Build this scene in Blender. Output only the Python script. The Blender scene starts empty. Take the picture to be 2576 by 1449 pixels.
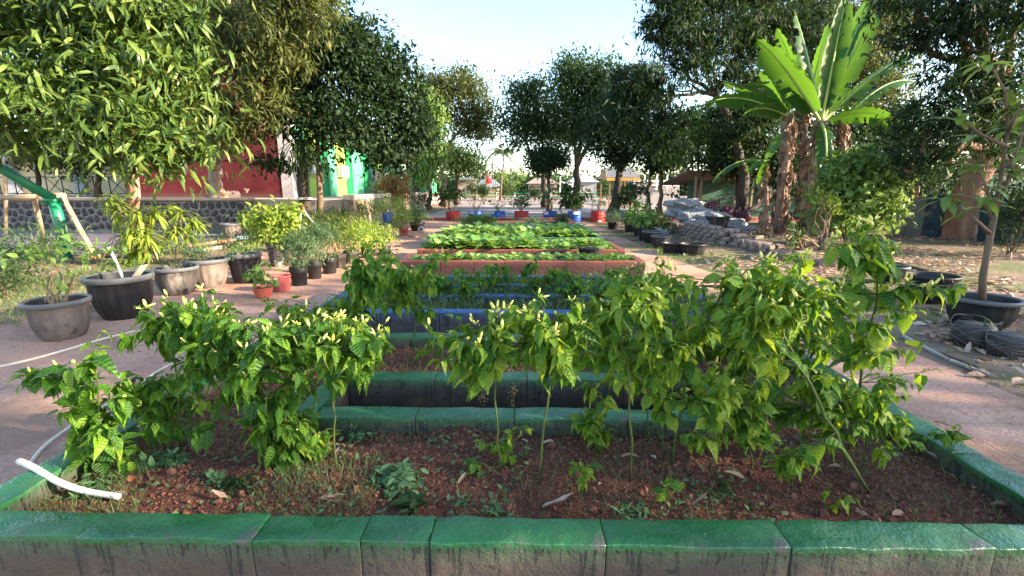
import bpy, bmesh, math, random
import numpy as np
from mathutils import Vector, Matrix, noise as mnoise
S = bpy.context.scene
C = S.collection
PI = math.pi
# ---------------------------------------------------------------- camera
F, CX, CY, H = 1150.0, 1288.0, 724.5, 1.35
PITCH = math.atan(246.5 / F)
YAW = math.atan(22 / F)
cam = bpy.data.cameras.new('camera')
cam.sensor_width = 36
cam.lens = 36 * F / 2576
cam.clip_start = 0.05
cam.clip_end = 1500
camo = bpy.data.objects.new('camera', cam)
C.objects.link(camo)
camo.location = (0, 0, H)
camo.rotation_euler = (PI / 2 - PITCH, 0, YAW)
S.camera = camo
# ---------------------------------------------------------------- sky, sun, exposure
SUN_EL, SUN_AZ = math.radians(19), math.radians(103)      # azimuth clockwise from +Y
w = bpy.data.worlds.new('World')
S.world = w
w.use_nodes = True
nt = w.node_tree
bg = nt.nodes['Background']
sky = nt.nodes.new('ShaderNodeTexSky')
sky.sky_type = 'NISHITA'
sky.sun_disc = False
sky.sun_elevation = SUN_EL
sky.sun_rotation = SUN_AZ
sky.altitude = 0
sky.air_density = 1.0
sky.dust_density = 0.5
sky.ozone_density = 1.0
nt.links.new(sky.outputs[0], bg.inputs[0])
bg.inputs[1].default_value = 0.122
sl = bpy.data.lights.new('sun', 'SUN')
sl.energy = 5.0
sl.angle = math.radians(0.6)
sl.color = (1.0, 0.82, 0.58)
so = bpy.data.objects.new('sun', sl)
C.objects.link(so)
to_sun = Vector((math.sin(SUN_AZ) * math.cos(SUN_EL), math.cos(SUN_AZ) * math.cos(SUN_EL), math.sin(SUN_EL)))
so.rotation_euler = to_sun.to_track_quat('Z', 'Y').to_euler()
so.location = (20, 0, 20)
S.view_settings.view_transform = 'Standard'
S.view_settings.look = 'None'
S.view_settings.gamma = 1
S.view_settings.use_curve_mapping = False
S.view_settings.exposure = 2.22
S.render.engine = 'CYCLES'
S.cycles.max_bounces = 6
S.cycles.transparent_max_bounces = 4
S.cycles.transmission_bounces = 3
S.cycles.sample_clamp_indirect = 6
try:
    S.cycles.use_denoising = True
except Exception:
    pass
# ---------------------------------------------------------------- places: a direction seen in the photograph (2576 px wide) to a point
_f = np.array([-math.sin(YAW) * math.cos(PITCH), math.cos(YAW) * math.cos(PITCH), -math.sin(PITCH)])
_r = np.array([math.cos(YAW), math.sin(YAW), 0.0])
_u = np.cross(_r, _f)
def _ray(x, y):
    return _f * F + _r * (x - CX) + _u * (CY - y)
def G(x, y, z=0.0):                    # on a level surface at height z
    d = _ray(x, y)
    t = (z - H) / d[2]
    return np.array([0, 0, H]) + d * t
def W(x, y, Y):                        # at distance Y ahead
    d = _ray(x, y)
    return np.array([0, 0, H]) + d * (Y / d[1])
def px(n, Y):                          # size of n photo pixels at distance Y
    return n * Y / F
# ---------------------------------------------------------------- mesh helpers
def A(*a):
    return np.array(a, float)
def nrm(v):
    v = np.asarray(v, float)
    return v / (np.linalg.norm(v, axis=-1, keepdims=True) + 1e-9)
class MB:
    def __init__(s):
        s.v, s.f, s.n, s.hasuv = [], [], 0, False
    def add(s, V, Fc, mi=0, smooth=False, uv=None):
        V = np.asarray(V, float).reshape(-1, 3)
        if isinstance(Fc, np.ndarray):
            groups = [Fc]
        else:
            g = {}
            for q in Fc:
                g.setdefault(len(q), []).append(q)
            groups = [np.array(q) for q in g.values()]
        if uv is None:
            uv = np.zeros((len(V), 2))
        else:
            s.hasuv = True
        s.v.append((V, uv))
        for q in groups:
            s.f.append((q + s.n, mi, smooth))
        s.n += len(V)
        return s
    def mesh(s, name, mats):
        me = bpy.data.meshes.new(name)
        V = np.concatenate([a for a, _ in s.v]).astype(np.float32)
        UV = np.concatenate([b for _, b in s.v]).astype(np.float32)
        me.vertices.add(len(V))
        me.vertices.foreach_set('co', V.ravel())
        li = np.concatenate([q.ravel() for q, _, _ in s.f]).astype(np.int32)
        ls = np.concatenate([np.full(len(q), q.shape[1]) for q, _, _ in s.f])
        mi = np.concatenate([np.full(len(q), m) for q, m, _ in s.f]).astype(np.int32)
        sm = np.concatenate([np.full(len(q), k) for q, _, k in s.f]).astype(bool)
        me.loops.add(len(li))
        me.loops.foreach_set('vertex_index', li)
        me.polygons.add(len(ls))
        st = np.concatenate([[0], np.cumsum(ls)[:-1]]).astype(np.int32)
        me.polygons.foreach_set('loop_start', st)
        if s.hasuv:
            ul = me.uv_layers.new(name='UVMap')
            ul.data.foreach_set('uv', UV[li].ravel())
        me.update(calc_edges=True)
        if not isinstance(mats, (list, tuple)):
            mats = [mats]
        for m in mats:
            me.materials.append(m)
        me.polygons.foreach_set('material_index', mi)
        me.polygons.foreach_set('use_smooth', sm)
        me.update()
        return me
    def obj(s, name, mats, parent=None, loc=None):
        o = bpy.data.objects.new(name, s.mesh(name, mats))
        C.objects.link(o)
        if parent is not None:
            o.parent = parent
        if loc is not None:
            o.location = tuple(loc)
        return o
def tag(o, label=None, cat=None, group=None, kind=None):
    if label: o['label'] = label
    if cat: o['category'] = cat
    if group: o['group'] = group
    if kind: o['kind'] = kind
    return o
def thing(name, label, cat, loc, rz=0.0, group=None):
    o = bpy.data.objects.new(name, None)
    C.objects.link(o)
    o.empty_display_size = 0.1
    o.location = tuple(loc)
    o.rotation_euler = (0, 0, rz)
    return tag(o, label, cat, group)
def inst(name, me, parent, M=None):
    o = bpy.data.objects.new(name, me)
    C.objects.link(o)
    if parent is not None:
        o.parent = parent
    if M is not None:
        o.matrix_basis = M
    return o
def copy_tree(o, parent=None):
    c = o.copy()
    C.objects.link(c)
    if parent is not None:
        c.parent = parent
    for ch in list(o.children):
        copy_tree(ch, c)
    return c
BOXF = np.array([[0, 3, 2, 1], [4, 5, 6, 7], [0, 1, 5, 4], [1, 2, 6, 5], [2, 3, 7, 6], [3, 0, 4, 7]])
def box(mb, c, s, rz=0.0, mi=0, R=None):
    x, y, z = [k / 2 for k in s]
    V = np.array([[-x, -y, -z], [x, -y, -z], [x, y, -z], [-x, y, -z], [-x, -y, z], [x, -y, z], [x, y, z], [-x, y, z]])
    if R is not None:
        V = V @ np.array(R).T
    elif rz:
        c_, s_ = math.cos(rz), math.sin(rz)
        V = V @ np.array([[c_, s_, 0], [-s_, c_, 0], [0, 0, 1]])
    mb.add(V + np.array(c), BOXF, mi)
    return mb
def bar(mb, a, b, wd, ht=None, mi=0):
    a, b = np.array(a, float), np.array(b, float)
    d = b - a
    L = np.linalg.norm(d)
    d = d / L
    up = A(0, 0, 1) if abs(d[2]) < .95 else A(0, 1, 0)
    s = nrm(np.cross(d, up))
    u = np.cross(s, d)
    return box(mb, (a + b) / 2, (wd, L, ht or wd), mi=mi, R=np.array([s, d, u]).T)
def tube(mb, pts, rad, sides=8, mi=0, cap=True, smooth=True, squash=1.0):
    P = np.array(pts, float)
    n = len(P)
    if np.isscalar(rad):
        rad = [rad] * n
    T = np.gradient(P, axis=0)
    T = nrm(T)
    ref = A(0, 0, 1) if abs(T[0][2]) < .9 else A(1, 0, 0)
    s = nrm(np.cross(T[0], ref))
    V = []
    for i in range(n):
        s = s - T[i] * np.dot(s, T[i])
        s = nrm(s)
        u = np.cross(T[i], s)
        a = np.arange(sides) * 2 * PI / sides
        V.append(P[i] + rad[i] * (np.cos(a)[:, None] * s + squash * np.sin(a)[:, None] * u))
    V = np.concatenate(V)
    Q = []
    for i in range(n - 1):
        for j in range(sides):
            k = (j + 1) % sides
            Q.append((i * sides + j, i * sides + k, (i + 1) * sides + k, (i + 1) * sides + j))
    mb.add(V, np.array(Q), mi, smooth)
    if cap:
        mb.f.append((np.array([list(range(sides))[::-1]]) + mb.n - len(V), mi, False))
        mb.f.append((np.array([list(range(len(V) - sides, len(V)))]) + mb.n - len(V), mi, False))
    return mb
def lathe(mb, prof, n=32, c=(0, 0, 0), mi=0, flute=None, smooth=True, squash=1.0):
    """prof: (radius, z[, flute amount]) outwards and upwards."""
    a = np.arange(n) * 2 * PI / n
    V = []
    for p in prof:
        r = np.full(n, float(p[0]))
        if flute and len(p) > 2:
            r = r - p[2] * np.clip(np.sin(a * flute), -0.6, .4)
        V.append(np.stack([r * np.cos(a) + c[0], r * np.sin(a) * squash + c[1], np.full(n, p[1] + c[2])], 1))
    V = np.concatenate(V)
    Q = []
    for i in range(len(prof) - 1):
        for j in range(n):
            k = (j + 1) % n
            Q.append((i * n + j, i * n + k, (i + 1) * n + k, (i + 1) * n + j))
    mb.add(V, np.array(Q), mi, smooth)
    return mb
def blob_mesh(mb, c, r, seed=0, amp=.15, fr=1.5, n=10, mi=0):
    """an uneven rounded lump with half-axes r."""
    V, Q = [], []
    m = n * 2
    for i in range(n + 1):
        t = PI * i / n
        for j in range(m):
            a = 2 * PI * j / m
            d = A(math.sin(t) * math.cos(a), math.sin(t) * math.sin(a), math.cos(t))
            k = 1 + amp * mnoise.noise(Vector(d * fr) + Vector((seed * 7.1, 0, seed)))
            V.append(A(*c) + d * np.array(r) * k)
    for i in range(n):
        for j in range(m):
            k = (j + 1) % m
            Q.append((i * m + j, (i + 1) * m + j, (i + 1) * m + k, i * m + k))
    mb.add(V, np.array(Q), mi, True)
# ---------------------------------------------------------------- materials
MATS = {}
def newmat(name):
    m = bpy.data.materials.new(name)
    m.use_nodes = True
    n = m.node_tree.nodes
    return m, n, m.node_tree.links, n['Principled BSDF']
def rgb(c):
    return (c[0], c[1], c[2], 1)
def ramp(n, l, src, stops):
    r = n.new('ShaderNodeValToRGB')
    e = r.color_ramp.elements
    while len(e) > 1: e.remove(e[-1])
    e[0].position, e[0].color = stops[0][0], rgb(stops[0][1])
    for p, c in stops[1:]:
        q = e.new(p)
        q.color = rgb(c)
    if src is not None: l.new(src, r.inputs[0])
    return r
def tex(n, l, kind='Object', scale=(1, 1, 1), rot=(0, 0, 0)):
    tc = n.new('ShaderNodeTexCoord')
    mp = n.new('ShaderNodeMapping')
    mp.inputs['Scale'].default_value = scale
    mp.inputs['Rotation'].default_value = rot
    l.new(tc.outputs[kind], mp.inputs[0])
    return mp.outputs[0]
def noi(n, l, co, sc, det=4, rough=.55):
    t = n.new('ShaderNodeTexNoise')
    t.inputs['Scale'].default_value = sc
    t.inputs['Detail'].default_value = det
    t.inputs['Roughness'].default_value = rough
    if co is not None: l.new(co, t.inputs['Vector'])
    return t.outputs[0]
def mth(n, l, op, a, b=None, clamp=False):
    t = n.new('ShaderNodeMath')
    t.operation = op
    t.use_clamp = clamp
    for i, v in enumerate((a, b)):
        if v is None: continue
        if isinstance(v, (int, float)): t.inputs[i].default_value = v
        else: l.new(v, t.inputs[i])
    return t.outputs[0]
def mix(n, l, fac, a, b, mode='MIX'):
    t = n.new('ShaderNodeMix')
    t.data_type = 'RGBA'
    t.blend_type = mode
    for k, v in ((0, fac), (6, a), (7, b)):
        if isinstance(v, (int, float)): t.inputs[k].default_value = v
        elif isinstance(v, tuple): t.inputs[k].default_value = rgb(v)
        else: l.new(v, t.inputs[k])
    return t.outputs[2]
def mrange(n, l, v, a, b, c=0., d=1.):
    t = n.new('ShaderNodeMapRange')
    t.inputs[1].default_value, t.inputs[2].default_value = a, b
    t.inputs[3].default_value, t.inputs[4].default_value = c, d
    l.new(v, t.inputs[0])
    return t.outputs[0]
def bump(n, l, p, h, strength=.4, dist=.01):
    b = n.new('ShaderNodeBump')
    b.inputs['Strength'].default_value = strength
    b.inputs['Distance'].default_value = dist
    l.new(h, b.inputs['Height'])
    l.new(b.outputs[0], p.inputs['Normal'])
def surf(name, c1, c2, sc=6, rough=.7, bs=.4, bd=.01, bsc=30, c3=None, sc3=2, t3=.55, kind='Object', stretch=(1, 1, 1), spec=.4, metal=0):
    """two colours mixed by noise, a third in patches, fine relief."""
    if name in MATS: return MATS[name]
    m, n, l, p = newmat(name)
    co = tex(n, l, kind, stretch)
    r = ramp(n, l, noi(n, l, co, sc, 6, .6), [(.3, c1), (.7, c2)])
    col = r.outputs[0]
    if c3:
        f = ramp(n, l, noi(n, l, co, sc3, 5, .6), [(t3, (0, 0, 0)), (t3 + .07, (1, 1, 1))]).outputs[0]
        col = mix(n, l, f, col, c3)
    l.new(col, p.inputs['Base Color'])
    p.inputs['Roughness'].default_value = rough
    p.inputs['Specular IOR Level'].default_value = spec
    p.inputs['Metallic'].default_value = metal
    if bs: bump(n, l, p, noi(n, l, co, bsc, 5, .65), bs, bd)
    MATS[name] = m
    return m
def leafmat(name, stops, trans, tf=.35, rough=.4, veins=False, bsc=0, spec=.4, blotch=None):
    if name in MATS: return MATS[name]
    m, n, l, p = newmat(name)
    geo = n.new('ShaderNodeNewGeometry')
    oi = n.new('ShaderNodeObjectInfo')
    tc = n.new('ShaderNodeTexCoord')
    v = mth(n, l, 'FRACT', mth(n, l, 'ADD', geo.outputs['Random Per Island'], oi.outputs['Random']))
    big = noi(n, l, geo.outputs['Position'], .9, 3)
    v = mth(n, l, 'ADD', mth(n, l, 'MULTIPLY', v, .8), mth(n, l, 'MULTIPLY', mth(n, l, 'SUBTRACT', big, .5), .9), True)
    col = ramp(n, l, v, stops).outputs[0]
    fac2 = None
    if veins:
        sx = n.new('ShaderNodeSeparateXYZ')
        l.new(tc.outputs['UV'], sx.inputs[0])
        au = mth(n, l, 'ABSOLUTE', mth(n, l, 'SUBTRACT', sx.outputs[0], .5))
        ph = mth(n, l, 'SUBTRACT', mth(n, l, 'MULTIPLY', sx.outputs[1], 44.), mth(n, l, 'MULTIPLY', au, 40.))
        wv = mth(n, l, 'SINE', ph)
        vein = mth(n, l, 'MAXIMUM', mrange(n, l, wv, .8, 1.0), mrange(n, l, au, .035, .0))
        wob = noi(n, l, tc.outputs['UV'], 7, 3)
        if blotch:
            col = mix(n, l, mrange(n, l, wob, .48, .62, 0, .85), col, blotch)
        col = mix(n, l, mth(n, l, 'MULTIPLY', vein, .25), col, trans)
        bump(n, l, p, mth(n, l, 'ADD', mth(n, l, 'MULTIPLY', wv, -.5), mth(n, l, 'MULTIPLY', wob, 3.)), .55, .004)
    elif bsc:
        bump(n, l, p, noi(n, l, tc.outputs['Object'], bsc, 3), .4, .01)
    l.new(col, p.inputs['Base Color'])
    p.inputs['Roughness'].default_value = rough
    p.inputs['Specular IOR Level'].default_value = spec
    tr = n.new('ShaderNodeBsdfTranslucent')
    l.new(mix(n, l, .6, col, trans), tr.inputs[0])
    ms = n.new('ShaderNodeMixShader')
    ms.inputs[0].default_value = tf
    l.new(p.outputs[0], ms.inputs[1])
    l.new(tr.outputs[0], ms.inputs[2])
    l.new(ms.outputs[0], n['Material Output'].inputs[0])
    MATS[name] = m
    return m
L_MANGO = leafmat('mango_leaf', [(0, (.025, .06, .015)), (.5, (.06, .12, .03)), (.85, (.12, .19, .045)), (1, (.2, .24, .07))], (.25, .36, .05), .3, .38)
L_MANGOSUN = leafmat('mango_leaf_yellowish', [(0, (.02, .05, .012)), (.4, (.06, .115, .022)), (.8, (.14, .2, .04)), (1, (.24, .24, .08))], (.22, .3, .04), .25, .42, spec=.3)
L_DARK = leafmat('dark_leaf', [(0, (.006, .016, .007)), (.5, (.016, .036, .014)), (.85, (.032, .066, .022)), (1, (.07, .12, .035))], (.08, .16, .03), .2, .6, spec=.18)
L_MID = leafmat('mid_leaf', [(0, (.012, .03, .01)), (.5, (.03, .066, .02)), (.85, (.065, .115, .03)), (1, (.13, .16, .045))], (.14, .24, .04), .28, .55, spec=.2)
L_OLIVE = leafmat('olive_leaf', [(0, (.03, .045, .014)), (.5, (.075, .1, .03)), (.85, (.14, .15, .045)), (1, (.22, .17, .07))], (.24, .27, .05), .3, .55, spec=.2)
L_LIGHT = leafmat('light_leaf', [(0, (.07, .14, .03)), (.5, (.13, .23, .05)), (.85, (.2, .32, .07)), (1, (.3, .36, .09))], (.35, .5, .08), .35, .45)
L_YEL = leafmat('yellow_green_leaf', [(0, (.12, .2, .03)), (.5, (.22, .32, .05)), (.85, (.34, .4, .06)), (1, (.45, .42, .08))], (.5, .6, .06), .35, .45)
L_GREY = leafmat('grey_green_leaf', [(0, (.035, .075, .035)), (.5, (.08, .14, .06)), (1, (.15, .22, .1))], (.15, .27, .08), .3, .5, spec=.25)
L_CH1 = leafmat('chilli_leaf_dark', [(0, (.014, .06, .01)), (.4, (.032, .11, .015)), (.75, (.075, .19, .022)), (1, (.16, .28, .03))], (.25, .48, .02), .38, .38, True, spec=.35)
L_CH2 = leafmat('chilli_leaf_mid', [(0, (.028, .1, .012)), (.4, (.065, .18, .018)), (.75, (.14, .28, .026)), (1, (.3, .39, .035))], (.4, .6, .03), .38, .4, True, spec=.3, blotch=(.16, .28, .04))
L_CH3 = leafmat('chilli_leaf_yellow', [(0, (.14, .26, .03)), (.5, (.24, .36, .035)), (1, (.42, .46, .05))], (.6, .72, .04), .42, .38, True, blotch=(.08, .2, .03))
L_VEG = leafmat('vegetable_leaf', [(0, (.06, .16, .035)), (.4, (.13, .27, .06)), (.75, (.24, .4, .1)), (1, (.42, .54, .22))], (.4, .6, .1), .33, .4, True)
L_BAN = leafmat('banana_leaf_green', [(0, (.02, .075, .018)), (.5, (.036, .115, .024)), (1, (.07, .17, .032))], (.2, .42, .02), .36, .4, spec=.35, bsc=3)
L_DRY = leafmat('dry_leaf', [(0, (.11, .065, .045)), (.4, (.22, .14, .1)), (.8, (.36, .26, .19)), (1, (.5, .4, .32))], (.3, .19, .1), .12, .6)
L_WEED = leafmat('weed_leaf', [(0, (.06, .13, .05)), (.5, (.13, .24, .1)), (1, (.24, .36, .17))], (.25, .42, .12), .3, .5, spec=.3)
L_DRYP = leafmat('curled_dry_leaf', [(0, (.26, .15, .1)), (.4, (.42, .27, .19)), (.8, (.58, .43, .33)), (1, (.66, .55, .42))], (.4, .25, .15), .15, .6)
L_GRASS = leafmat('grass_blade', [(0, (.07, .12, .04)), (.5, (.12, .19, .07)), (.85, (.2, .27, .1)), (1, (.34, .32, .16))], (.25, .35, .1), .3, .5)
L_RED = leafmat('reddish_leaf', [(0, (.25, .1, .04)), (.4, (.22, .22, .05)), (.75, (.45, .2, .08)), (1, (.5, .12, .07))], (.5, .3, .08), .3, .5)
BARK = surf('bark', (.09, .06, .045), (.2, .145, .1), 5, .9, .9, .03, 14, stretch=(1, 1, .3))
BARKD = surf('bark_dark', (.035, .027, .022), (.09, .07, .055), 5, .9, .9, .03, 14, stretch=(1, 1, .3))
BARKR = surf('bark_reddish', (.15, .075, .05), (.32, .2, .14), 3, .9, 1, .04, 9, c3=(.34, .27, .22), sc3=1.5, stretch=(1, 1, .35))
STEM = surf('green_stem', (.035, .075, .016), (.1, .12, .035), 12, .5, .2, .002, 60)
STEMW = surf('woody_stem', (.14, .1, .06), (.24, .18, .11), 20, .8, .4, .002, 60)
# ---------------------------------------------------------------- leaves
def leaf_template(stations, fold=.25, droop=.3, wave=0.0, pet=0.0):
    """stations: (t, halfwidth). One leaf of length 1 along +Y, normal +Z: vertices, triangles, uv."""
    V, U, T = [], [], []
    rows = []
    def zc(t): return -droop * t * t
    if pet:
        V += [(-.008, -pet, .02), (.008, -pet, .02)]
        U += [(.5, 0), (.5, 0)]
    for i, (t, hw) in enumerate(stations):
        y = t * (1 - .25 * droop * t)
        z = zc(t)
        if hw <= 0.002:
            rows.append([len(V)])
            V.append((0, y, z)); U.append((.5, t))
        else:
            a = len(V)
            wv = wave * math.sin(i * 2.3)
            V += [(-hw, y - .02, z + hw * fold + wv), (0, y, z), (hw, y - .02, z + hw * fold - wv)]
            U += [(.5 - hw, t), (.5, t), (.5 + hw, t)]
            rows.append([a, a + 1, a + 2])
    if pet:
        T += [(0, 1, rows[0][0])]
    for a, b in zip(rows[:-1], rows[1:]):
        if len(a) == 1 and len(b) == 3: T += [(a[0], b[1], b[0]), (a[0], b[2], b[1])]
        elif len(a) == 3 and len(b) == 1: T += [(a[0], a[1], b[0]), (a[1], a[2], b[0])]
        elif len(a) == 3 and len(b) == 3:
            T += [(a[0], a[1], b[1]), (a[0], b[1], b[0]), (a[1], a[2], b[2]), (a[1], b[2], b[1])]
    return np.array(V, float), np.array(T), np.array(U, float)
T_LANCE = leaf_template([(0, 0), (.3, .1), (.68, .085), (1, 0)], .3, .4)
T_LANCE2 = leaf_template([(0, 0), (.45, .1), (1, 0)], .2, .3)
T_OVAL = leaf_template([(0, 0), (.35, .24), (.75, .17), (1, 0)], .25, .2)
T_SIMPLE = (np.array([[0, 0, 0], [-.22, .45, .05], [.22, .45, .05], [0, 1, -.1]]), np.array([[0, 2, 1], [1, 2, 3]]), np.array([[.5, 0], [.3, .5], [.7, .5], [.5, 1]]))
T_BLADE = (np.array([[-.03, 0, 0], [.03, 0, 0], [.025, .5, .0], [-.025, .5, .0], [0, 1, -.25]]), np.array([[0, 1, 2], [0, 2, 3], [3, 2, 4]]), np.array([[0, 0], [1, 0], [1, .5], [0, .5], [.5, 1]]))
CHS = [(0, 0), (.08, .13), (.2, .25), (.36, .3), (.52, .27), (.68, .19), (.82, .09), (.92, .03), (1, 0)]
T_CH = [leaf_template(CHS, .35, .35, .02, .22), leaf_template([(t, h * .85) for t, h in CHS], .55, .6, .025, .2),
        leaf_template([(t, h * 1.08) for t, h in CHS], .2, .15, .03, .25), leaf_template([(t, h * .7) for t, h in CHS], .75, .8, .02, .15)]
def cloud(mb, T, P, D, N, sc, ws=1.0, mi=0):
    """many leaves: positions, directions, normals, lengths"""
    V, Tr, U = T
    P, D, N = np.asarray(P), nrm(D), np.asarray(N)
    Sd = nrm(np.cross(D, N))
    N2 = np.cross(Sd, D)
    sc = np.asarray(sc, float) * np.ones(len(P))
    o = (P[:, None, :] + sc[:, None, None] * (V[None, :, 0:1] * ws * Sd[:, None, :] + V[None, :, 1:2] * D[:, None, :] + V[None, :, 2:3] * N2[:, None, :]))
    n, k = len(P), len(V)
    idx = (Tr[None] + (np.arange(n) * k)[:, None, None]).reshape(-1, 3)
    mb.add(o.reshape(-1, 3), idx, mi, False, np.tile(U, (n, 1)))
def lmat(P, D, N, s, ws=1.0):
    D = nrm(D); Sd = nrm(np.cross(D, N)); N2 = np.cross(Sd, D)
    return Matrix(((Sd[0] * s * ws, D[0] * s, N2[0] * s, P[0]), (Sd[1] * s * ws, D[1] * s, N2[1] * s, P[1]), (Sd[2] * s * ws, D[2] * s, N2[2] * s, P[2]), (0, 0, 0, 1)))
def rdir(rg, n):
    return nrm(rg.normal(size=(n, 3)))
def Bl(x, y, r, Y, ry=None, rd=None):
    """a crown lobe seen at photo pixel x, y with radius r pixels, at distance Y"""
    return (W(x, y, Y), A(px(r, Y), px(rd or r, Y), px(ry or r, Y)))
def clumps(rg, blobs, n, lo=.6, hidden=.55, gaps=.2):
    wt = np.array([b[1][0] * b[1][2] for b in blobs])
    ids = rg.choice(len(blobs), n, p=wt / wt.sum())
    Cc = np.array([b[0] for b in blobs])[ids]
    R = np.array([b[1] for b in blobs])[ids]
    d = rdir(rg, n)
    k = rg.uniform(lo, 1.04, n)[:, None] ** .7
    so_ = rg.uniform(0, 50)
    if gaps:
        k = k * (1 + .4 * np.array([mnoise.noise(Vector(a * 2.2 + so_ + b)) for a, b in zip(d, ids)]))[:, None]
    P = Cc + d * R * k
    keep = np.ones(n, bool)
    if gaps:
        f = 1.15 / float(np.median(R[:, 0])) ** .8
        keep = np.array([mnoise.noise(Vector(a * f * 1.3) + Vector((so_, 0, 0))) for a in P]) > -gaps * rg.uniform(.0, 1.6, n)
    for c, r in blobs:
        q = np.linalg.norm((P - c) / r, axis=1)
        keep &= q > hidden
    return P[keep], nrm((d / R))[keep], ids[keep]
def leafy(rg, blobs, n, cr, per, size, lo=.6, hidden=.55, droop=.3, up=.8, jit=.35, gaps=.2):
    """per leaves in each of n sprays of radius cr over the lobes"""
    P, O, _ = clumps(rg, blobs, n, lo, hidden, gaps)
    m = len(P)
    tw = rg.uniform(.7, 1.3, m)
    P2 = np.repeat(P, per, 0) + rg.normal(size=(m * per, 3)) * cr * np.repeat(tw, per)[:, None] * A(1, 1, .6)
    O2 = np.repeat(O, per, 0)
    D = nrm(O2 * .5 + rdir(rg, m * per) * .9 - A(0, 0, droop))
    N = nrm(A(0, 0, up) + O2 * .5 + rdir(rg, m * per) * .6)
    return P2, D, N, size * rg.uniform(1 - jit, 1 + jit, m * per)
def whorls(rg, blobs, n, per, size, lo=.7, hidden=.6, droop=.45, gaps=.2):
    P, O, _ = clumps(rg, blobs, n, lo, hidden, gaps)
    m = len(P)
    ax = nrm(O * .8 + A(0, 0, .35) + rdir(rg, m) * .45)
    ref = rdir(rg, m)
    s = nrm(np.cross(ax, ref)); t = np.cross(ax, s)
    a = rg.uniform(0, 2 * PI, (m, per))
    th = rg.uniform(.5, 1.75, (m, per))
    D = ax[:, None] * np.cos(th)[..., None] + (s[:, None] * np.cos(a)[..., None] + t[:, None] * np.sin(a)[..., None]) * np.sin(th)[..., None]
    D[..., 2] -= droop
    D = nrm(D).reshape(-1, 3)
    off = rg.uniform(-.25, .1, (m, per))[..., None] * ax[:, None] * size
    P2 = (P[:, None] + off).reshape(-1, 3)
    N = nrm(np.repeat(ax, per, 0) + A(0, 0, .5) + rdir(rg, m * per) * .35)
    return P2, D, N, size * np.repeat(rg.uniform(.75, 1.2, m), per) * rg.uniform(.6, 1.15, m * per)
def sublobes(rg, blobs, k, f):
    out = []
    for c, r in blobs:
        for j in range(k):
            d = rdir(rg, 1)[0]
            if d[2] < -.55: d[2] *= -1
            out.append((c + d * r * rg.uniform(.55, .82), r * f * rg.uniform(.65, 1.25) * A(1, 1, .72)))
    return out
def limb(mb, a, b, r0, r1, rg, n=6, wob=.08, sag=0.0, mi=0, sides=8):
    a, b = np.array(a, float), np.array(b, float)
    L = np.linalg.norm(b - a)
    t = np.linspace(0, 1, n)[:, None]
    P = a + (b - a) * t + A(0, 0, 1) * (sag * L * np.sin(t * PI))
    j = rg.normal(size=(n, 3)) * wob * L * np.sin(t * PI)
    P = P + j
    tube(mb, P, list(r0 + (r1 - r0) * t[:, 0] ** .8), sides, mi)
    return P
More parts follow.
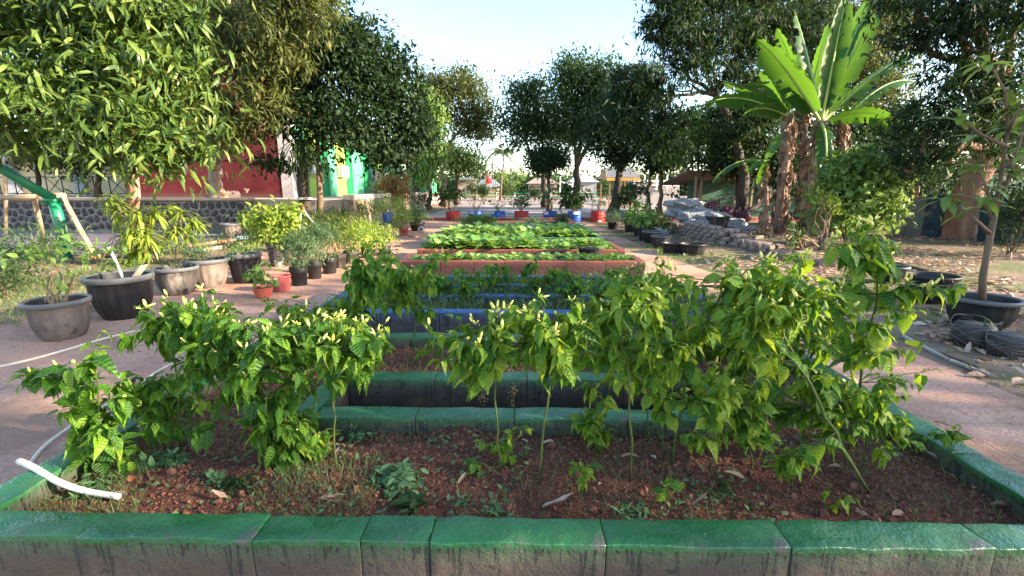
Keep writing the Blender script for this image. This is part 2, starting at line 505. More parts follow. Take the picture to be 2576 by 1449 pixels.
def tree(name, label, base, fork, blobs, r0, leafm, barkm, mode, n, per, size, seed, T, group=None, cat='tree', nparts=0,
         cr=.3, trunk_pts=None, droop=.3, lo=.6, hidden=.55, gaps=.2, flare=1.5, limbs=None, sub=(9, .4)):
    rg = np.random.default_rng(seed)
    base, fork = np.array(base, float), np.array(fork, float)
    t = thing(name, label, cat, base, 0, group)
    mb = MB()
    P = trunk_pts
    if P is None:
        k = np.linspace(0, 1, 7)[:, None]
        P = base + (fork - base) * k + rg.normal(size=(7, 3)) * .03 * np.linalg.norm(fork - base) * np.sin(k * PI)
    P = np.array(P, float)
    m = len(P)
    rr = [r0 * (flare if i == 0 else (1 + .5 * (flare - 1)) * .95 if i == 1 else 1) * (1 - .3 * i / (m - 1)) for i in range(m)]
    tube(mb, P - base, rr, 12 if r0 < .3 else 24)
    Vt, Ut = mb.v[-1]
    Pn = np.array([mnoise.noise_vector(Vector(v * (1.6 / max(r0, .12)) * A(1, 1, .35)) + Vector((seed, 0, 0))) for v in Vt])
    mb.v[-1] = (Vt + Pn * r0 * .28 * A(1, 1, 0), Ut)
    for c, r in (limbs or blobs):
        tgt = c + A(0, 0, -.2) * r
        Q = limb(mb, fork - base, tgt - base, r0 * .5, r0 * .12, rg, 7, .05, .06)
        for _ in range(3):
            i = rg.integers(3, 7)
            e = Q[i] + rdir(rg, 1)[0] * r * .75
            limb(mb, Q[i], e, r0 * .14, r0 * .03, rg, 5, .07, 0, sides=5)
    mb.obj('trunk', barkm, t)
    core = blobs
    if sub: blobs = sublobes(rg, blobs, *sub); hidden = min(hidden, .75); lo = max(lo, .7)
    if mode == 'whorl': P2, D, N, s = whorls(rg, blobs, n, per, size, lo, hidden, droop, gaps)
    else: P2, D, N, s = leafy(rg, blobs, n, cr, per, size, lo, hidden, droop)
    # a looser inner filling so the crown has depth
    P3, D3, N3, s3 = leafy(rg, [(c, r * .62) for c, r in core], n // 3, cr * 1.3, per, size, .2, 0, droop, gaps=0)
    P2 = np.concatenate([P2, P3]); D = np.concatenate([D, D3]); N = np.concatenate([N, N3]); s = np.concatenate([s, s3])
    keep = P2[:, 2] > .05
    P2, D, N, s = P2[keep] - base, D[keep], N[keep], s[keep]
    if nparts:
        dist = np.linalg.norm(P2 + base - A(0, 0, H), axis=1)
        ux = (P2 + base) @ _r / ((P2 + base - A(0, 0, H)) @ _f)
        uy = (P2 + base - A(0, 0, H)) @ _u / ((P2 + base - A(0, 0, H)) @ _f)
        inv = (np.abs(ux) < 1.11) & (uy < .62)
        order = np.argsort(np.where(inv, dist / s, 1e6))
        near, rest = order[:nparts], order[nparts:]
        pm = MB().add(T[0], T[1], 0, False, T[2]).mesh('leaf', leafm)
        for i in near:
            inst('leaf', pm, t, lmat(P2[i], D[i], N[i], s[i]))
        P2, D, N, s = P2[rest], D[rest], N[rest], s[rest]
    mb = MB()
    cloud(mb, T, P2, D, N, s)
    o = mb.obj('crown', leafm, t)
    if nparts: o['kind'] = 'stuff'
    return t
# ================================================================ GROUND
HR = 0.30                                   # height of the bed rims
def sheet(name, pts, z, mat, kind='structure'):
    mb = MB()
    mb.add([(p[0], p[1], z) for p in pts], [tuple(range(len(pts)))])
    return tag(mb.obj(name, mat), kind=kind)
def grid_sheet(name, x0, x1, y0, y1, nx, ny, zf, mat, parent=None, loc=(0, 0, 0), mask=None):
    X, Y = np.meshgrid(np.linspace(x0, x1, nx), np.linspace(y0, y1, ny))
    V = np.stack([X.ravel(), Y.ravel(), np.array([zf(a, b) for a, b in zip(X.ravel(), Y.ravel())])], 1)
    i = (np.arange(ny - 1)[:, None] * nx + np.arange(nx - 1)[None]).ravel()
    Q = np.stack([i, i + 1, i + 1 + nx, i + nx], 1)
    if mask is not None:
        cx = V[Q].mean(1)
        Q = Q[np.array([mask(a, b) for a, b, _ in cx])]
    mb = MB()
    mb.add(V - np.array(loc), Q, 0, True)
    return mb.obj(name, mat, parent, None if parent else loc)
M_SOIL = surf('earth', (.16, .1, .07), (.3, .21, .15), 3, .95, .8, .03, 25, c3=(.12, .13, .05), sc3=.8, t3=.5)
def path_mat():
    m, n, l, p = newmat('path_paving')
    co = tex(n, l)
    a = ramp(n, l, noi(n, l, co, 1.3, 6, .65), [(.3, (.36, .15, .1)), (.5, (.5, .26, .18)), (.72, (.62, .42, .33))]).outputs[0]
    b = noi(n, l, co, 70, 4, .7)
    col = mix(n, l, .55, a, ramp(n, l, b, [(.35, (.25, .1, .065)), (.5, (.46, .25, .17)), (.65, (.66, .46, .36))]).outputs[0])
    br = n.new('ShaderNodeTexBrick')
    br.inputs['Scale'].default_value = 1
    br.inputs['Brick Width'].default_value = .42
    br.inputs['Row Height'].default_value = .42
    br.inputs['Mortar Size'].default_value = .008
    br.inputs['Mortar Smooth'].default_value = .6
    l.new(co, br.inputs[0])
    dirt = ramp(n, l, noi(n, l, co, 2.4, 5), [(.44, (0, 0, 0)), (.6, (1, 1, 1))]).outputs[0]
    f = mth(n, l, 'MULTIPLY', br.outputs['Fac'], dirt)
    col = mix(n, l, mth(n, l, 'MULTIPLY', f, .45), col, (.1, .055, .04))
    col = mix(n, l, mrange(n, l, noi(n, l, co, .75, 6, .65), .52, .6, 0, .7), col, (.2, .115, .075))
    l.new(col, p.inputs['Base Color'])
    p.inputs['Roughness'].default_value = .8
    bump(n, l, p, mth(n, l, 'SUBTRACT', b, mth(n, l, 'MULTIPLY', br.outputs['Fac'], .5)), .7, .012)
    return m
M_PATH = path_mat()
M_COURT = surf('court_surface', (.2, .155, .15), (.31, .26, .25), 1.2, .85, .3, .01, 20, c3=(.28, .16, .11), sc3=.12, t3=.52)
M_ASPH = surf('dark_court', (.11, .085, .115), (.17, .135, .17), 1.5, .8, .3, .008, 60)
M_WHITE = surf('white_paint', (.6, .58, .54), (.75, .73, .7), 4, .7, .2, .004, 40)
gr = grid_sheet('ground', -330, 330, -60, 600, 67, 67, lambda x, y: 0.0, M_SOIL)
tag(gr, kind='structure')
sheet('path', [(-5.9, -3), (3.35, -3), (3.3, 6), (3.0, 9.5), (2.9, 20.6), (-4.4, 20.6), (-5.0, 14), (-6.2, 8)], .006, M_PATH)
sheet('dark_court', [(-30, 8.9), (-7.6, 9.2), (-7.2, 14.3), (-30, 14.3)], .006, M_ASPH)
sheet('court_line', [(-30, 13.95), (-7.2, 13.95), (-7.2, 14.05), (-30, 14.05)], .010, M_WHITE)
sheet('court_line', [(-30, 11.6), (-7.5, 11.6), (-7.5, 11.65), (-30, 11.65)], .010, M_WHITE)
sheet('courtyard', [(-4.6, 21.0), (60, 21.0), (60, 90), (-14, 90), (-5.4, 40)], .10, M_COURT)
# pale slab bands across the courtyard
M_SLAB = surf('pale_slab', (.38, .33, .31), (.48, .43, .4), 1.5, .8, .3, .01, 20)
sheet('courtyard_strip', [(-5.3, 22.6), (3.5, 22.6), (3.2, 23.4), (-5.3, 23.2)], .104, M_SLAB)
sheet('courtyard_strip', [(-4.2, 25.5), (2.8, 25.7), (2.6, 26.6), (-3.6, 26.6)], .104, M_SLAB)
sheet('courtyard_strip', [(-3.6, 28.4), (8.5, 28.8), (8.5, 31.6), (-2.8, 31.0)], .104, M_SLAB)
sheet('courtyard_strip', [(-3, 36), (14, 37), (14, 39.5), (-3, 38.5)], .104, M_SLAB)
M_KERBR = surf('maroon_kerb', (.28, .05, .045), (.4, .09, .08), 5, .6, .3, .01, 20)
k = thing('kerb', 'low maroon painted kerb along the near side of the pale courtyard behind the drums', 'kerb', (0, 20.9, 0))
for i in range(44):
    mb = MB(); box(mb, (-4.6 + i * .6 + .3, 0, .065), (.592, .14, .13))
    mb.obj('kerb_block', M_KERBR, k)
# ================================================================ RAISED BEDS
def rim_mat(name, top, top2, low1, low2, wet=.5, drips=True):
    m, n, l, p = newmat(name)
    co = tex(n, l)                       # object space, object origin at rim height
    sx = n.new('ShaderNodeSeparateXYZ')
    l.new(co, sx.inputs[0])
    paint = ramp(n, l, noi(n, l, co, 9, 6, .6), [(.3, top), (.7, top2)]).outputs[0]
    paint = mix(n, l, mrange(n, l, noi(n, l, co, 5.5, 6, .7), .6, .64, 0, .8), paint, tuple(.5 * a + .07 for a in low2))
    paint = mix(n, l, mrange(n, l, noi(n, l, co, 38, 3, .6), .7, .73, 0, .8), paint, (.4, .42, .38))
    paint = mix(n, l, mrange(n, l, noi(n, l, co, 2.2, 6, .7), .45, .65, 0, .45), paint, tuple(.35 * a for a in top))
    low = ramp(n, l, noi(n, l, co, 4, 6, .65), [(.35, low1), (.65, low2)]).outputs[0]
    dep = mth(n, l, 'MULTIPLY', sx.outputs[2], -1.)
    edge = mth(n, l, 'ADD', .0, mth(n, l, 'MULTIPLY', noi(n, l, co, 5, 4), .11))
    f = mrange(n, l, mth(n, l, 'SUBTRACT', dep, edge), -.03, .03)
    faded = mix(n, l, mrange(n, l, dep, .012, .03), paint, mix(n, l, .6, paint, low))
    col = mix(n, l, f, faded, low)
    if drips:
        xy = mth(n, l, 'ADD', sx.outputs[0], mth(n, l, 'MULTIPLY', sx.outputs[1], 1.0))
        cx = n.new('ShaderNodeCombineXYZ'); l.new(mth(n, l, 'MULTIPLY', xy, 75.), cx.inputs[0]); l.new(mth(n, l, 'MULTIPLY', sx.outputs[2], 6.), cx.inputs[1])
        cy = n.new('ShaderNodeCombineXYZ'); l.new(mth(n, l, 'MULTIPLY', xy, 7.), cy.inputs[0])
        thin = mth(n, l, 'GREATER_THAN', noi(n, l, cx.outputs[0], 1, 1), .555)
        ln = mrange(n, l, noi(n, l, cy.outputs[0], 1.5, 3), .4, .66, -.01, .19)
        on = mth(n, l, 'MULTIPLY', thin, mth(n, l, 'LESS_THAN', dep, ln))
        on = mth(n, l, 'MULTIPLY', on, mth(n, l, 'GREATER_THAN', dep, .018))
        bl = mth(n, l, 'MULTIPLY', mth(n, l, 'GREATER_THAN', noi(n, l, co, 13, 4), .6), mth(n, l, 'GREATER_THAN', mth(n, l, 'ADD', dep, mth(n, l, 'MULTIPLY', noi(n, l, co, 30, 2), .05)), .1))
        col = mix(n, l, mth(n, l, 'MULTIPLY', mth(n, l, 'MAXIMUM', on, bl), .92), col, (.008, .009, .006))
    l.new(col, p.inputs['Base Color'])
    rg = mrange(n, l, noi(n, l, co, 7, 6, .7), .38, .6, .14, .62)
    l.new(mth(n, l, 'MAXIMUM', rg, mrange(n, l, dep, .01, .05, 0, .8)), p.inputs['Roughness'])
    p.inputs['Specular IOR Level'].default_value = wet
    h = mth(n, l, 'ADD', noi(n, l, co, 22, 5, .6), mth(n, l, 'MULTIPLY', noi(n, l, co, 110, 3), .35))
    bump(n, l, p, h, .75, .009)
    return m
R_GREEN = rim_mat('green_paint_concrete', (.006, .08, .024), (.026, .16, .05), (.02, .017, .015), (.07, .047, .037), .8)
R_BLUE = rim_mat('blue_paint_concrete', (.02, .09, .24), (.06, .16, .34), (.03, .035, .05), (.07, .07, .08), .6)
R_RED = rim_mat('red_paint_concrete', (.22, .06, .045), (.3, .1, .075), (.05, .02, .02), (.09, .04, .035), .4, False)
M_BEDSOIL = surf('bed_soil', (.075, .024, .014), (.2, .075, .043), 22, .95, 1, .03, 90, c3=(.33, .15, .095), sc3=60, t3=.56)
def rim_block(me_cache, L, wd, ht, seed, fine):
    key = (round(L, 3), wd, ht, seed, fine)
    if key in me_cache: return me_cache[key]
    bm = bmesh.new()
    bmesh.ops.create_cube(bm, size=1)
    for v in bm.verts:
        v.co = Vector((v.co.x * L, v.co.y * wd, (v.co.z - .5) * ht))
    if fine:
        bmesh.ops.bevel(bm, geom=[e for e in bm.edges], offset=.0045, segments=2, affect='EDGES', profile=.6)
        ed = [e for e in bm.edges if abs(e.verts[0].co.x - e.verts[1].co.x) > .05]
        bmesh.ops.subdivide_edges(bm, edges=ed, cuts=max(2, int(L / .035)), use_grid_fill=True)
        ed = [e for e in bm.edges if abs(e.verts[0].co.y - e.verts[1].co.y) > .05]
        bmesh.ops.subdivide_edges(bm, edges=ed, cuts=3, use_grid_fill=True)
        for v in bm.verts:
            q = v.co * 9 + Vector((seed * 3.7, seed, 0))
            d = Vector((0, mnoise.noise(q), mnoise.noise(q + Vector((5, 5, 5))))) * .0075
            if abs(v.co.x) < L / 2 - .012: d.z += mnoise.noise(q * .3) * .004
            v.co += d
    else:
        bmesh.ops.bevel(bm, geom=[e for e in bm.edges], offset=.008, segments=1, affect='EDGES')
    me = bpy.data.meshes.new('rim_block')
    bm.to_mesh(me); bm.free()
    if fine:
        for p in me.polygons: p.use_smooth = True
    me_cache[key] = me
    return me
def rim_run(t, a, b, wd, ht, mat, cuts, cache, fine, rnd, base):
    """a row of rim blocks from a to b (outer edge line), joints at the given fractions"""
    a, b = np.array(a, float), np.array(b, float)
    L = np.linalg.norm(b - a); ang = math.atan2(b[1] - a[1], b[0] - a[0])
    cs = [0] + list(cuts) + [1]
    for i, (p, q) in enumerate(zip(cs[:-1], cs[1:])):
        l_ = (q - p) * L - .002
        me = rim_block(cache, l_, wd, ht, rnd.randint(0, 99) if fine else 0, fine)
        if not me.materials: me.materials.append(mat)
        elif me.materials[0] != mat:
            me = me.copy(); me.materials[0] = mat
        c = a + (b - a) * (p + q) / 2
        M = Matrix.Translation((c[0] - base[0], c[1] - base[1], HR - base[2] + rnd.uniform(-.003, .003))) @ Matrix.Rotation(ang + rnd.uniform(-.004, .004), 4, 'Z')
        inst('rim_block', me, t, M)
def bed(label, X0, X1, Y0, Y1, mat, hole=None, fine=False, wd=.11, front=None, soilz=.22, seed=1, step=.55, group='raised planting beds', floor_soil=True):
    rnd = random.Random(seed)
    base = (X0 + X1) / 2, Y0, 0
    t = thing('raised_bed', label, 'planting bed', base, 0, group)
    cache = {}
    h = wd / 2
    def runs(x0, x1, y0, y1, fr=None, w_=wd, inner=False):
        hh = w_ / 2
        def cuts(L, off=0):
            k = max(1, round(L / step)); return [(i + 1) / k + rnd.uniform(-.02, .02) for i in range(k - 1)]
        rim_run(t, (x0 + w_ + .003, y0 + hh), (x1 - w_ - .003, y0 + hh), w_, HR, mat, fr or cuts(x1 - x0), cache, fine, rnd, base)
        rim_run(t, (x0 + w_ + .003, y1 - hh), (x1 - w_ - .003, y1 - hh), w_, HR, mat, cuts(x1 - x0), cache, fine, rnd, base)
        rim_run(t, (x0 + hh, y0), (x0 + hh, y1), w_, HR, mat, cuts(y1 - y0), cache, fine, rnd, base)
        rim_run(t, (x1 - hh, y0), (x1 - hh, y1), w_, HR, mat, cuts(y1 - y0), cache, fine, rnd, base)
    runs(X0, X1, Y0, Y1, front)
    if hole: runs(*hole)
    def zf(x, y):
        z = soilz + .018 * mnoise.noise(Vector((x * 2.3, y * 2.3, seed))) + .012 * mnoise.noise(Vector((x * 9, y * 9, seed))) + .008 * mnoise.noise(Vector((x * 31, y * 31, seed)))
        if fine:
            z += .045 * math.exp(-((x + .28) ** 2 + (y - 2.02) ** 2) / .025)
            if mnoise.noise(Vector((x * 45, y * 45, 3))) > .25: z += .006
        return z
    ms = None
    if hole: ms = lambda x, y: not (hole[0] + .04 < x < hole[1] - .04 and hole[2] + .04 < y < hole[3] - .04)
    d = .022 if fine else .12
    grid_sheet('soil', X0 + .06, X1 - .06, Y0 + .06, Y1 - .06, int((X1 - X0) / d), int((Y1 - Y0) / d), zf, M_BEDSOIL, t, base, ms)
    return t, zf, ms
def yd(y, z=HR): return float(G(1310, y, z)[1])
def xe(x, y, z=HR): return float(G(x, y, z)[0])
BW = 1.79 * (H - HR)                       # half width of the beds
YA0, YA1 = yd(1367), yd(838)
HX0, HX1, HY0, HY1 = xe(722, 1050), xe(1898, 1050), yd(1054), yd(936)
# joints of the front rim as in the photograph
_xs = [xe(v, 1330) for v in (210, 650, 918, 1088, 1516, 1960, 2440)]
_x0, _x1 = -BW + .113, BW - .113
frc = [(v - _x0) / (_x1 - _x0) for v in _xs]
BEDA, ZFA, MSA = bed('large green rimmed raised bed nearest the camera with red brown soil and chilli plants', -BW, BW, YA0, YA1, R_GREEN,
           (HX0, HX1, HY0, HY1), True, .115, [f for f in frc if .02 < f < .98], .215, 3)
BB = (yd(786), yd(692))
BEDB, ZFB, MSB = bed('blue rimmed raised bed behind the green one with small dark chilli plants', -BW, BW, BB[0], BB[1], R_BLUE, (-BW * .62, BW * .62, yd(745), yd(713)), False, .115, None, .2, 5)
bed('red brick coloured raised bed with a dark maroon front wall and low greens', -BW, BW, yd(657), yd(640), R_RED, None, False, .115, None, .25, 6)
bed('red rimmed raised bed behind the round black bowl of greens', -BW, BW, yd(628), yd(606), R_RED, None, False, .115, None, .25, 7)
bed('dark green rimmed raised bed full of the tallest pale leafy greens', -BW, BW, yd(597), yd(575), R_GREEN, None, False, .115, None, .25, 8)
bed('narrow blue rimmed raised bed beyond the tall greens', -BW, BW, yd(570), yd(562.5), R_BLUE, None, False, .115, None, .2, 9)
bed('farthest raised bed with a brick red rim in front of the drums', -BW, BW * .98, yd(558), yd(547), R_RED, None, False, .115, None, .2, 10)
# crumbs and pebbles on the near soil
def crumbs(n, x0, x1, y0, y1, zf, ms, rg, s0, s1):
    P = np.stack([rg.uniform(x0, x1, n), rg.uniform(y0, y1, n), np.zeros(n)], 1)
    if ms: P = P[[ms(a, b) for a, b, _ in P]]
    P[:, 2] = [zf(a, b) for a, b, _ in P]
    o = np.array([[1, 0, -.3], [-.5, .87, -.3], [-.5, -.87, -.3], [0, 0, .9], [.5, .6, .4], [-.7, 0, .4], [.4, -.6, .5]])
    T = np.array([[0, 4, 6], [0, 1, 4], [1, 5, 4], [1, 2, 5], [2, 6, 5], [2, 0, 6], [4, 5, 3], [5, 6, 3], [6, 4, 3]])
    a = rg.uniform(0, 2 * PI, len(P)); s = rg.uniform(s0, s1, len(P)) ** 1.0 * rg.choice([.5, .6, .8, 1.0, 1.7], len(P))
    c, q = np.cos(a), np.sin(a)
    V = o[None] * (1 + rg.uniform(-.3, .3, (len(P), 7, 1)))
    V = np.stack([V[..., 0] * c[:, None] - V[..., 1] * q[:, None], V[..., 0] * q[:, None] + V[..., 1] * c[:, None], V[..., 2]], 2) * s[:, None, None] + P[:, None]
    Ti = (T[None] + (np.arange(len(P)) * 7)[:, None, None]).reshape(-1, 3)
    return V.reshape(-1, 3), Ti
rg = np.random.default_rng(4)
mb = MB()
V, Ti = crumbs(42000, -BW + .12, BW - .12, YA0 + .12, YA1 - .12, ZFA, MSA, rg, .002, .0055)
V2_, T2_ = crumbs(1500, -BW + .12, BW - .12, YA0 + .12, YA1 - .12, ZFA, MSA, rg, .007, .014)
mb.add(V, Ti); mb.add(V2_, T2_)
tag(mb.obj('soil_crumbs', surf('soil_crumb', (.085, .028, .017), (.3, .13, .08), 60, .95, 0)), kind='stuff')
# ================================================================ TERRACE AND STONE WALL
TZ = 1.03; WY = 14.5; WX1 = -5.55
M_TERR = surf('terrace_floor', (.4, .3, .24), (.55, .42, .34), 2, .85, .3, .01, 20)
mb = MB(); V = [(-60, WY + .3, TZ), (WX1 - .1, WY + .3, TZ), (-11.5, 75, TZ), (-60, 75, TZ), (-60, WY + .3, -.2), (WX1 - .1, WY + .3, -.2), (-11.5, 75, -.2), (-60, 75, -.2)]
mb.add(V, [(0, 1, 2, 3), (0, 4, 5, 1), (1, 5, 6, 2), (2, 6, 7, 3), (3, 7, 4, 0)])
tag(mb.obj('terrace', M_TERR), kind='structure')
M_MORT = surf('mortar', (.15, .135, .13), (.26, .235, .22), 6, .9, .6, .01, 40)
M_STONE = surf('dark_river_stone', (.022, .02, .024), (.09, .08, .085), 8, .75, .6, .01, 30)
sw = thing('stone_wall', 'retaining wall of dark stones in pale mortar along the far side of the dark court', 'stone wall', (-12, WY, 0))
def hp_clip(poly, p, nrmv):
    out = []
    for i in range(len(poly)):
        a, b = poly[i], poly[(i + 1) % len(poly)]
        da, db = (a - p) @ nrmv, (b - p) @ nrmv
        if da <= 0: out.append(a)
        if (da < 0) != (db < 0): out.append(a + (b - a) * (da / (da - db)))
    return out
def stone_face(parent, x0, x1, z0, z1, cell, seed, mapf, mat, limit=290):
    r2 = np.random.default_rng(seed)
    nx, nz = int((x1 - x0) / cell), int((z1 - z0) / (cell * .8))
    pts = []
    for j in range(-1, nz + 1):
        for i in range(-1, nx + 1):
            pts.append((x0 + (i + .5 + .5 * (j % 2) + r2.uniform(-.32, .32)) * (x1 - x0) / nx, z0 + (j + .5 + r2.uniform(-.3, .3)) * (z1 - z0) / nz))
    pts = np.array(pts)
    for p in pts:
        if not (x0 < p[0] < x1 and z0 < p[1] < z1): continue
        d = np.linalg.norm(pts - p, axis=1)
        nb = pts[(d > 0) & (d < cell * 3)]
        poly = [np.array(q) for q in ((x0, z0), (x1, z0), (x1, z1), (x0, z1))]
        for q in nb:
            poly = hp_clip(poly, (p + q) / 2, nrm(q - p))
            if len(poly) < 3: break
        if len(poly) < 3: continue
        P = np.array(poly); c = P.mean(0)
        P = c + (P - c) * (1 - .035 / (np.linalg.norm(P - c, axis=1, keepdims=True) + 1e-6)).clip(.3, 1)
        # cut the corners
        Q = []
        for i in range(len(P)):
            a, b = P[i], P[(i + 1) % len(P)]
            Q += [a * .72 + b * .28, a * .28 + b * .72]
        Q = np.array(Q); m = len(Q)
        h = r2.uniform(.02, .045)
        V = [mapf(q[0], q[1], 0) for q in Q] + [mapf(*(c + (q - c) * .82), h) for q in Q] + [mapf(c[0], c[1], h * 1.25)]
        Fc = [(i, (i + 1) % m, m + (i + 1) % m, m + i) for i in range(m)] + [(m + i, m + (i + 1) % m, 2 * m) for i in range(m)]
        mb = MB(); mb.add(V, Fc, 0, True)
        mb.obj('stone', mat, parent)
mb = MB(); box(mb, (-4.2 - 2.25 + 0, .16, TZ / 2 - .02), (19.7 - .0, .28, TZ - .04))
mb.obj('wall_body', M_MORT, sw)
mb = MB(); box(mb, (-6.45, .12, TZ + .035), (19.8, .4, .07))
mb.obj('coping', surf('coping', (.35, .27, .22), (.5, .4, .33), 4, .85, .4, .01, 30), sw)
mb = MB(); box(mb, (-6.45, -.12, .05), (19.7, .22, .1))
mb.obj('footing', surf('footing', (.1, .1, .1), (.2, .19, .19), 4, .85, .4, .01, 30), sw)
stone_face(sw, -9.3, 3.4, .08, TZ - .03, .245, 5, lambda a, b, h: (a, .02 - h, b), M_STONE)
sw2 = thing('parapet_wall', 'low sunlit parapet of brown stone running back beside the thin tree', 'wall', (WX1, WY + .2, 0))
mb = MB(); d_ = nrm(A(-5.9, 60, 0)); L2 = 26
R_ = np.array([nrm(np.cross(d_, A(0, 0, 1))), d_, A(0, 0, 1)]).T
box(mb, tuple(d_ * L2 / 2 + A(.05, 0, TZ / 2)), (.3, L2, TZ), R=R_); mb.obj('wall_body', surf('brown_stone', (.15, .09, .07), (.42, .33, .27), 5, .9, 1, .04, 8), sw2)
mb = MB(); box(mb, tuple(d_ * L2 / 2 + A(.05, 0, TZ + .09)), (.36, L2 + .05, .16), R=R_); mb.obj('coping', surf('pale_coping', (.5, .4, .33), (.66, .54, .45), 4, .85, .4, .01, 30), sw2)
# ================================================================ BUILDINGS ON THE TERRACE
def peel_mat():
    m, n, l, p = newmat('red_plaster')
    co = tex(n, l)
    sx = n.new('ShaderNodeSeparateXYZ'); l.new(co, sx.inputs[0])
    c = ramp(n, l, noi(n, l, co, 1.5, 6), [(.3, (.075, .014, .018)), (.7, (.12, .026, .03))]).outputs[0]
    hz = mrange(n, l, sx.outputs[2], .2, 1.0, .055, -.2)
    hx = mrange(n, l, mth(n, l, 'ABSOLUTE', mth(n, l, 'SUBTRACT', sx.outputs[0], 4.35)), .3, 1.1, 0, -.3)
    f = mrange(n, l, mth(n, l, 'ADD', noi(n, l, co, 2.2, 6, .6), mth(n, l, 'ADD', hz, hx)), .56, .575)
    c = mix(n, l, f, c, (.4, .3, .27))
    c = mix(n, l, mrange(n, l, sx.outputs[2], .02, .25, .5, 0), c, (.12, .1, .09))
    l.new(c, p.inputs['Base Color']); p.inputs['Roughness'].default_value = .9; p.inputs['Specular IOR Level'].default_value = .08
    bump(n, l, p, mth(n, l, 'SUBTRACT', noi(n, l, co, 12, 5), f), .4, .01)
    return m
RY = 19.5
rx0, rx1 = W(352, 490, RY)[0], W(712, 490, RY)[0]
b = thing('red_building', 'long dark red plastered building with peeling patches behind the mango trunks', 'building', (rx0, RY, TZ))
M_RED = peel_mat()
mb = MB(); box(mb, ((rx1 - rx0) / 2, .28, 2.1), (rx1 - rx0, .56, 4.2)); mb.obj('wall', M_RED, b)
mb = MB(); box(mb, (rx1 - rx0 + .24, .28, 2.15), (.47, .62, 4.3)); mb.obj('corner_pillar', surf('grey_plaster', (.36, .33, .34), (.46, .43, .43), 2, .85, .3, .01, 20), b)
mb = MB(); box(mb, ((rx1 - rx0) / 2, .4, 4.45), (rx1 - rx0 + 1.6, 2.2, .25)); mb.obj('roof', surf('brown_roof', (.16, .07, .05), (.25, .12, .08), 3, .8, .4, .01, 20), b)
mb = MB(); tube(mb, [(0, -.03, 1.62), (1.5, -.03, 1.5), (3.5, -.03, 1.56), (rx1 - rx0, -.03, 1.53)], .018, 6); mb.obj('cable', surf('black_rubber', (.015, .015, .015), (.03, .03, .03), 5, .6), b)
# green striped building
gx = W(742, 490, 20.2)[0]
gb = thing('green_building', 'single storey building painted in lime and green vertical stripes with air conditioners', 'building', (gx, 20.2, TZ))
M_LIME = surf('lime_paint', (.3, .44, .06), (.36, .5, .09), 2, .7, .1)
M_GRN = surf('green_paint', (.0, .16, .05), (.005, .22, .075), 2, .7, .1)
M_MINT = surf('mint_paint', (.06, .32, .17), (.1, .4, .24), 2, .7, .1)
y = 0.0
seq = [(1.4, M_MINT), (1.1, M_LIME), (1.2, M_GRN), (1.0, M_MINT), (1.5, M_LIME), (.9, M_GRN), (2.0, M_MINT), (1.0, M_GRN), (1.5, M_MINT), (1.2, M_LIME), (1.3, M_GRN), (1.4, M_MINT), (1.2, M_GRN), (1.8, M_MINT)]
for i, (wd_, m_) in enumerate(seq):
    mb = MB(); box(mb, (-3 + (.06 if i % 2 else 0), y + wd_ / 2, 1.75), (6, wd_ - .004, 3.5)); o = mb.obj('wall_panel', m_, gb)
    y += wd_
mb = MB(); V = [(-7, -.8, 3.45), (.9, -.8, 3.45), (.9, y + .8, 3.45), (-7, y + .8, 3.45), (-3, -.8, 5.2), (-3, y + .8, 5.2)]
mb.add(V, [(0, 1, 4), (1, 2, 5, 4), (2, 3, 5), (3, 0, 4, 5), (3, 2, 1, 0)]); mb.obj('roof', surf('orange_tiles', (.4, .12, .07), (.55, .2, .12), 6, .8, .5, .02, 20), gb)
M_AC = surf('ac_white', (.62, .62, .58), (.72, .72, .68), 3, .5, .05)
M_BLK = surf('black_plastic_matt', (.015, .015, .017), (.03, .03, .032), 4, .5, .1)
def ac(loc, label):
    t = thing('air_conditioner', label, 'air conditioner', loc, 0, 'air conditioners on the green wall')
    mb = MB(); box(mb, (.17, 0, .3), (.32, .85, .56)); mb.obj('casing', M_AC, t)
    mb = MB()
    a = np.arange(20) * 2 * PI / 20
    V = [(.335, .14, .3)] + [(.335, .14 + .2 * math.cos(q), .3 + .2 * math.sin(q)) for q in a]
    mb.add(V, [(0, 1 + i, 1 + (i + 1) % 20) for i in range(20)]); mb.obj('fan_opening', M_BLK, t)
    for k in range(4):
        mb = MB(); r_ = .05 + k * .045
        tube(mb, [(.345, .14 + r_ * math.cos(q), .3 + r_ * math.sin(q)) for q in np.linspace(0, 2 * PI, 17)], .006, 4); mb.obj('grille_ring', M_AC, t)
    mb = MB(); box(mb, (.17, -.44, .3), (.24, .02, .4)); mb.obj('side_louvre', surf('grey_metal', (.3, .3, .3), (.4, .4, .4), 5, .5), t)
    mb = MB(); bar(mb, (.0, -.3, -.01), (.34, -.3, -.01), .03); bar(mb, (0, .3, -.01), (.34, .3, -.01), .03); bar(mb, (0, -.3, -.25), (.32, -.3, -.02), .025); bar(mb, (0, .3, -.25), (.32, .3, -.02), .025)
    mb.obj('bracket', M_AC, t)
for i, (yy, zz, lb) in enumerate([(1.6, 1.05, 'air conditioner half hidden behind the dark tree trunk on the lime stripe'), (5.3, 1.0, 'air conditioner fully in view on the lime stripe of the green building'),
                                  (10.9, .95, 'air conditioner on the mint stripe right of the thin grey trunk'), (13.0, .9, 'farthest air conditioner of the green wall')]):
    ac((gx + .02, 20.2 + yy, TZ + zz), lb)
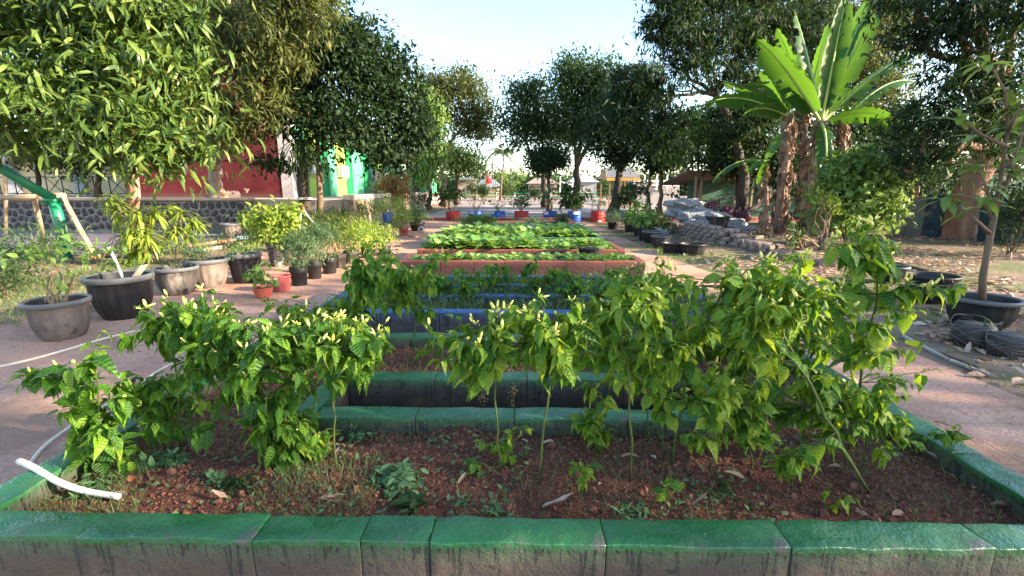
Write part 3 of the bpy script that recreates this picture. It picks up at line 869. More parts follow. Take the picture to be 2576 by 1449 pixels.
# a second small green building and gate farther back
b2 = thing('small_building', 'small far pavilion with a green wall and orange roof under the weeping tree', 'building', (-9.6, 44, 1.03))
mb = MB(); box(mb, (0, 1.5, 1.4), (2.2, 3, 2.8)); mb.obj('wall', M_MINT, b2)
mb = MB(); box(mb, (-.3, -.02, .9), (.7, .06, 1.8)); mb.obj('doorway', M_BLK, b2)
mb = MB(); V = [(-2, -1, 2.8), (2, -1, 2.8), (2, 4, 2.8), (-2, 4, 2.8), (0, 1.5, 4.2)]
mb.add(V, [(0, 1, 4), (1, 2, 4), (2, 3, 4), (3, 0, 4), (3, 2, 1, 0)]); mb.obj('roof', MATS['orange_tiles'], b2)
# building on the far left behind the railing
LY = 27
b3 = thing('white_building', 'pale cream building with a bluish white roof behind the railing at far left', 'building', (W(150, 480, LY)[0], LY, TZ))
mb = MB(); box(mb, (0, 2, 1.0), (16, 4, 2.0)); mb.obj('wall', surf('cream_plaster', (.5, .44, .28), (.62, .56, .38), 2, .85, .1), b3)
mb = MB(); box(mb, (0, 1.6, 2.25), (17, 5.6, .5)); mb.obj('roof', surf('bluish_white', (.5, .52, .56), (.62, .64, .68), 2, .7, .1), b3)
for xx in (-6.5, -2.5, 1.5, 5.5):
    mb = MB(); box(mb, (xx, -.15, 1.0), (.6, .3, 2.0)); mb.obj('pillar', surf('bluish_pillar', (.3, .32, .36), (.4, .42, .46), 2, .8, .1), b3)
rl = thing('railing', 'dark metal railing with crossed bars on the terrace in front of the cream building', 'railing', (W(150, 480, 23)[0], 23, TZ))
mb = MB()
for zz in (.95, .15): bar(mb, (-7, 0, zz), (7, 0, zz), .04)
mb.obj('rail', M_BLK, rl)
for i in range(18):
    xx = -7 + i * .8
    mb = MB(); bar(mb, (xx, 0, 0), (xx, 0, .95), .035); mb.obj('post', M_BLK, rl)
    if i % 2 == 0 and i < 17:
        mb = MB(); bar(mb, (xx, 0, .15), (xx + .8, 0, .93), .025); bar(mb, (xx, .01, .93), (xx + .8, .01, .15), .025); mb.obj('cross_bar', M_BLK, rl)
# ================================================================ FAR BACKGROUND
M_CORR = surf('pale_sheet_roof', (.34, .33, .33), (.44, .43, .42), 2, .5, .1)
M_CREAM = surf('cream_wall', (.27, .21, .15), (.34, .27, .2), 2, .85, .1)
def house(name, label, x0, x1, ytop, ywall, ybase, Y, dep, wallm, roofm, wins=(), hip=True, over=.5):
    p0, p1 = W(x0, ybase, Y), W(x1, ybase, Y)
    zb = 0.0; zw = W(x0, ywall, Y)[2]; zr = W(x0, ytop, Y)[2]
    cx = (p0[0] + p1[0]) / 2; wd_ = p1[0] - p0[0]
    t = thing(name, label, 'house', (cx, Y, 0))
    mb = MB(); box(mb, (0, dep / 2, (zw + zb) / 2), (wd_, dep, zw - zb)); mb.obj('wall', wallm, t)
    o = over; a = wd_ / 2 + o
    ri = a * .45 if hip else a
    V = [(-a, -o, zw), (a, -o, zw), (a, dep + o, zw), (-a, dep + o, zw), (-ri, dep / 2, zr), (ri, dep / 2, zr)]
    mb = MB(); mb.add(V, [(0, 1, 5, 4), (1, 2, 5), (2, 3, 4, 5), (3, 0, 4), (3, 2, 1, 0)]); rf = mb.obj('roof', roofm, t)
    for (a0, a1, z0, z1) in wins:
        q0, q1 = W(a0, z1, Y), W(a1, z0, Y)
        mb = MB(); box(mb, ((q0[0] + q1[0]) / 2 - cx, -.03, (q0[2] + q1[2]) / 2), (q1[0] - q0[0], .1, q1[2] - q0[2])); mb.obj('window', M_BLK, t)
    return t
house('small_house', 'small cream house with a flat grey roof far across the courtyard', 1148, 1192, 445, 452, 478, 70, 5, M_CREAM, surf('grey_roof', (.14, .15, .16), (.2, .21, .22), 3, .7),
      [(1157, 1159, 457, 460), (1161, 1163, 457, 460), (1169, 1171, 457, 460), (1176, 1178, 457, 460), (1176, 1184, 466, 475)], True, .6)
hs = house('roofed_house', 'far house with a pale blue grey pyramid roof below the red water tank', 1200, 1252, 450, 470, 480, 75, 6, M_CREAM, surf('bluish_roof', (.17, .19, .22), (.24, .26, .29), 3, .6, .2))
wt = thing('water_tank', 'bright red cylindrical water tank above the far blue grey roof', 'water tank', W(1229, 462, 74))
mb = MB(); rr = px(8, 74); lathe(mb, [(0, 0), (rr, 0), (rr, px(17, 74)), (rr * .8, px(20, 74)), (0, px(20.5, 74))], 18); mb.obj('tank', surf('red_plastic', (.5, .03, .04), (.6, .06, .06), 3, .4), wt)
mb = MB()
for a, b_ in ((-.7, -.7), (.7, -.7), (.7, .7), (-.7, .7)): bar(mb, (a * rr, b_ * rr, -px(12, 74)), (a * rr, b_ * rr, 0), .12)
mb.obj('stand', MATS['grey_metal'], wt)
house('long_house', 'far long house with a pinkish roof between the tree trunks', 1330, 1400, 447, 462, 480, 80, 6, M_CREAM, surf('pink_roof', (.22, .17, .15), (.3, .24, .21), 3, .8))
house('pale_house', 'far pale house with a white sheet roof seen right of the middle trees', 1438, 1500, 440, 458, 480, 85, 7, surf('pale_wall', (.22, .22, .22), (.3, .29, .28), 2, .8), M_CORR)
# gazebo with corrugated roof
Yz = 38
def Z_(y, Y): return W(1300, y, Y)[2]
gz = thing('gazebo', 'open shelter with a white corrugated roof and orange fascia across the courtyard', 'gazebo', (W(1556, 480, Yz)[0], Yz, .1))
x0, x1 = px(-37, Yz), px(42, Yz); ze, zt = Z_(448, Yz) - .1, Z_(420, Yz) - .1
mb = MB(); n_ = 76; V = []
for i in range(n_ + 1):
    t_ = i / n_; zz = .04 * (1 if i % 4 < 2 else -1)
    V += [(x0 + (x1 - x0) * t_, -1.2, ze + zz), (x0 * .82 + (x1 * .8 - x0 * .82) * t_, 1.0, zt + zz)]
mb.add(V, [(2 * i, 2 * i + 2, 2 * i + 3, 2 * i + 1) for i in range(n_)])
V2 = [(v[0], 3.2, ze) if k % 2 == 0 else v for k, v in enumerate(V)]
mb.add(V2, [(2 * i, 2 * i + 1, 2 * i + 3, 2 * i + 2) for i in range(n_)])
mb.obj('roof', M_CORR, gz)
M_ORNG = surf('orange_board', (.62, .25, .05), (.72, .32, .08), 3, .6)
mb = MB(); box(mb, ((x0 + x1) / 2, -1.22, ze - .12), (x1 - x0, .05, .2)); mb.obj('fascia', M_ORNG, gz)
for a in (x0 + .3, x1 - .25):
    for yy in (-1.05, 2.9):
        mb = MB(); box(mb, (a, yy, (ze - .1) / 2), (.1, .1, ze - .1)); mb.obj('post', surf('rust', (.2, .09, .06), (.3, .15, .1), 5, .8), gz)
mb = MB(); box(mb, ((x0 + x1) / 2, 1, .2), (x1 - x0 - .2, 3.6, .4)); mb.obj('platform', surf('peach_plaster', (.38, .28, .21), (.46, .35, .27), 3, .8), gz)
# white framed building right of the gazebo
wf = thing('framed_building', 'white two storey building with an open metal frame balcony beyond the slim twin trunks', 'building', (W(1660, 480, 50)[0], 50, 0))
mb = MB(); box(mb, (0, 3, Z_(452, 50) / 2), (px(110, 50), 4, Z_(452, 50))); mb.obj('wall', surf('whitish_wall', (.26, .24, .23), (.34, .31, .3), 2, .8), wf)
mb = MB()
for xx in (-60, -35, -5, 20): bar(mb, (px(xx, 50), .6, Z_(478, 50)), (px(xx, 50), .6, Z_(437, 50)), .14)
for yy in (437, 455, 466): bar(mb, (px(-60, 50), .6, Z_(yy, 50)), (px(50, 50), .6, Z_(yy, 50) + (.3 if yy == 437 else 0)), .12)
mb.obj('frame', M_WHITE, wf)
# utility poles with wires
for i, (x, yt, Y, lb) in enumerate([(1240, 408, 85, 'tall thin utility pole with wires beside the coconut palm'), (1209, 413, 95, 'thin leaning utility pole left of the red water tank')]):
    t = thing('utility_pole', lb, 'utility pole', (W(x, 480, Y)[0], Y, 0))
    mb = MB(); zt = W(x, yt, Y)[2]; tube(mb, [(0, 0, 0), (0, 0, zt)], [.16, .1], 8); mb.obj('pole', BARKD, t)
    mb = MB(); bar(mb, (-.9, 0, zt - .5), (.9, 0, zt - .4), .1); mb.obj('crossarm', BARKD, t)
    if i == 0:
        mb = MB()
        for dz in (0, .5, 1.1):
            for tx, ty, tz in ((-22, 12, zt - .6), (26, 6, zt + .5)):
                a, b_ = A(0, 0, zt - .3 - dz), A(tx, ty, tz - dz)
                tube(mb, [a + (b_ - a) * q - A(0, 0, 1) * 1.2 * math.sin(q * PI) for q in np.linspace(0, 1, 9)], .035, 4)
        mb.obj('wire', M_BLK, t)
# low green fence, white goal posts in the distance
fn = thing('low_fence', 'low green metal fence with white posts along the far edge of the courtyard', 'fence', (0, 62, .1))
for i in range(13):
    mb = MB(); box(mb, (-8 + i * 2.4, 0, .5), (.14, .14, 1.0)); mb.obj('post', M_WHITE, fn)
for zz in (.35, .8):
    mb = MB(); bar(mb, (-8, 0, zz), (21, 0, zz), .1, .14); mb.obj('rail', M_GRN, fn)
gp = thing('football_goal', 'white metal goal standing at the far side of the courtyard', 'goal', (W(1408, 490, 42)[0], 42, .1))
mb = MB()
h_ = Z_(447, 42)
for q in ((0, 0), (1.1, 0)): tube(mb, [(q[0], q[1], 0), (q[0], q[1], h_ * (1 if q[0] == 0 else .8))], .07, 6)
bar(mb, (0, 0, 2.0), (1.1, .5, 1.7), .08); mb.obj('post', M_WHITE, gp)
for x, y0, y1, Y, lb in ((1490, 497, 447, 30, 'thin pale metal pole beside the dark leaning trunk in the middle distance'), (1378, 0, 0, 0, ''),):
    if not Y: continue
    t = thing('metal_pole', lb, 'pole', W(x, y0, Y)); t.location[2] = .1
    mb = MB(); tube(mb, [(0, 0, 0), (px(8, Y), 0, Z_(y1, Y))], .035, 6); mb.obj('pole', M_WHITE, t)
# ================================================================ RIGHT SIDE: shed, wall, fence
Ys = 21
sh = thing('shed', 'open lean-to shed with a flat rusty roof on thin posts left of the banana plants', 'shed', (W(1790, 520, Ys)[0], Ys, 0))
x0, x1 = px(-85, Ys), px(120, Ys); zt = Z_(431, Ys); 
M_RUSTR = surf('old_sheet_roof', (.1, .075, .07), (.2, .16, .14), 4, .85, .5, .01, 20)
mb = MB(); V = [(x0, -.8, zt - .0), (x1, -.8, zt - .0), (x1, 2.6, zt - .5), (x0, 2.6, zt - .5)]
V = V + [(a, b_, c - .08) for a, b_, c in V]; mb.add(V, [(0, 1, 2, 3), (7, 6, 5, 4), (0, 4, 5, 1), (1, 5, 6, 2), (2, 6, 7, 3), (3, 7, 4, 0)]); mb.obj('roof', M_RUSTR, sh)
for i, xx in enumerate((-55, -25, 40, 100)):
    mb = MB(); bar(mb, (px(xx, Ys), -.6 + .8 * (i % 2), 0), (px(xx, Ys), -.6 + .8 * (i % 2), zt - .12 * (1 + i % 2)), .08); mb.obj('post', surf('weathered_wood', (.22, .2, .15), (.34, .3, .24), 8, .9, .5, .005, 30, stretch=(1, 1, .2)), sh)
mb = MB(); bar(mb, W(1850, 560, 18.5) - np.array(sh.location), W(1950, 480, 18.5) - np.array(sh.location), .16); mb.obj('leaning_beam', M_RUSTR, sh)
bwall = thing('blue_wall', 'low wall of worn blue and grey painted panels behind the big leaning trunk', 'wall', (8, 15.5, 0))
M_BLUEW = surf('worn_blue', (.008, .03, .055), (.02, .055, .085), 3, .8, .4, .01, 20, c3=(.13, .13, .13), sc3=2.2, t3=.56)
M_GREYW = surf('worn_grey', (.09, .1, .095), (.17, .18, .17), 3, .8, .4, .01, 20, c3=(.08, .15, .13), sc3=1.5, t3=.55)
pA, pB = G(2235, 590, 0), G(2700, 625, 0)
pA, pB = A(pA[0], pA[1], 0), A(pB[0], pB[1], 0)
dv = nrm(pB - pA); LL = np.linalg.norm(pB - pA); k_ = 9
Rw = np.array([dv, nrm(np.cross(A(0, 0, 1), dv)), A(0, 0, 1)]).T
for i in range(k_):
    mb = MB(); c = pA + dv * LL * (i + .5) / k_ - A(8, 15.5, 0)
    box(mb, tuple(c + A(0, 0, .55 + .03 * (i % 3))), (LL / k_ - .02, .1, 1.1 + .06 * (i % 3)), R=Rw); mb.obj('wall_panel', (M_GREYW if i in (0, 1) else M_BLUEW), bwall)
pf = thing('pipe_fence', 'fence of pale horizontal metal pipes over dark mesh at the right edge', 'fence', (pB[0], pB[1], 0))
q0 = pA + dv * LL * .48 + A(.3, .5, 0) - pB * A(1, 1, 0); q1 = q0 + dv * 6
for zz in (1.75, 2.15, 2.6):
    mb = MB(); tube(mb, [q0 + A(0, 0, zz), q1 + A(0, 0, zz)], .04, 8); mb.obj('rail', surf('galvanised', (.35, .37, .4), (.5, .52, .55), 4, .45, metal=.3), pf)
for i in range(5):
    mb = MB(); a = q0 + dv * i * 1.5; tube(mb, [a, a + A(0, 0, 2.65)], .045, 8); mb.obj('post', MATS['galvanised'], pf)
mb = MB()
for i in range(60):
    a = q0 + dv * i * .1 + A(0, .03, 1.1); tube(mb, [a, a + dv * .8 + A(0, 0, 1.45)], .006, 3); tube(mb, [a + dv * .8, a + A(0, 0, 1.45)], .006, 3)
tag(mb.obj('mesh', M_BLK, pf), kind='stuff')
bw2 = thing('boundary_wall', 'dark mossy green boundary wall behind the shrubs at right', 'wall', (12, 22.5, 0))
mb = MB(); box(mb, (4, 0, 1.0), (16, .2, 2.0)); mb.obj('wall_body', surf('mossy_wall', (.03, .1, .07), (.07, .16, .11), 3, .8, .4, .01, 20), bw2)
# white edging strip and board at right
es = thing('edging', 'pale worn edging strip lying along the right side of the path', 'edging', (3.2, 3.2, 0))
for a, b_ in (((2390, 912), (2492, 948)), ((2270, 850), (2385, 908))):
    mb = MB(); p, q = G(*a), G(*b_); o_ = A(3.2, 3.2, 0); bar(mb, p - o_ + A(0, 0, .02), q - o_ + A(0, 0, .012), .03, .02); mb.obj('strip', surf('dirty_white', (.22, .2, .18), (.5, .47, .43), 9, .8, .2, .004, 40), es)
# ================================================================ TREES
# near mango at the left
tree('mango_tree', 'near mango tree at left with long sunlit drooping leaves and an orange lit trunk', G(352, 648), W(322, 395, 8.6),
     [Bl(50, 270, 190, 7.2, 100), Bl(300, 330, 170, 7.0, 85), Bl(435, 370, 90, 7.3, 55), Bl(380, 400, 60, 7.2, 30), Bl(90, 380, 70, 7.2, 20), Bl(365, 215, 130, 7.6, 130), Bl(230, 190, 130, 7.8, 120),
      Bl(350, 60, 140, 7.8, 110), Bl(200, 30, 150, 8.2, 90), Bl(-60, 200, 120, 7.6, 90), Bl(-80, 20, 150, 8, 100), Bl(-150, 280, 150, 7.5, 90), Bl(80, 90, 110, 8.6, 50), Bl(320, -120, 220, 8.6, 120)],
     .13, L_MANGOSUN, BARKR, 'whorl', 2300, 12, .25, 11, T_LANCE, nparts=300, sub=(11, .36), gaps=.3, lo=.6, hidden=.75, droop=.38)
# second mango on the terrace
b2_ = W(548, 503, 17); b2_[2] = TZ
tree('mango_tree', 'mango tree with a forked orange lit trunk on the terrace before the red building', b2_, W(540, 425, 16.6),
     [Bl(570, 320, 90, 12.8, 70), Bl(650, 230, 70, 11.9, 70), Bl(560, 120, 100, 13, 100), Bl(710, 60, 90, 11.8, 80), Bl(500, 20, 130, 13, 80), Bl(680, 140, 70, 11.8, 60), Bl(480, 250, 80, 13.6, 110), Bl(760, -40, 110, 12, 70), Bl(650, 310, 45, 12, 40), Bl(800, 30, 50, 11.8, 40)],
     .27, L_OLIVE, BARKR, 'whorl', 2300, 9, .25, 12, T_LANCE2, gaps=.3, lo=.6, hidden=.75, droop=.4)
mb = MB(); rg = np.random.default_rng(77)
# dark dense tree
b3_ = G(763, 590)
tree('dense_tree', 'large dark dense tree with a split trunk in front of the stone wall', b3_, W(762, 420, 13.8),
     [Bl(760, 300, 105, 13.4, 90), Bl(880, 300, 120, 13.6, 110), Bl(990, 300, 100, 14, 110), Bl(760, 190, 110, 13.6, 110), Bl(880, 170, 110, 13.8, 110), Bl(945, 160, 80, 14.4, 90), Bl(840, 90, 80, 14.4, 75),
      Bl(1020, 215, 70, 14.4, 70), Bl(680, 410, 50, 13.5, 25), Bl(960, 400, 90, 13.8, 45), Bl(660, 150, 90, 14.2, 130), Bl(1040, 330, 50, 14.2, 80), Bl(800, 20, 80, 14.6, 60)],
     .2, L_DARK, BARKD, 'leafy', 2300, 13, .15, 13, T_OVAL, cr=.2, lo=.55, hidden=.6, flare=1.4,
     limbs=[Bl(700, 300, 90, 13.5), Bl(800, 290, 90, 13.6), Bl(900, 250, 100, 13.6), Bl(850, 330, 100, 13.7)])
t = thing('thin_tree', 'slim grey trunked young tree right of the dark split trunk', 'tree', G(803, 592))
mb = MB(); b_ = G(803, 592); tube(mb, [A(0, 0, 0), W(805, 500, 13.4) - b_, W(803, 440, 13.4) - b_, W(798, 370, 13.5) - b_, W(800, 300, 13.7) - b_], [.1, .085, .08, .065, .04], 8)
limb(mb, W(805, 480, 13.4) - b_, W(822, 400, 13.2) - b_, .04, .02, rg); mb.obj('trunk', BARK, t)
mb = MB(); cloud(mb, T_OVAL, *leafy(rg, [(Bl(815, 385, 40, 13.2)[0] - b_, Bl(815, 385, 40, 13.2)[1])], 30, .15, 10, .15)); mb.obj('crown', L_MID, t)
t = tag(MB().add(*(lambda m: (np.concatenate([v for v, _ in m.v]), m.f[0][0]))(tube(MB(), [(.21 * math.cos(a), .21 * math.sin(a) * 1.0, .02 * a / 6) for a in np.linspace(0, 6 * PI, 50)], .014, 5, cap=False)), 0, True).obj('cord', M_WHITE, None, W(768, 503, 13.9)), 'white cord wound round the dark split trunk', 'cord')
# hanging fern on the dark tree
hf = tag(thing('hanging_plant', 'tuft of long hanging strap leaves high in the fork of the dark tree', 'plant', W(758, 350, 13.0)))
mb = MB(); n_ = 70
D_ = rdir(rg, n_) * A(1, 1, .5) + A(0, 0, -.4)
cloud(mb, leaf_template([(0, .012), (.3, .02), (.7, .016), (1, 0)], .1, .9), np.zeros((n_, 3)), D_, A(0, 0, 1) + rdir(rg, n_) * .3, rg.uniform(.5, 1.1, n_)); mb.obj('leaves', L_MID, hf)
# third: trees in the middle distance at left
def mid(name, label, bx, by, Y, fx, fy, blobs, r0, leafm, n, per, size, seed, bark=BARK, z0=.1, **k):
    b_ = W(bx, by, Y); b_[2] = z0
    return tree(name, label, b_, W(fx, fy, Y), [Bl(*q[:3], Y + (q[4] if len(q) > 4 else 0), q[3]) for q in blobs], r0, leafm, bark, 'leafy', n, per, size, seed, T_SIMPLE, **k)
mid('tall_tree', 'tall light brownish green tree with slim bent twin trunks left of the sky gap', 1112, 480, 36, 1118, 400,
    [(1130, 260, 60, 75), (1180, 250, 50, 60), (1150, 200, 50, 35), (1215, 290, 30, 45), (1090, 230, 50, 50), (1200, 330, 35, 35), (1170, 320, 55, 45)], .22, L_OLIVE, 900, 12, .28, 21, cr=.5, limbs=[Bl(1130, 280, 50, 36), Bl(1180, 290, 50, 36), Bl(1150, 300, 40, 36)])
mid('tall_tree', 'dark round tree with the lowest crown behind the twin trunks', 1150, 480, 42, 1150, 440, [(1160, 415, 48, 40), (1130, 390, 40, 30), (1185, 400, 30, 30)], .25, L_MID, 420, 12, .3, 22, cr=.5, bark=BARKD)
mid('weeping_tree', 'weeping tree with hanging light green foliage left of the twin trunks', 1080, 485, 30, 1078, 430,
    [(1080, 320, 36, 60), (1085, 400, 38, 60), (1062, 440, 30, 40), (1070, 260, 30, 40)], .15, L_LIGHT, 900, 11, .26, 23, droop=1.6, cr=.3)
mid('flowering_shrub', 'bushy shrub with orange red young leaves right of the green building', 985, 510, 22, 985, 490, [(985, 465, 45, 42), (965, 490, 30, 20), (1005, 485, 28, 22)], .05, L_RED, 420, 12, .12, 24, cr=.16, z0=.0)
# middle and right distance
mid('tall_tree', 'dark green tree with open crown immediately right of the sky gap', 1372, 490, 34, 1368, 430,
    [(1310, 340, 50, 50), (1350, 300, 50, 60), (1310, 250, 35, 50), (1345, 220, 25, 30), (1390, 330, 45, 60), (1280, 300, 25, 35)], .24, L_MID, 800, 12, .26, 31, cr=.45, bark=BARKD)
mid('round_tree', 'small dark round crowned tree on a short trunk before the far houses', 1382, 490, 28, 1380, 455, [(1375, 405, 46, 34), (1360, 420, 30, 22), (1400, 395, 30, 25)], .14, L_DARK, 420, 12, .2, 32, cr=.25, bark=BARKD)
mid('tall_tree', 'broad dark tree with two slim trunks in the middle of the far row', 1450, 490, 32, 1450, 425,
    [(1440, 260, 60, 90), (1490, 220, 60, 80), (1460, 340, 60, 60), (1430, 180, 35, 45), (1500, 320, 60, 60), (1530, 260, 50, 70)], .28, L_MID, 1300, 12, .26, 33, cr=.45, bark=BARKD)
mid('leaning_tree', 'dark tree with a leaning forked trunk behind the thin white pole', 1545, 505, 26, 1560, 430,
    [(1560, 330, 70, 70), (1600, 260, 60, 70), (1520, 350, 50, 50), (1620, 350, 60, 50), (1560, 400, 50, 30)], .27, L_DARK, 1300, 12, .21, 34, cr=.32, bark=BARKD)
# big right mango: high crown behind the banana
b5_ = W(1868, 520, 19); b5_[2] = 0
fk = W(1800, 240, 18.5)
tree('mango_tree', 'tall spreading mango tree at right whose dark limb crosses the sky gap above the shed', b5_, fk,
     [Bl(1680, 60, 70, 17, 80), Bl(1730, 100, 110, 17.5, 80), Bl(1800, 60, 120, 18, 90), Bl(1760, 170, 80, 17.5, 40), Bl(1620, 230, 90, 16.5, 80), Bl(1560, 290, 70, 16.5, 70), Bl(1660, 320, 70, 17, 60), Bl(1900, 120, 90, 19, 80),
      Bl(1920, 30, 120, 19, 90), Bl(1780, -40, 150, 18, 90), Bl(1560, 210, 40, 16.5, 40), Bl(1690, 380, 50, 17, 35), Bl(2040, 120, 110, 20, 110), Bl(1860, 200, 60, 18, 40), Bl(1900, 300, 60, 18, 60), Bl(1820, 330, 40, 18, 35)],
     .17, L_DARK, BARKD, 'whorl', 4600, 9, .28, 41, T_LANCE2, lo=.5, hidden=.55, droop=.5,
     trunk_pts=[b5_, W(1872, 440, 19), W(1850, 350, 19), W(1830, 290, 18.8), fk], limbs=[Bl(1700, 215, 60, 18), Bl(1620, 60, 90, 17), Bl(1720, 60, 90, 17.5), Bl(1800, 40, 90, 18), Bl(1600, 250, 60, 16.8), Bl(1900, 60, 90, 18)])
mid('slim_tree', 'slim bare lower trunk nearest the white sacks, left of its twin', 1628, 520, 24, 1640, 420, [(1650, 380, 40, 40), (1690, 350, 40, 35)], .12, L_DARK, 300, 10, .2, 42, z0=0, cr=.3)
mid('slim_tree', 'slim straight trunk standing right of its twin behind the white sacks', 1661, 515, 23, 1664, 430, [(1680, 400, 40, 40), (1640, 410, 25, 25)], .12, L_DARK, 300, 10, .2, 43, z0=0, cr=.3)
mid('pink_flowering_tree', 'light green tree with pink blossom clusters above the shed', 1760, 520, 22, 1755, 450, [(1720, 350, 60, 45), (1770, 330, 60, 50), (1820, 370, 70, 50), (1710, 400, 50, 30), (1760, 290, 50, 30)], .12, L_LIGHT, 800, 11, .2, 44, z0=0, cr=.3)
mid('dense_tree', 'dark leafy tree between the pink blossom and the banana clump', 1860, 520, 20, 1860, 450, [(1850, 330, 65, 60), (1900, 380, 60, 60), (1830, 410, 70, 40), (1920, 300, 50, 50), (1960, 420, 60, 60)], .18, L_DARK, 1100, 12, .19, 45, z0=0, cr=.26, bark=BARKD)
mid('background_tree', 'yellow green sunlit tree high behind the banana leaves', 2000, 500, 27, 2000, 300, [(2010, 60, 110, 90), (2130, 150, 110, 120), (1960, 240, 70, 70), (2200, 250, 80, 90), (2080, 330, 90, 60), (2230, 60, 70, 90)], .3, L_OLIVE, 2200, 12, .24, 46, z0=0, cr=.4)
mid('background_tree', 'dark shade tree filling the gap behind the banana trunks', 2110, 540, 23, 2110, 430, [(2060, 440, 90, 60), (2170, 400, 80, 70), (2240, 330, 70, 70), (2260, 450, 80, 60), (1940, 470, 70, 50)], .2, L_DARK, 1500, 12, .2, 47, z0=0, cr=.3, bark=BARKD)
# mango at the right with dense dark crown over the big trunk
bt = G(2415, 603)
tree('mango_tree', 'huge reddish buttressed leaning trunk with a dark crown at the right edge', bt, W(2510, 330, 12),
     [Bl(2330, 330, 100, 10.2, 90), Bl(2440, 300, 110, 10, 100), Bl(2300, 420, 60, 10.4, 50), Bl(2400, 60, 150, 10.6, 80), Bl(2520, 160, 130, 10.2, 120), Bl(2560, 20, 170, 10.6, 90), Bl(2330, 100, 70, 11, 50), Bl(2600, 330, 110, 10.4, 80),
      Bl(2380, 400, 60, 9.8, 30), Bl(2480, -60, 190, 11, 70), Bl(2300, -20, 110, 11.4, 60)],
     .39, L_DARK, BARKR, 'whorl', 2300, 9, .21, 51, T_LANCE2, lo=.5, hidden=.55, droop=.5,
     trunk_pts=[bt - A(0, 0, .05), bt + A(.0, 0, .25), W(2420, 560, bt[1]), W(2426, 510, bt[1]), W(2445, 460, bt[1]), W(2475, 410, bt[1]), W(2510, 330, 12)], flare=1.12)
b_ = G(2322, 589); by_ = b_[1]
tree('small_tree', 'small dark tree with a thin twisted trunk left of the huge leaning trunk', b_, W(2300, 490, by_ - .4),
     [Bl(2250, 420, 60, 11.6, 50), Bl(2310, 440, 60, 12.8, 40), Bl(2290, 370, 60, 12.6, 50)], .09, L_DARK, BARKR, 'whorl', 300, 9, .17, 52, T_LANCE2,
     trunk_pts=[b_, W(2335, 565, by_), W(2312, 545, by_), W(2318, 520, by_), W(2300, 490, by_ - .4)])
# unseen tree added right of the frame, placed and thinned to dapple the beds
tree('added_shade_tree', 'unseen tree added beyond the right edge to shade the front beds', (18.4, -1.6, 0), (18.2, -1.4, 3.6),
     [(A(18, -1, 6.2), A(2.2, 2.6, 1.5)), (A(18.5, -4, 6.4), A(2.2, 2.4, 1.6)), (A(19, 1.6, 6.2), A(2, 2.0, 1.5)), (A(19, -1.5, 7.6), A(2, 2.6, 1.1)), (A(17, -2.4, 4.6), A(2.4, 2.4, 1.5)), (A(18, 1.2, 4.4), A(2, 2, 1.3)), (A(18.5, -6.5, 5.5), A(2, 2, 1.8))],
     .3, L_MID, BARK, 'leafy', 440, 11, .4, 60, T_SIMPLE, cr=.5, lo=.2, hidden=.1)
# left edge background trees on the terrace, and behind
def terr(x, y0, Y): q = W(x, y0, Y); q[2] = TZ; return q
tree('background_tree', 'dark tree behind the railing at far left', terr(92, 480, 21), W(92, 420, 21), [Bl(90, 380, 90, 21, 50), Bl(0, 330, 100, 21, 80), Bl(150, 400, 60, 21, 35), Bl(-80, 250, 120, 21, 120)], .12, L_DARK, BARKD, 'leafy', 800, 11, .2, 61, T_SIMPLE, cr=.3)
tree('background_tree', 'slim dark tree left of the red building', terr(245, 480, 20.6), W(250, 420, 20.6), [Bl(240, 380, 80, 20, 50), Bl(180, 420, 50, 20, 30), Bl(320, 400, 60, 20, 45), Bl(260, 280, 120, 21, 100)], .13, L_DARK, BARKD, 'leafy', 800, 11, .2, 62, T_SIMPLE, cr=.3)
tree('background_tree', 'tall dark tree rising behind the red building', terr(620, 480, 27.5), W(620, 300, 27), [Bl(600, 200, 160, 27, 150), Bl(450, 120, 140, 27, 130), Bl(720, 120, 130, 27, 130), Bl(560, 20, 170, 27, 120), Bl(760, 300, 100, 27, 70), Bl(300, 60, 150, 27, 110)], .4, L_DARK, BARKD, 'leafy', 1700, 12, .36, 63, T_SIMPLE, cr=.6)
# dangling roots in the second mango
rt = thing('aerial_roots', 'bundle of brown hanging aerial roots in the shade between the two left mangoes', 'roots', W(500, 10, 12.8))
b_ = W(500, 10, 12.8); mb = MB()
for i in range(26):
    x_ = rg.uniform(430, 620); a = W(x_, rg.uniform(-30, 60), 12.6) - b_; e = W(x_ + rg.uniform(-30, 60), rg.uniform(120, 290), 12.6 + rg.uniform(-.4, .4)) - b_
    limb(mb, a, e, .018, .008, rg, 8, .04, 0, sides=4)
mb.obj('root', BARKR, rt)
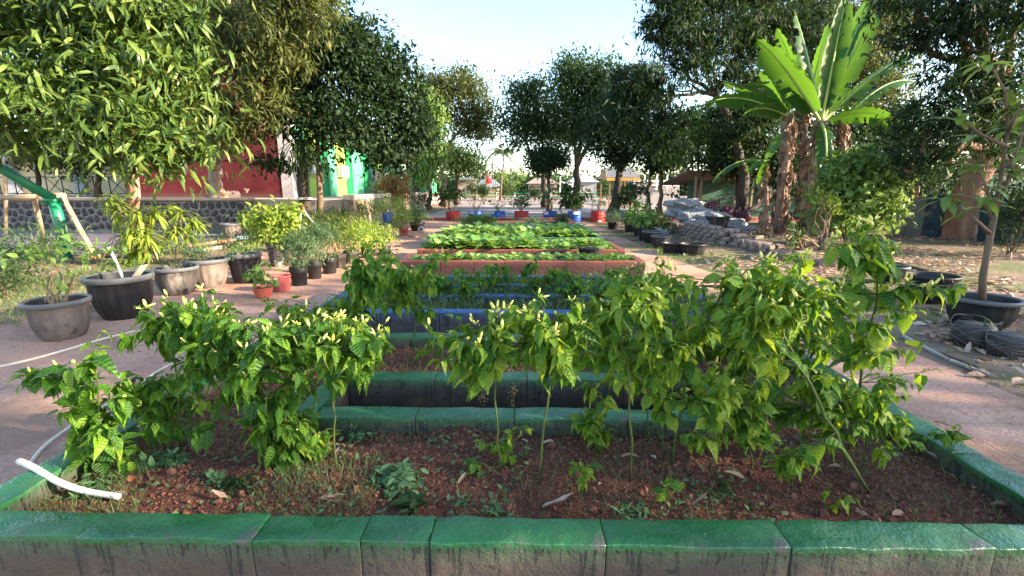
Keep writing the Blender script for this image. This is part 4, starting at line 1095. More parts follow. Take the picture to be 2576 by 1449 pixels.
# ---------------------------------------------------------------- palm
pY = 55
pb = W(1258, 490, pY); pb[2] = .1
t = thing('coconut_palm', 'tall thin coconut palm with drooping brownish fronds far off in the sky gap', 'palm tree', pb)
top = W(1264, 380, pY) - pb
mb = MB(); tube(mb, [A(0, 0, 0), W(1262, 440, pY) - pb, W(1268, 410, pY) - pb, top], [.16, .11, .09, .08], 8); mb.obj('trunk', BARK, t)
for i in range(15):
    a = 2 * PI * i / 15 + rg.uniform(-.2, .2); el = rg.uniform(-.2, .9); L_ = rg.uniform(1.3, 2.1)
    h_ = A(math.cos(a), math.sin(a), 0); mb = MB(); pts = [top + h_ * L_ * s * math.cos(el * (1 - s)) + A(0, 0, L_ * (math.sin(el) * s - .75 * s * s)) for s in np.linspace(0, 1, 9)]
    tube(mb, pts, .025, 4, cap=False)
    Pp, Dd = [], []
    for s in np.linspace(.15, 1, 24):
        k = s * 8; j = min(int(k), 7); q = pts[j] + (pts[j + 1] - pts[j]) * (k - j); sd = np.cross(h_, A(0, 0, 1))
        for g_ in (-1, 1): Pp.append(q); Dd.append(sd * g_ * .7 + h_ * .4 + A(0, 0, -.7))
    cloud(mb, T_BLADE, Pp, Dd, np.array([[0, 0, 1.]] * len(Pp)), .5, 1.6); mb.obj('frond', L_OLIVE, t)
# ---------------------------------------------------------------- banana
def banana_leaf(t, base, d, L, wd, seed, bend=.5, mat=None, roll=0., tear=.3, fold=.25):
    """one long leaf: midrib, pleated blade with ragged splits"""
    r = random.Random(seed)
    d = nrm(d); up = A(0, 0, 1); side = nrm(np.cross(d, up)) if abs(d[2]) < .97 else A(math.cos(seed), math.sin(seed), 0)
    hz = nrm(np.cross(up, side)); n = 26
    pts = []; p = np.array(base, float); dd = d.copy()
    for i in range(n + 1):
        pts.append(p.copy()); p = p + dd * (L / n)
        dd = nrm(dd + A(0, 0, -1) * bend / n * (0.3 + 2.2 * i / n))
    pts = np.array(pts); T_ = nrm(np.gradient(pts, axis=0))
    mb = MB(); tube(mb, pts, list(np.linspace(.03, .005, n + 1) * (L / 2)), 6); rib = mb
    V, U, Fc = [], [], []
    pet = 3
    for sgn in (-1, 1):
        dropv = 0; k0 = len(V); torn = False
        for i in range(pet, n + 1):
            s = (i - pet) / (n - pet)
            w_ = wd * 1.12 * (math.sin(PI * min(1, s * .93 + .07)) ** .5) * (1 - .25 * s) if s < 1 else .01
            sd = nrm(side * math.cos(roll) + np.cross(T_[i], side) * math.sin(roll)); nn = np.cross(sd, T_[i])
            if nn[2] < 0: nn = -nn
            if r.random() < tear * .5: dropv = r.uniform(-.35, .1)
            pl = .018 * (1 if i % 2 else -1)
            for q in (0, .5, 1.0):
                V.append(pts[i] + sd * sgn * w_ * q * (1 - .1 * q) + nn * (w_ * q * fold - w_ * q * q * (.5 + .35 * abs(dropv)) + pl * q) + T_[i] * (w_ * q * .25))
                U.append((.5 + .5 * sgn * q, s))
        m = n - pet
        for i in range(m):
            tr = r.random() < tear * .4
            for q in range(2):
                a = k0 + i * 3 + q
                if tr and q == 1: continue
                Fc.append((a, a + 1, a + 4, a + 3))
    mb2 = MB(); mb2.add(V, np.array(Fc), 0, True, np.array(U))
    lf = mb2.obj('leaf', mat or L_BAN, t); rib.obj('midrib', M_RIB, lf)
    return lf
M_RIB = surf('leaf_midrib', (.3, .4, .1), (.42, .5, .16), 4, .5, 0)
M_HUSK = surf('dead_banana_sheath', (.14, .08, .06), (.38, .25, .18), 3, .9, .6, .02, 18, stretch=(1, 1, .3))
def banana(label, base, top, r0, leaves, seed, husks=120, group='banana plants in the clump'):
    base, top = np.array(base, float), np.array(top, float)
    t = thing('banana_plant', label, 'banana plant', base, 0, group)
    g = np.random.default_rng(seed)
    mb = MB(); ax = top - base
    tube(mb, [ax * s + A(.05 * math.sin(4 * s + seed), 0, 0) for s in np.linspace(0, 1, 9)], list(r0 * np.linspace(1.1, .45, 9)), 12); mb.obj('trunk', M_HUSK, t)
    P, D, N, Sx = [], [], [], []
    for i in range(husks):
        s = g.uniform(.05, .98) ; a = g.uniform(0, 2 * PI); o = A(math.cos(a), math.sin(a), 0)
        P.append(ax * s + o * r0 * (1.1 - .6 * s) + A(0, 0, .1)); D.append(o * g.uniform(.05, .4) + A(0, 0, -1) + g.normal(size=3) * .25); N.append(o + g.normal(size=3) * .4); Sx.append(g.uniform(.2, .5))
    mb = MB(); cloud(mb, leaf_template([(0, .08), (.3, .2), (.6, .13), (.8, .17), (1, 0)], .5, .3, .06), P, D, N, Sx, .9)
    o = mb.obj('dead_sheaths', L_DRY, t); o['kind'] = 'stuff'
    for i, (tx, ty, dY, wd, bend, L_, roll, tear) in enumerate(leaves):
        tip = W(tx, ty, base[1] + dY) - base
        d = tip - ax
        d0 = nrm(d) + A(0, 0, bend * .45)
        banana_leaf(t, ax * .97, d0, np.linalg.norm(d) * L_, wd, seed * 10 + i, bend, None, roll, tear)
    return t
BY = 14.2
def bb(x, y, Y): q = W(x, y, Y); q[2] = 0; return q
banana('tallest banana plant with huge upright backlit leaves in the middle of the clump', bb(2045, 560, BY), W(2066, 300, BY), .19,
       [(2185, -5, .3, .4, .2, 1.05, .5, .3), (2130, -25, -.3, .38, .15, 1.0, .3, .3), (1915, 95, -.6, .46, .3, 1.05, .4, .4), (2005, 35, .6, .38, .2, 1.05, -.2, .4), (1945, 150, .2, .4, .3, 1.05, -.4, .5),
        (2320, 110, .4, .3, .45, 1.05, .3, .7), (2240, 300, -.8, .34, 1.0, 1.15, -.7, .8), (2060, 455, -.9, .26, 1.6, 1.5, 0, .3), (2200, 30, .0, .4, .25, 1.05, .6, .2)], 3, 150)
banana('shorter banana plant at the left of the clump with drooping dark leaves', bb(1968, 555, BY + .6), W(1985, 285, BY + .6), .17,
       [(1785, 250, -.4, .34, .7, 1.1, .8, .3), (1880, 275, -.8, .3, .6, 1.1, .7, .3), (1915, 130, .2, .42, .3, 1.05, .3, .2), (2010, 130, .5, .36, .3, 1.05, -.3, .3), (1830, 200, .6, .34, .5, 1.1, .2, .4)], 4, 130)
banana('banana trunk at the right of the clump wrapped in hanging brown dead leaves', bb(2105, 560, BY + 1.0), W(2125, 290, BY + 1), .17,
       [(2260, 330, .3, .34, .9, 1.15, -.6, .8), (2290, 190, .6, .3, .8, 1.1, .3, .8)], 5, 150)
banana('slim banana stem standing behind the others with torn high leaves', bb(2020, 550, BY + 1.4), W(2030, 270, BY + 1.4), .13,
       [(1960, 70, .2, .34, .3, 1.05, .5, .6), (2080, 60, .2, .32, .3, 1.05, -.5, .5), (1880, 200, .3, .28, .8, 1.1, .6, .8)], 8, 110)
banana('small banana sucker bending low at the left of the clump beside the shed', bb(1925, 560, BY - .4), W(1925, 400, BY - .4), .08,
       [(1800, 455, -.7, .3, .9, 1.1, .2, .3), (1885, 425, -.9, .3, .7, 1.0, .3, .1), (1905, 470, -.5, .22, 1.2, 1.0, .9, .1), (1960, 330, .2, .2, .4, 1.0, 0, .2)], 6, 40)
# ---------------------------------------------------------------- shrubs at right
def shrub(name, label, base, blobs, leafm, n, per, size, seed, T=T_OVAL, cr=.12, cat='shrub', droop=.3, r0=.03, group=None, stems=7, stemm=None):
    rg = np.random.default_rng(seed); base = np.array(base, float)
    t = thing(name, label, cat, base, 0, group)
    mb = MB()
    for i in range(stems):
        c, r = blobs[i % len(blobs)]
        limb(mb, A(0, 0, -.02) + rg.normal(size=3) * A(.03, .03, 0), c - base + rdir(rg, 1)[0] * r * .6, r0, r0 * .3, rg, 7, .05, .05, sides=6)
    mb.obj('stem', stemm or BARK, t)
    P, D, N, s = leafy(rg, blobs, n, cr, per, size, .25, 0, droop)
    k = P[:, 2] > base[2] + .02
    mb = MB(); cloud(mb, T, P[k] - base, D[k], N[k], s[k]); mb.obj('foliage', leafm, t)
    return t
shrub('shrub', 'bright green broad leaved shrub climbing right of the banana clump', bb(2140, 575, 11.6), [Bl(2150, 430, 65, 11.6, 55), Bl(2100, 540, 50, 11.4, 35), Bl(2130, 500, 65, 11.4, 50), Bl(2200, 470, 45, 11.6, 50), Bl(2210, 530, 50, 11.4, 35), Bl(2090, 470, 30, 11.4, 30)], L_LIGHT, 950, 9, .16, 71, cr=.16)
shrub('shrub', 'small pale leaved sprig growing in front of the cut tree stump', bb(2075, 575, 10.5), [Bl(2070, 490, 40, 10.5, 18), Bl(2095, 520, 20, 10.5, 15)], L_YEL, 60, 7, .08, 72, cr=.08)
shrub('purple_plant', 'patch of low dark purple leaved plants behind the white sacks', bb(1815, 545, 17.5), [Bl(1800, 530, 45, 17.5, 22), Bl(1850, 540, 30, 17.5, 14)], leafmat('purple_leaf', [(0, (.05, .02, .04)), (1, (.14, .07, .1))], (.2, .05, .1), .2), 150, 8, .14, 73, cr=.12)
shrub('shrub', 'young leafy seedling between the loose bricks and the tree stump', G(2010, 637), [Bl(2000, 585, 35, 8.2, 20), Bl(1985, 610, 25, 8.2, 12)], L_MID, 30, 7, .13, 74, T_LANCE, cr=.06)
shrub('shrub', 'dark green weedy bush spilling over the near end of the brick stack', G(1655, 580), [Bl(1650, 560, 45, 14.8, 22), Bl(1630, 540, 25, 15, 16)], L_MID, 160, 8, .11, 75, cr=.1)
t = thing('tree_stump', 'cut reddish tree stump standing on the dry grass right of the banana clump', 'tree stump', G(2066, 573)); mb = MB()
tube(mb, [(0, 0, -.05), (.0, 0, .2), (.02, 0, .75)], [.25, .18, .16], 14); mb.obj('stump', BARKR, t)
# leaf litter and grass on the right
def scatter(n, x0, x1, y0, y1, rg, ok=None, zf=None):
    P = np.stack([rg.uniform(x0, x1, n), rg.uniform(y0, y1, n), np.zeros(n)], 1)
    if ok: P = P[[ok(a, b) for a, b, _ in P]]
    if zf: P[:, 2] = [zf(a, b) for a, b, _ in P]
    return P
def nz(a, b, f=1., s=0): return mnoise.noise(Vector((a * f, b * f, s)))
P = scatter(13000, 3.35, 13, 2.2, 17, rg, lambda a, b: nz(a, b, .55, 3) > -.12); P[:, 2] = rg.uniform(.008, .03, len(P))
mb = MB(); D_ = rdir(rg, len(P)) * A(1, 1, .25); cloud(mb, T_OVAL, P, D_, A(0, 0, 1) + rdir(rg, len(P)) * .45, rg.uniform(.06, .19, len(P)), .8)
tag(mb.obj('leaf_litter', L_DRYP), 'dry brown leaf litter covering the ground at right', kind='stuff')
def grass_patch(name, n, x0, x1, y0, y1, h, ok, seed, mat=L_GRASS, zf=None, wd=1.0):
    rg = np.random.default_rng(seed); P = scatter(n, x0, x1, y0, y1, rg, ok, zf); m = len(P)
    D_ = rdir(rg, m) * A(1, 1, 0) * .6 + A(0, 0, 1); mb = MB()
    cloud(mb, T_BLADE, P, D_, rdir(rg, m) * A(1, 1, .1), rg.uniform(.4, 1.2, m) * h, wd); return tag(mb.obj(name, mat), kind='stuff')
grass_patch('grass', 26000, 3.2, 12, 3, 16, .075, lambda a, b: nz(a, b, .7, 9) > .0, 5)
grass_patch('grass', 9000, 1.9, 4.2, 8.8, 15, .09, lambda a, b: nz(a, b, .8, 2) > -.05 and a > 2.3 + .4 * nz(a, b, 1.5), 6)
grass_patch('grass', 5000, -9.5, -3.6, 4.6, 13, .08, lambda a, b: nz(a, b, .9, 4) > .08 and a < -3.9 - .12 * b + .5 * nz(a, b, 2), 7)
grass_patch('grass', 5000, -7.5, -4.4, 4.3, 7.5, .13, lambda a, b: a < -4.5 - (b - 4.3) * .45 and nz(a, b, 1.3, 5) > -.3, 8)
P = scatter(1500, -10, -4.4, 6.5, 13.5, rg, lambda a, b: nz(a, b, .8, 7) > -.1 and a < -2.5 - .32 * b); P[:, 2] = rg.uniform(.008, .03, len(P))
mb = MB(); cloud(mb, T_LANCE, P, rdir(rg, len(P)) * A(1, 1, .25), A(0, 0, 1) + rdir(rg, len(P)) * .45, rg.uniform(.12, .26, len(P)), .8)
tag(mb.obj('leaf_litter', L_DRY), 'orange brown fallen leaves under the strap leaved plants at left', kind='stuff')
# far shrubs along the courtyard
for i, (x, y, r, ry, Y, m_, lb) in enumerate([(1270, 475, 30, 16, 58, L_MID, 'clipped dark green bush below the coconut palm'), (1285, 435, 40, 28, 70, L_LIGHT, 'yellow green round far tree right of the coconut palm'), (1215, 478, 12, 14, 56, L_MID, 'small upright bush below the blue grey roof'),
       (1345, 482, 16, 12, 50, L_DARK, 'small dark bush left of the goal frame'), (1530, 475, 30, 24, 44, L_MID, 'green bush growing behind the shelter'), (1620, 425, 60, 26, 60, L_LIGHT, 'light green far tree behind the framed building'),
       (1580, 470, 22, 22, 42, L_DARK, 'dark bush inside the shade of the shelter'), (1128, 490, 12, 10, 30, L_YEL, 'yellowish clipped ball shrub at the foot of the twin trunks'), (1195, 470, 20, 14, 60, L_MID, 'green hedge clump before the cream house')]):
    b_ = W(x, 480, Y); b_[2] = .1
    tr_ = ry > 22 and Y > 50
    shrub('far_tree' if tr_ else 'bush', lb, b_, [Bl(x, y, r, Y, ry), Bl(x - r * .4, y + ry * .4, r * .6, Y, ry * .6), Bl(x + r * .4, y + ry * .3, r * .6, Y, ry * .6)], m_, 160, 10, px(4, Y), 80 + i, T_SIMPLE, cr=px(4, Y), cat='tree' if tr_ else 'bush', r0=px(1.2, Y), stems=4)
# distant tree belt that closes the horizon
mb = MB(); Pc = []
for i in range(150):
    a = rg.uniform(-1.05, 1.05); Pc.append((A(math.sin(a) * rg.uniform(125, 160), math.cos(a) * rg.uniform(125, 160), rg.uniform(.5, 2.5)), A(9, 6, rg.uniform(2.5, 4.5))))
cloud(mb, T_SIMPLE, *leafy(rg, Pc, 15000, 1.2, 6, 1.7, .3, 0, gaps=0)); tag(mb.obj('distant_trees', L_MID), 'hazy belt of far trees', kind='stuff')
for (nm, lb, x0, x1, y0, z_, m_) in (('hedge', 'dark hedge behind the right boundary wall', 9, 22, 24, 2.6, L_DARK), ('hedge', 'dark mass of shrubs behind the pipe fence at the right edge', 11.5, 22, 16.5, 3.6, L_DARK)):
    t = thing(nm, lb, 'hedge', (x0, y0, 0)); mb = MB()
    cloud(mb, T_SIMPLE, *leafy(rg, [(A(k - x0 * 0 - 0, 0, z_ * .5), A(1.6, 1.2, z_ * .6)) for k in np.arange(0, x1 - x0, 1.3)], 900, .3, 10, .24, .4, 0)); mb.obj('foliage', m_, t)
# ================================================================ CHILLI PLANTS
rg = np.random.default_rng(2024)
LEAFM = {}
for nm, m_ in (('d', L_CH1), ('m', L_CH2), ('y', L_CH3)):
    LEAFM[nm] = []
    for T in T_CH:
        mb = MB(); mb.add(T[0], T[1], 0, True, T[2]); LEAFM[nm].append(mb.mesh('leaf', m_))
M_FRUIT = surf('cream_chilli', (.58, .55, .1), (.76, .68, .2), 30, .35, 0, spec=.5)
M_FRUITR = surf('orange_chilli', (.7, .13, .02), (.8, .2, .03), 30, .28, 0, spec=.5)
M_CAP = surf('chilli_cap', (.16, .3, .05), (.22, .36, .08), 30, .4, 0)
def fruit_mesh(m_, fat):
    mb = MB()
    tube(mb, [(0, 0, -.55), (.03, 0, -.25), (0, 0, 0)], [.035, .04, .07], 5, 1)
    lathe(mb, [(.07, -.02), (.15 * fat, .05), (.175 * fat, .25), (.16 * fat, .55), (.12 * fat, .8), (.06 * fat, .95), (.001, 1.0)], 8, (0, 0, 0), 0)
    lathe(mb, [(.06, -.05), (.16 * fat, .02), (.165 * fat, .07)], 8, (0, 0, 0), 1)
    return mb.mesh('chilli', [m_, M_CAP])
FR = [fruit_mesh(M_FRUIT, 1.0), fruit_mesh(M_FRUIT, 1.25), fruit_mesh(M_FRUIT, .8)]
FRR = fruit_mesh(M_FRUITR, 1.0)
NLEAF = 0
def chilli(label, path, blobs, nleaf, size, nfruit, mix_=(.4, .45, .15), seed=0, r0=.0065, group='chilli plants in the raised beds', fr_red=0, fsize=.026, dspread=.9, nb=None, low=.35):
    """path: points of the main stem; blobs: (centre, radii) of the leafy regions."""
    global NLEAF
    g = np.random.default_rng(seed + 500)
    nleaf = int(min(290, nleaf * (3.7 if nleaf > 30 else 1.8))); r0 *= .62; size *= 1.0
    blobs = [(c, r * 1.3) for c, r in blobs]
    base = np.array(path[0], float)
    t = thing('chilli_plant', label, 'chilli plant', base, 0, group)
    P = np.array(path, float) - base
    # resample the stem with slight kinks
    pts = []
    for a, b in zip(P[:-1], P[1:]):
        for s in (0, .33, .66): pts.append(a + (b - a) * s + g.normal(size=3) * .004)
    pts.append(P[-1]); pts = np.array(pts)
    mb = MB(); tube(mb, pts, list(np.linspace(r0, r0 * .6, len(pts))), 7)
    area = np.array([r[0] * r[2] for c, r in blobs]); tot = area.sum()
    nb = nb or max(5, int(nleaf / 9))
    ids = g.choice(len(blobs), nb, p=area / tot)
    tips, segs = [], []
    fork = P[-1]
    for i in ids:
        c, r = blobs[i]
        d = rdir(g, 1)[0]
        tip = c - base + d * r * g.uniform(.3, 1.0) ** .6
        cand = pts[len(pts) // 3:]
        below = cand[cand[:, 2] < tip[2] + .02]
        if len(below) == 0: below = cand[:1]
        st = below[np.argmin(np.linalg.norm(below - tip, axis=1) + .6 * (tip[2] - below[:, 2]))]
        ctl = st + (tip - st) * A(.45, .45, .75)
        q = np.linspace(0, 1, 7)[:, None]
        B = (1 - q) ** 2 * st + 2 * q * (1 - q) * ctl + q * q * tip + g.normal(size=(7, 3)) * .004
        segs.append(B); tips.append(tip)
        tube(mb, B, list(np.linspace(r0 * .5, r0 * .22, 7)), 5, cap=False)
    mb.obj('stem', STEM, t)
    per = max(1, nleaf // nb)
    keys = ['d', 'm', 'y']
    for B in segs:
        for j in range(per):
            q = g.uniform(low, 1.0) * 6; k = min(int(q), 5); p = B[k] + (B[k + 1] - B[k]) * (q - k)
            h = rdir(g, 1)[0]; out = nrm(A(B[6][0], B[6][1], 0) - A(fork[0], fork[1], 0) * .8)
            h[2] = 0; h = nrm(h * dspread + out * .5)
            tipn = q / 6
            D = nrm(h * g.uniform(.35, .9) + A(0, 0, -g.uniform(-.15, 1.25) + .45 * (tipn > .9)))
            N = nrm(A(0, 0, 1) + h * .2 + g.normal(size=3) * .35)
            s = size * g.uniform(.45, 1.3) * (1.12 - .55 * tipn)
            me = LEAFM[keys[g.choice(3, p=np.array(mix_) / sum(mix_))]][g.integers(4)]
            p = p + D * s * .18
            inst('leaf', me, t, lmat(p, D, N, s, g.uniform(.85, 1.1))); NLEAF += 1
        for j in range(2):                                    # young leaves at the tip
            h = rdir(g, 1)[0]; D = nrm(h * A(1, 1, .3) + A(0, 0, .25)); s = size * g.uniform(.3, .55)
            inst('leaf', LEAFM[keys[min(2, g.integers(1, 3))] if mix_[0] < .6 else 'm'][3], t, lmat(B[6] + D * s * .15, D, A(0, 0, 1) + h * .1, s))
    nfruit = int(nfruit * 1.6)
    if nfruit:
        tops = sorted(range(len(tips)), key=lambda i: -tips[i][2])[:max(4, int(len(tips) * .62))]
        for j in range(nfruit):
            i = tops[g.integers(len(tops))]
            q = g.uniform(.75, 1.0) * 6; k = min(int(q), 5); p = segs[i][k] + (segs[i][k + 1] - segs[i][k]) * (q - k)
            D = nrm(g.normal(size=3) * A(.75, .75, .4) + A(0, 0, .9)); s = fsize * g.uniform(.55, 1.25)
            p = p + D * s * .6 + A(0, 0, .012)
            X = nrm(np.cross(D, A(1, .3, 0))); Y = np.cross(D, X)
            inst('chilli', FRR if j < fr_red else FR[g.integers(3)], t, Matrix(((X[0] * s, Y[0] * s, D[0] * s, p[0]), (X[1] * s, Y[1] * s, D[1] * s, p[1]), (X[2] * s, Y[2] * s, D[2] * s, p[2]), (0, 0, 0, 1))))
    return t
SZ = .215
def soilp(x, y): p = G(x, y, SZ); return A(p[0], p[1], ZFA(p[0], p[1]) - .01)
def cp(label, stem, blobs, *a, dy=None, **k):
    """stem: photo pixels from the base upwards; blobs: (x, y, rx, ry[, further away])"""
    b = soilp(*stem[0]); dy = dy or [0] * len(stem)
    path = [b] + [W(x, y, b[1] + dy[i + 1]) for i, (x, y) in enumerate(stem[1:])]
    bl = [Bl(q[0], q[1], q[2], b[1] + (q[4] if len(q) > 4 else 0), q[3], min(q[2], 150) * .8) for q in blobs]
    return chilli(label, path, bl, *a, **k)
DK, MD, YL, MX = (.6, .38, .02), (.25, .62, .13), (.1, .5, .4), (.2, .5, .3)
cp('leftmost chilli plant in the front bed with large dark leaves and an arm reaching left', [(262, 1192), (256, 1100), (245, 960), (250, 900)],
   [(120, 950, 60, 25), (250, 900, 70, 40), (235, 1000, 75, 60), (262, 1110, 70, 70)], 60, .118, 3, DK, 1, r0=.008)
cp('bushy dark chilli plant second from the left rising above the left rim', [(455, 1120), (450, 1000), (430, 870), (425, 830)],
   [(400, 800, 110, 60), (330, 850, 70, 60), (450, 880, 100, 90), (480, 790, 80, 50), (420, 970, 90, 50)], 150, .1, 16, DK, 2, r0=.008)
cp('dense chilli plant with long hanging leaves down to the soil left of the hole', [(668, 1182), (665, 1080), (680, 960), (690, 860)],
   [(640, 830, 100, 55), (680, 930, 90, 90), (670, 1060, 45, 90), (600, 1000, 60, 80), (740, 850, 60, 60)], 170, .105, 16, (.6, .4, 0), 3, r0=.009)
cp('chilli plant between the two bushy left plants with a low side branch', [(575, 1150), (570, 1040), (560, 920), (560, 850)],
   [(560, 820, 80, 55), (540, 920, 80, 90), (500, 1070, 50, 45), (590, 780, 60, 35)], 110, .098, 12, DK, 4)
cp('low leafy chilli plant with small hanging leaves by the left end of the hole', [(770, 1150), (765, 1100), (775, 1050)], [(760, 1080, 60, 55), (800, 1120, 40, 30)], 46, .07, 3, MD, 5)
cp('single stemmed forked chilli plant left of the centre with many cream chillies', [(846, 1182), (842, 1080), (838, 980), (880, 900)],
   [(860, 840, 90, 55), (950, 850, 60, 50), (790, 850, 70, 50), (930, 970, 40, 40), (880, 900, 110, 40)], 96, .1, 30, MD, 6, r0=.0075)
cp('chilli plant left of the centre stem whose crown carries a thick row of cream chillies', [(1256, 1188), (1250, 1080), (1246, 960), (1250, 900)],
   [(1200, 830, 110, 55), (1130, 880, 60, 50), (1290, 820, 90, 50), (1250, 900, 90, 50), (1130, 920, 40, 35)], 120, .098, 34, MD, 7, r0=.008, fr_red=1)
cp('tall chilli plant just right of the centre with two stems from one root', [(1352, 1215), (1372, 1060), (1384, 930), (1400, 860)],
   [(1400, 850, 80, 60), (1340, 800, 70, 45), (1450, 810, 60, 50), (1400, 900, 80, 40), (1390, 770, 60, 30)], 96, .098, 26, MD, 8, r0=.008)
cp('bright low chilli sprout at the foot of the centre stem', [(1288, 1165), (1290, 1120), (1292, 1070)], [(1295, 1110, 40, 45), (1225, 1110, 30, 30)], 30, .062, 0, YL, 9, r0=.004)
cp('low chilli seedling with drooping dark leaves lying left of the centre stem', [(1246, 1190), (1220, 1165), (1170, 1155)], [(1170, 1180, 45, 18)], 12, .065, 0, DK, 10, r0=.003)
cp('slender chilli plant with yellow green leaves low on its straight stem right of centre', [(1588, 1205), (1585, 1060), (1582, 930), (1560, 850), (1590, 780)],
   [(1570, 760, 90, 60), (1620, 830, 70, 60), (1530, 870, 50, 50), (1560, 980, 25, 40), (1650, 760, 70, 50), (1490, 790, 50, 40)], 96, .1, 12, MX, 11, r0=.0075)
cp('pale hanging leaved chilli plant in front of the right end of the hole', [(1500, 1135), (1500, 1060), (1502, 980)], [(1500, 1000, 45, 35), (1495, 1075, 50, 40)], 40, .08, 0, (.2, .3, .5), 12, r0=.005)
cp('tall thick stemmed chilli plant leaning right whose branches arch over the right side', [(1690, 1165), (1715, 1020), (1740, 900), (1785, 790), (1830, 720)],
   [(1790, 690, 110, 60), (1700, 740, 80, 60), (1880, 680, 90, 60), (1820, 790, 90, 60), (1930, 720, 70, 60), (1700, 860, 50, 60)], 150, .1, 26, MX, 13, r0=.0105)
cp('slim upright chilli plant close beside the thick leaning stem', [(1670, 1150), (1665, 1030), (1672, 900)], [(1680, 850, 60, 60), (1650, 950, 45, 60), (1690, 1010, 40, 50)], 54, .088, 4, YL, 14)
cp('chilli plant with dark middle leaves in the centre of the right group', [(2030, 1152), (2030, 1020), (2010, 900), (1990, 800)],
   [(1980, 720, 100, 60), (2020, 850, 90, 70), (2030, 980, 90, 80), (1960, 1040, 60, 50), (2080, 760, 80, 60)], 150, .102, 28, (.55, .35, .1), 15, r0=.009)
cp('leaning chilli plant whose bare green stem slants up left from the right front soil', [(2188, 1240), (2120, 1130), (2060, 1010), (1990, 880), (1960, 790)],
   [(1950, 740, 90, 60), (1880, 800, 70, 60), (2010, 700, 70, 50), (1990, 1130, 50, 40), (1900, 900, 50, 60)], 84, .105, 18, MX, 16, r0=.011)
cp('tallest chilli plant at the right crowned by upright cream chillies against the dry ground', [(2135, 1135), (2160, 1000), (2175, 880), (2200, 770), (2210, 680)],
   [(2190, 620, 90, 50), (2130, 680, 90, 60), (2230, 600, 50, 50), (2180, 760, 90, 70), (2100, 800, 70, 70), (2190, 880, 60, 60), (2330, 740, 110, 35), (2260, 920, 80, 50)], 170, .108, 52, (.35, .35, .3), 17, r0=.01)
cp('chilli plant at the right edge with a low arm of dark leaves over the rim', [(2175, 1180), (2180, 1090), (2200, 1010)], [(2230, 1080, 70, 40), (2190, 1000, 50, 50)], 44, .085, 2, MD, 18, r0=.006)
cp('tiny drooping yellow green chilli seedling alone in the middle front soil', [(1465, 1245), (1466, 1200), (1464, 1165)], [(1467, 1185, 28, 30)], 14, .06, 0, YL, 19, r0=.003)
cp('small sprawling dark chilli seedling in the front soil below the thick stem', [(1683, 1280), (1685, 1235), (1684, 1180)], [(1683, 1230, 30, 40)], 20, .05, 0, (.5, .5, 0), 20, r0=.003)
cp('small chilli seedling with one large leaf left of the slanting stem', [(1990, 1240), (1992, 1180), (1988, 1120)], [(1985, 1140, 45, 40)], 12, .105, 0, (.2, .5, .3), 21, r0=.004)
cp('weak fallen seedling on the front soil right of the single large leaf seedling', [(2120, 1280), (2110, 1260), (2095, 1245)], [(2110, 1250, 40, 15)], 9, .055, 0, MD, 22, r0=.0025)
cp('crumpled bright yellow green seedling by the right rim', [(2312, 1140), (2312, 1120), (2312, 1100)], [(2315, 1100, 26, 22)], 16, .05, 0, (0, .1, .9), 23, r0=.003)
cp('thin seedling at the far right beside the rim with spread narrow leaves', [(2380, 1185), (2395, 1130), (2415, 1075)], [(2400, 1095, 50, 30)], 12, .075, 0, DK, 24, r0=.003)
cp('thin seedling with bright hanging leaves right of the slanting stem', [(2197, 1195), (2205, 1130), (2210, 1080)], [(2205, 1110, 35, 45)], 18, .07, 0, YL, 25, r0=.003)
# plants in the far part of the front bed, behind the hole
cp('tall dark chilli plant behind the hole whose straight stem crosses the blue rim', [(1040, 868), (1044, 800), (1048, 745), (1050, 700)],
   [(1000, 690, 70, 50), (1070, 660, 60, 50), (950, 720, 60, 60), (1060, 750, 40, 40)], 90, .115, 14, (.55, .4, .05), 31, r0=.008)
cp('dark bushy chilli plant at the back left corner of the front bed', [(920, 905), (915, 840), (920, 780)], [(920, 720, 60, 60), (880, 760, 40, 50), (960, 650, 60, 40), (930, 630, 50, 30)], 84, .115, 12, DK, 32)
cp('chilli plant near the back left rim partly behind the dense left plants', [(780, 900), (800, 840), (810, 790)], [(820, 790, 70, 40), (740, 770, 70, 30), (680, 780, 50, 25)], 60, .11, 4, MD, 33)
cp('chilli plant behind the hole at right of the centre covered in small pale chillies', [(1560, 880), (1560, 800), (1570, 740)], [(1560, 720, 80, 45), (1480, 760, 60, 35), (1640, 700, 60, 45)], 80, .1, 26, MD, 34)
cp('chilli plant in the back right of the front bed below the arching branches', [(1780, 900), (1775, 840), (1780, 780)], [(1780, 780, 80, 60), (1850, 830, 50, 50), (1720, 830, 50, 40)], 70, .1, 8, MX, 35)
cp('bushy chilli plant in the back right part of the bed before the blue rim', [(1660, 885), (1665, 820), (1670, 740)], [(1670, 700, 70, 55), (1730, 740, 60, 50), (1620, 760, 50, 50)], 90, .1, 16, MX, 36)
cp('chilli plant behind the dark middle plant at right with yellowing leaves', [(1900, 930), (1895, 860), (1890, 800)], [(1880, 790, 80, 60), (1930, 860, 60, 60), (1840, 740, 50, 40)], 90, .1, 10, YL, 37)
cp('leafy chilli plant filling the back right corner of the bed', [(2020, 940), (2040, 860), (2060, 780)], [(2070, 760, 80, 60), (2120, 850, 60, 60), (2000, 820, 50, 50)], 90, .1, 12, MX, 38)
cp('low bright chilli plant behind the right end of the hole', [(1720, 905), (1722, 870), (1720, 840)], [(1720, 850, 60, 40), (1780, 880, 50, 30)], 50, .085, 2, YL, 39)
cp('leafy chilli plant low between the left bushy plants', [(400, 1130), (398, 1080), (395, 1020)], [(390, 1000, 70, 60), (420, 1060, 60, 50)], 60, .09, 2, DK, 40)
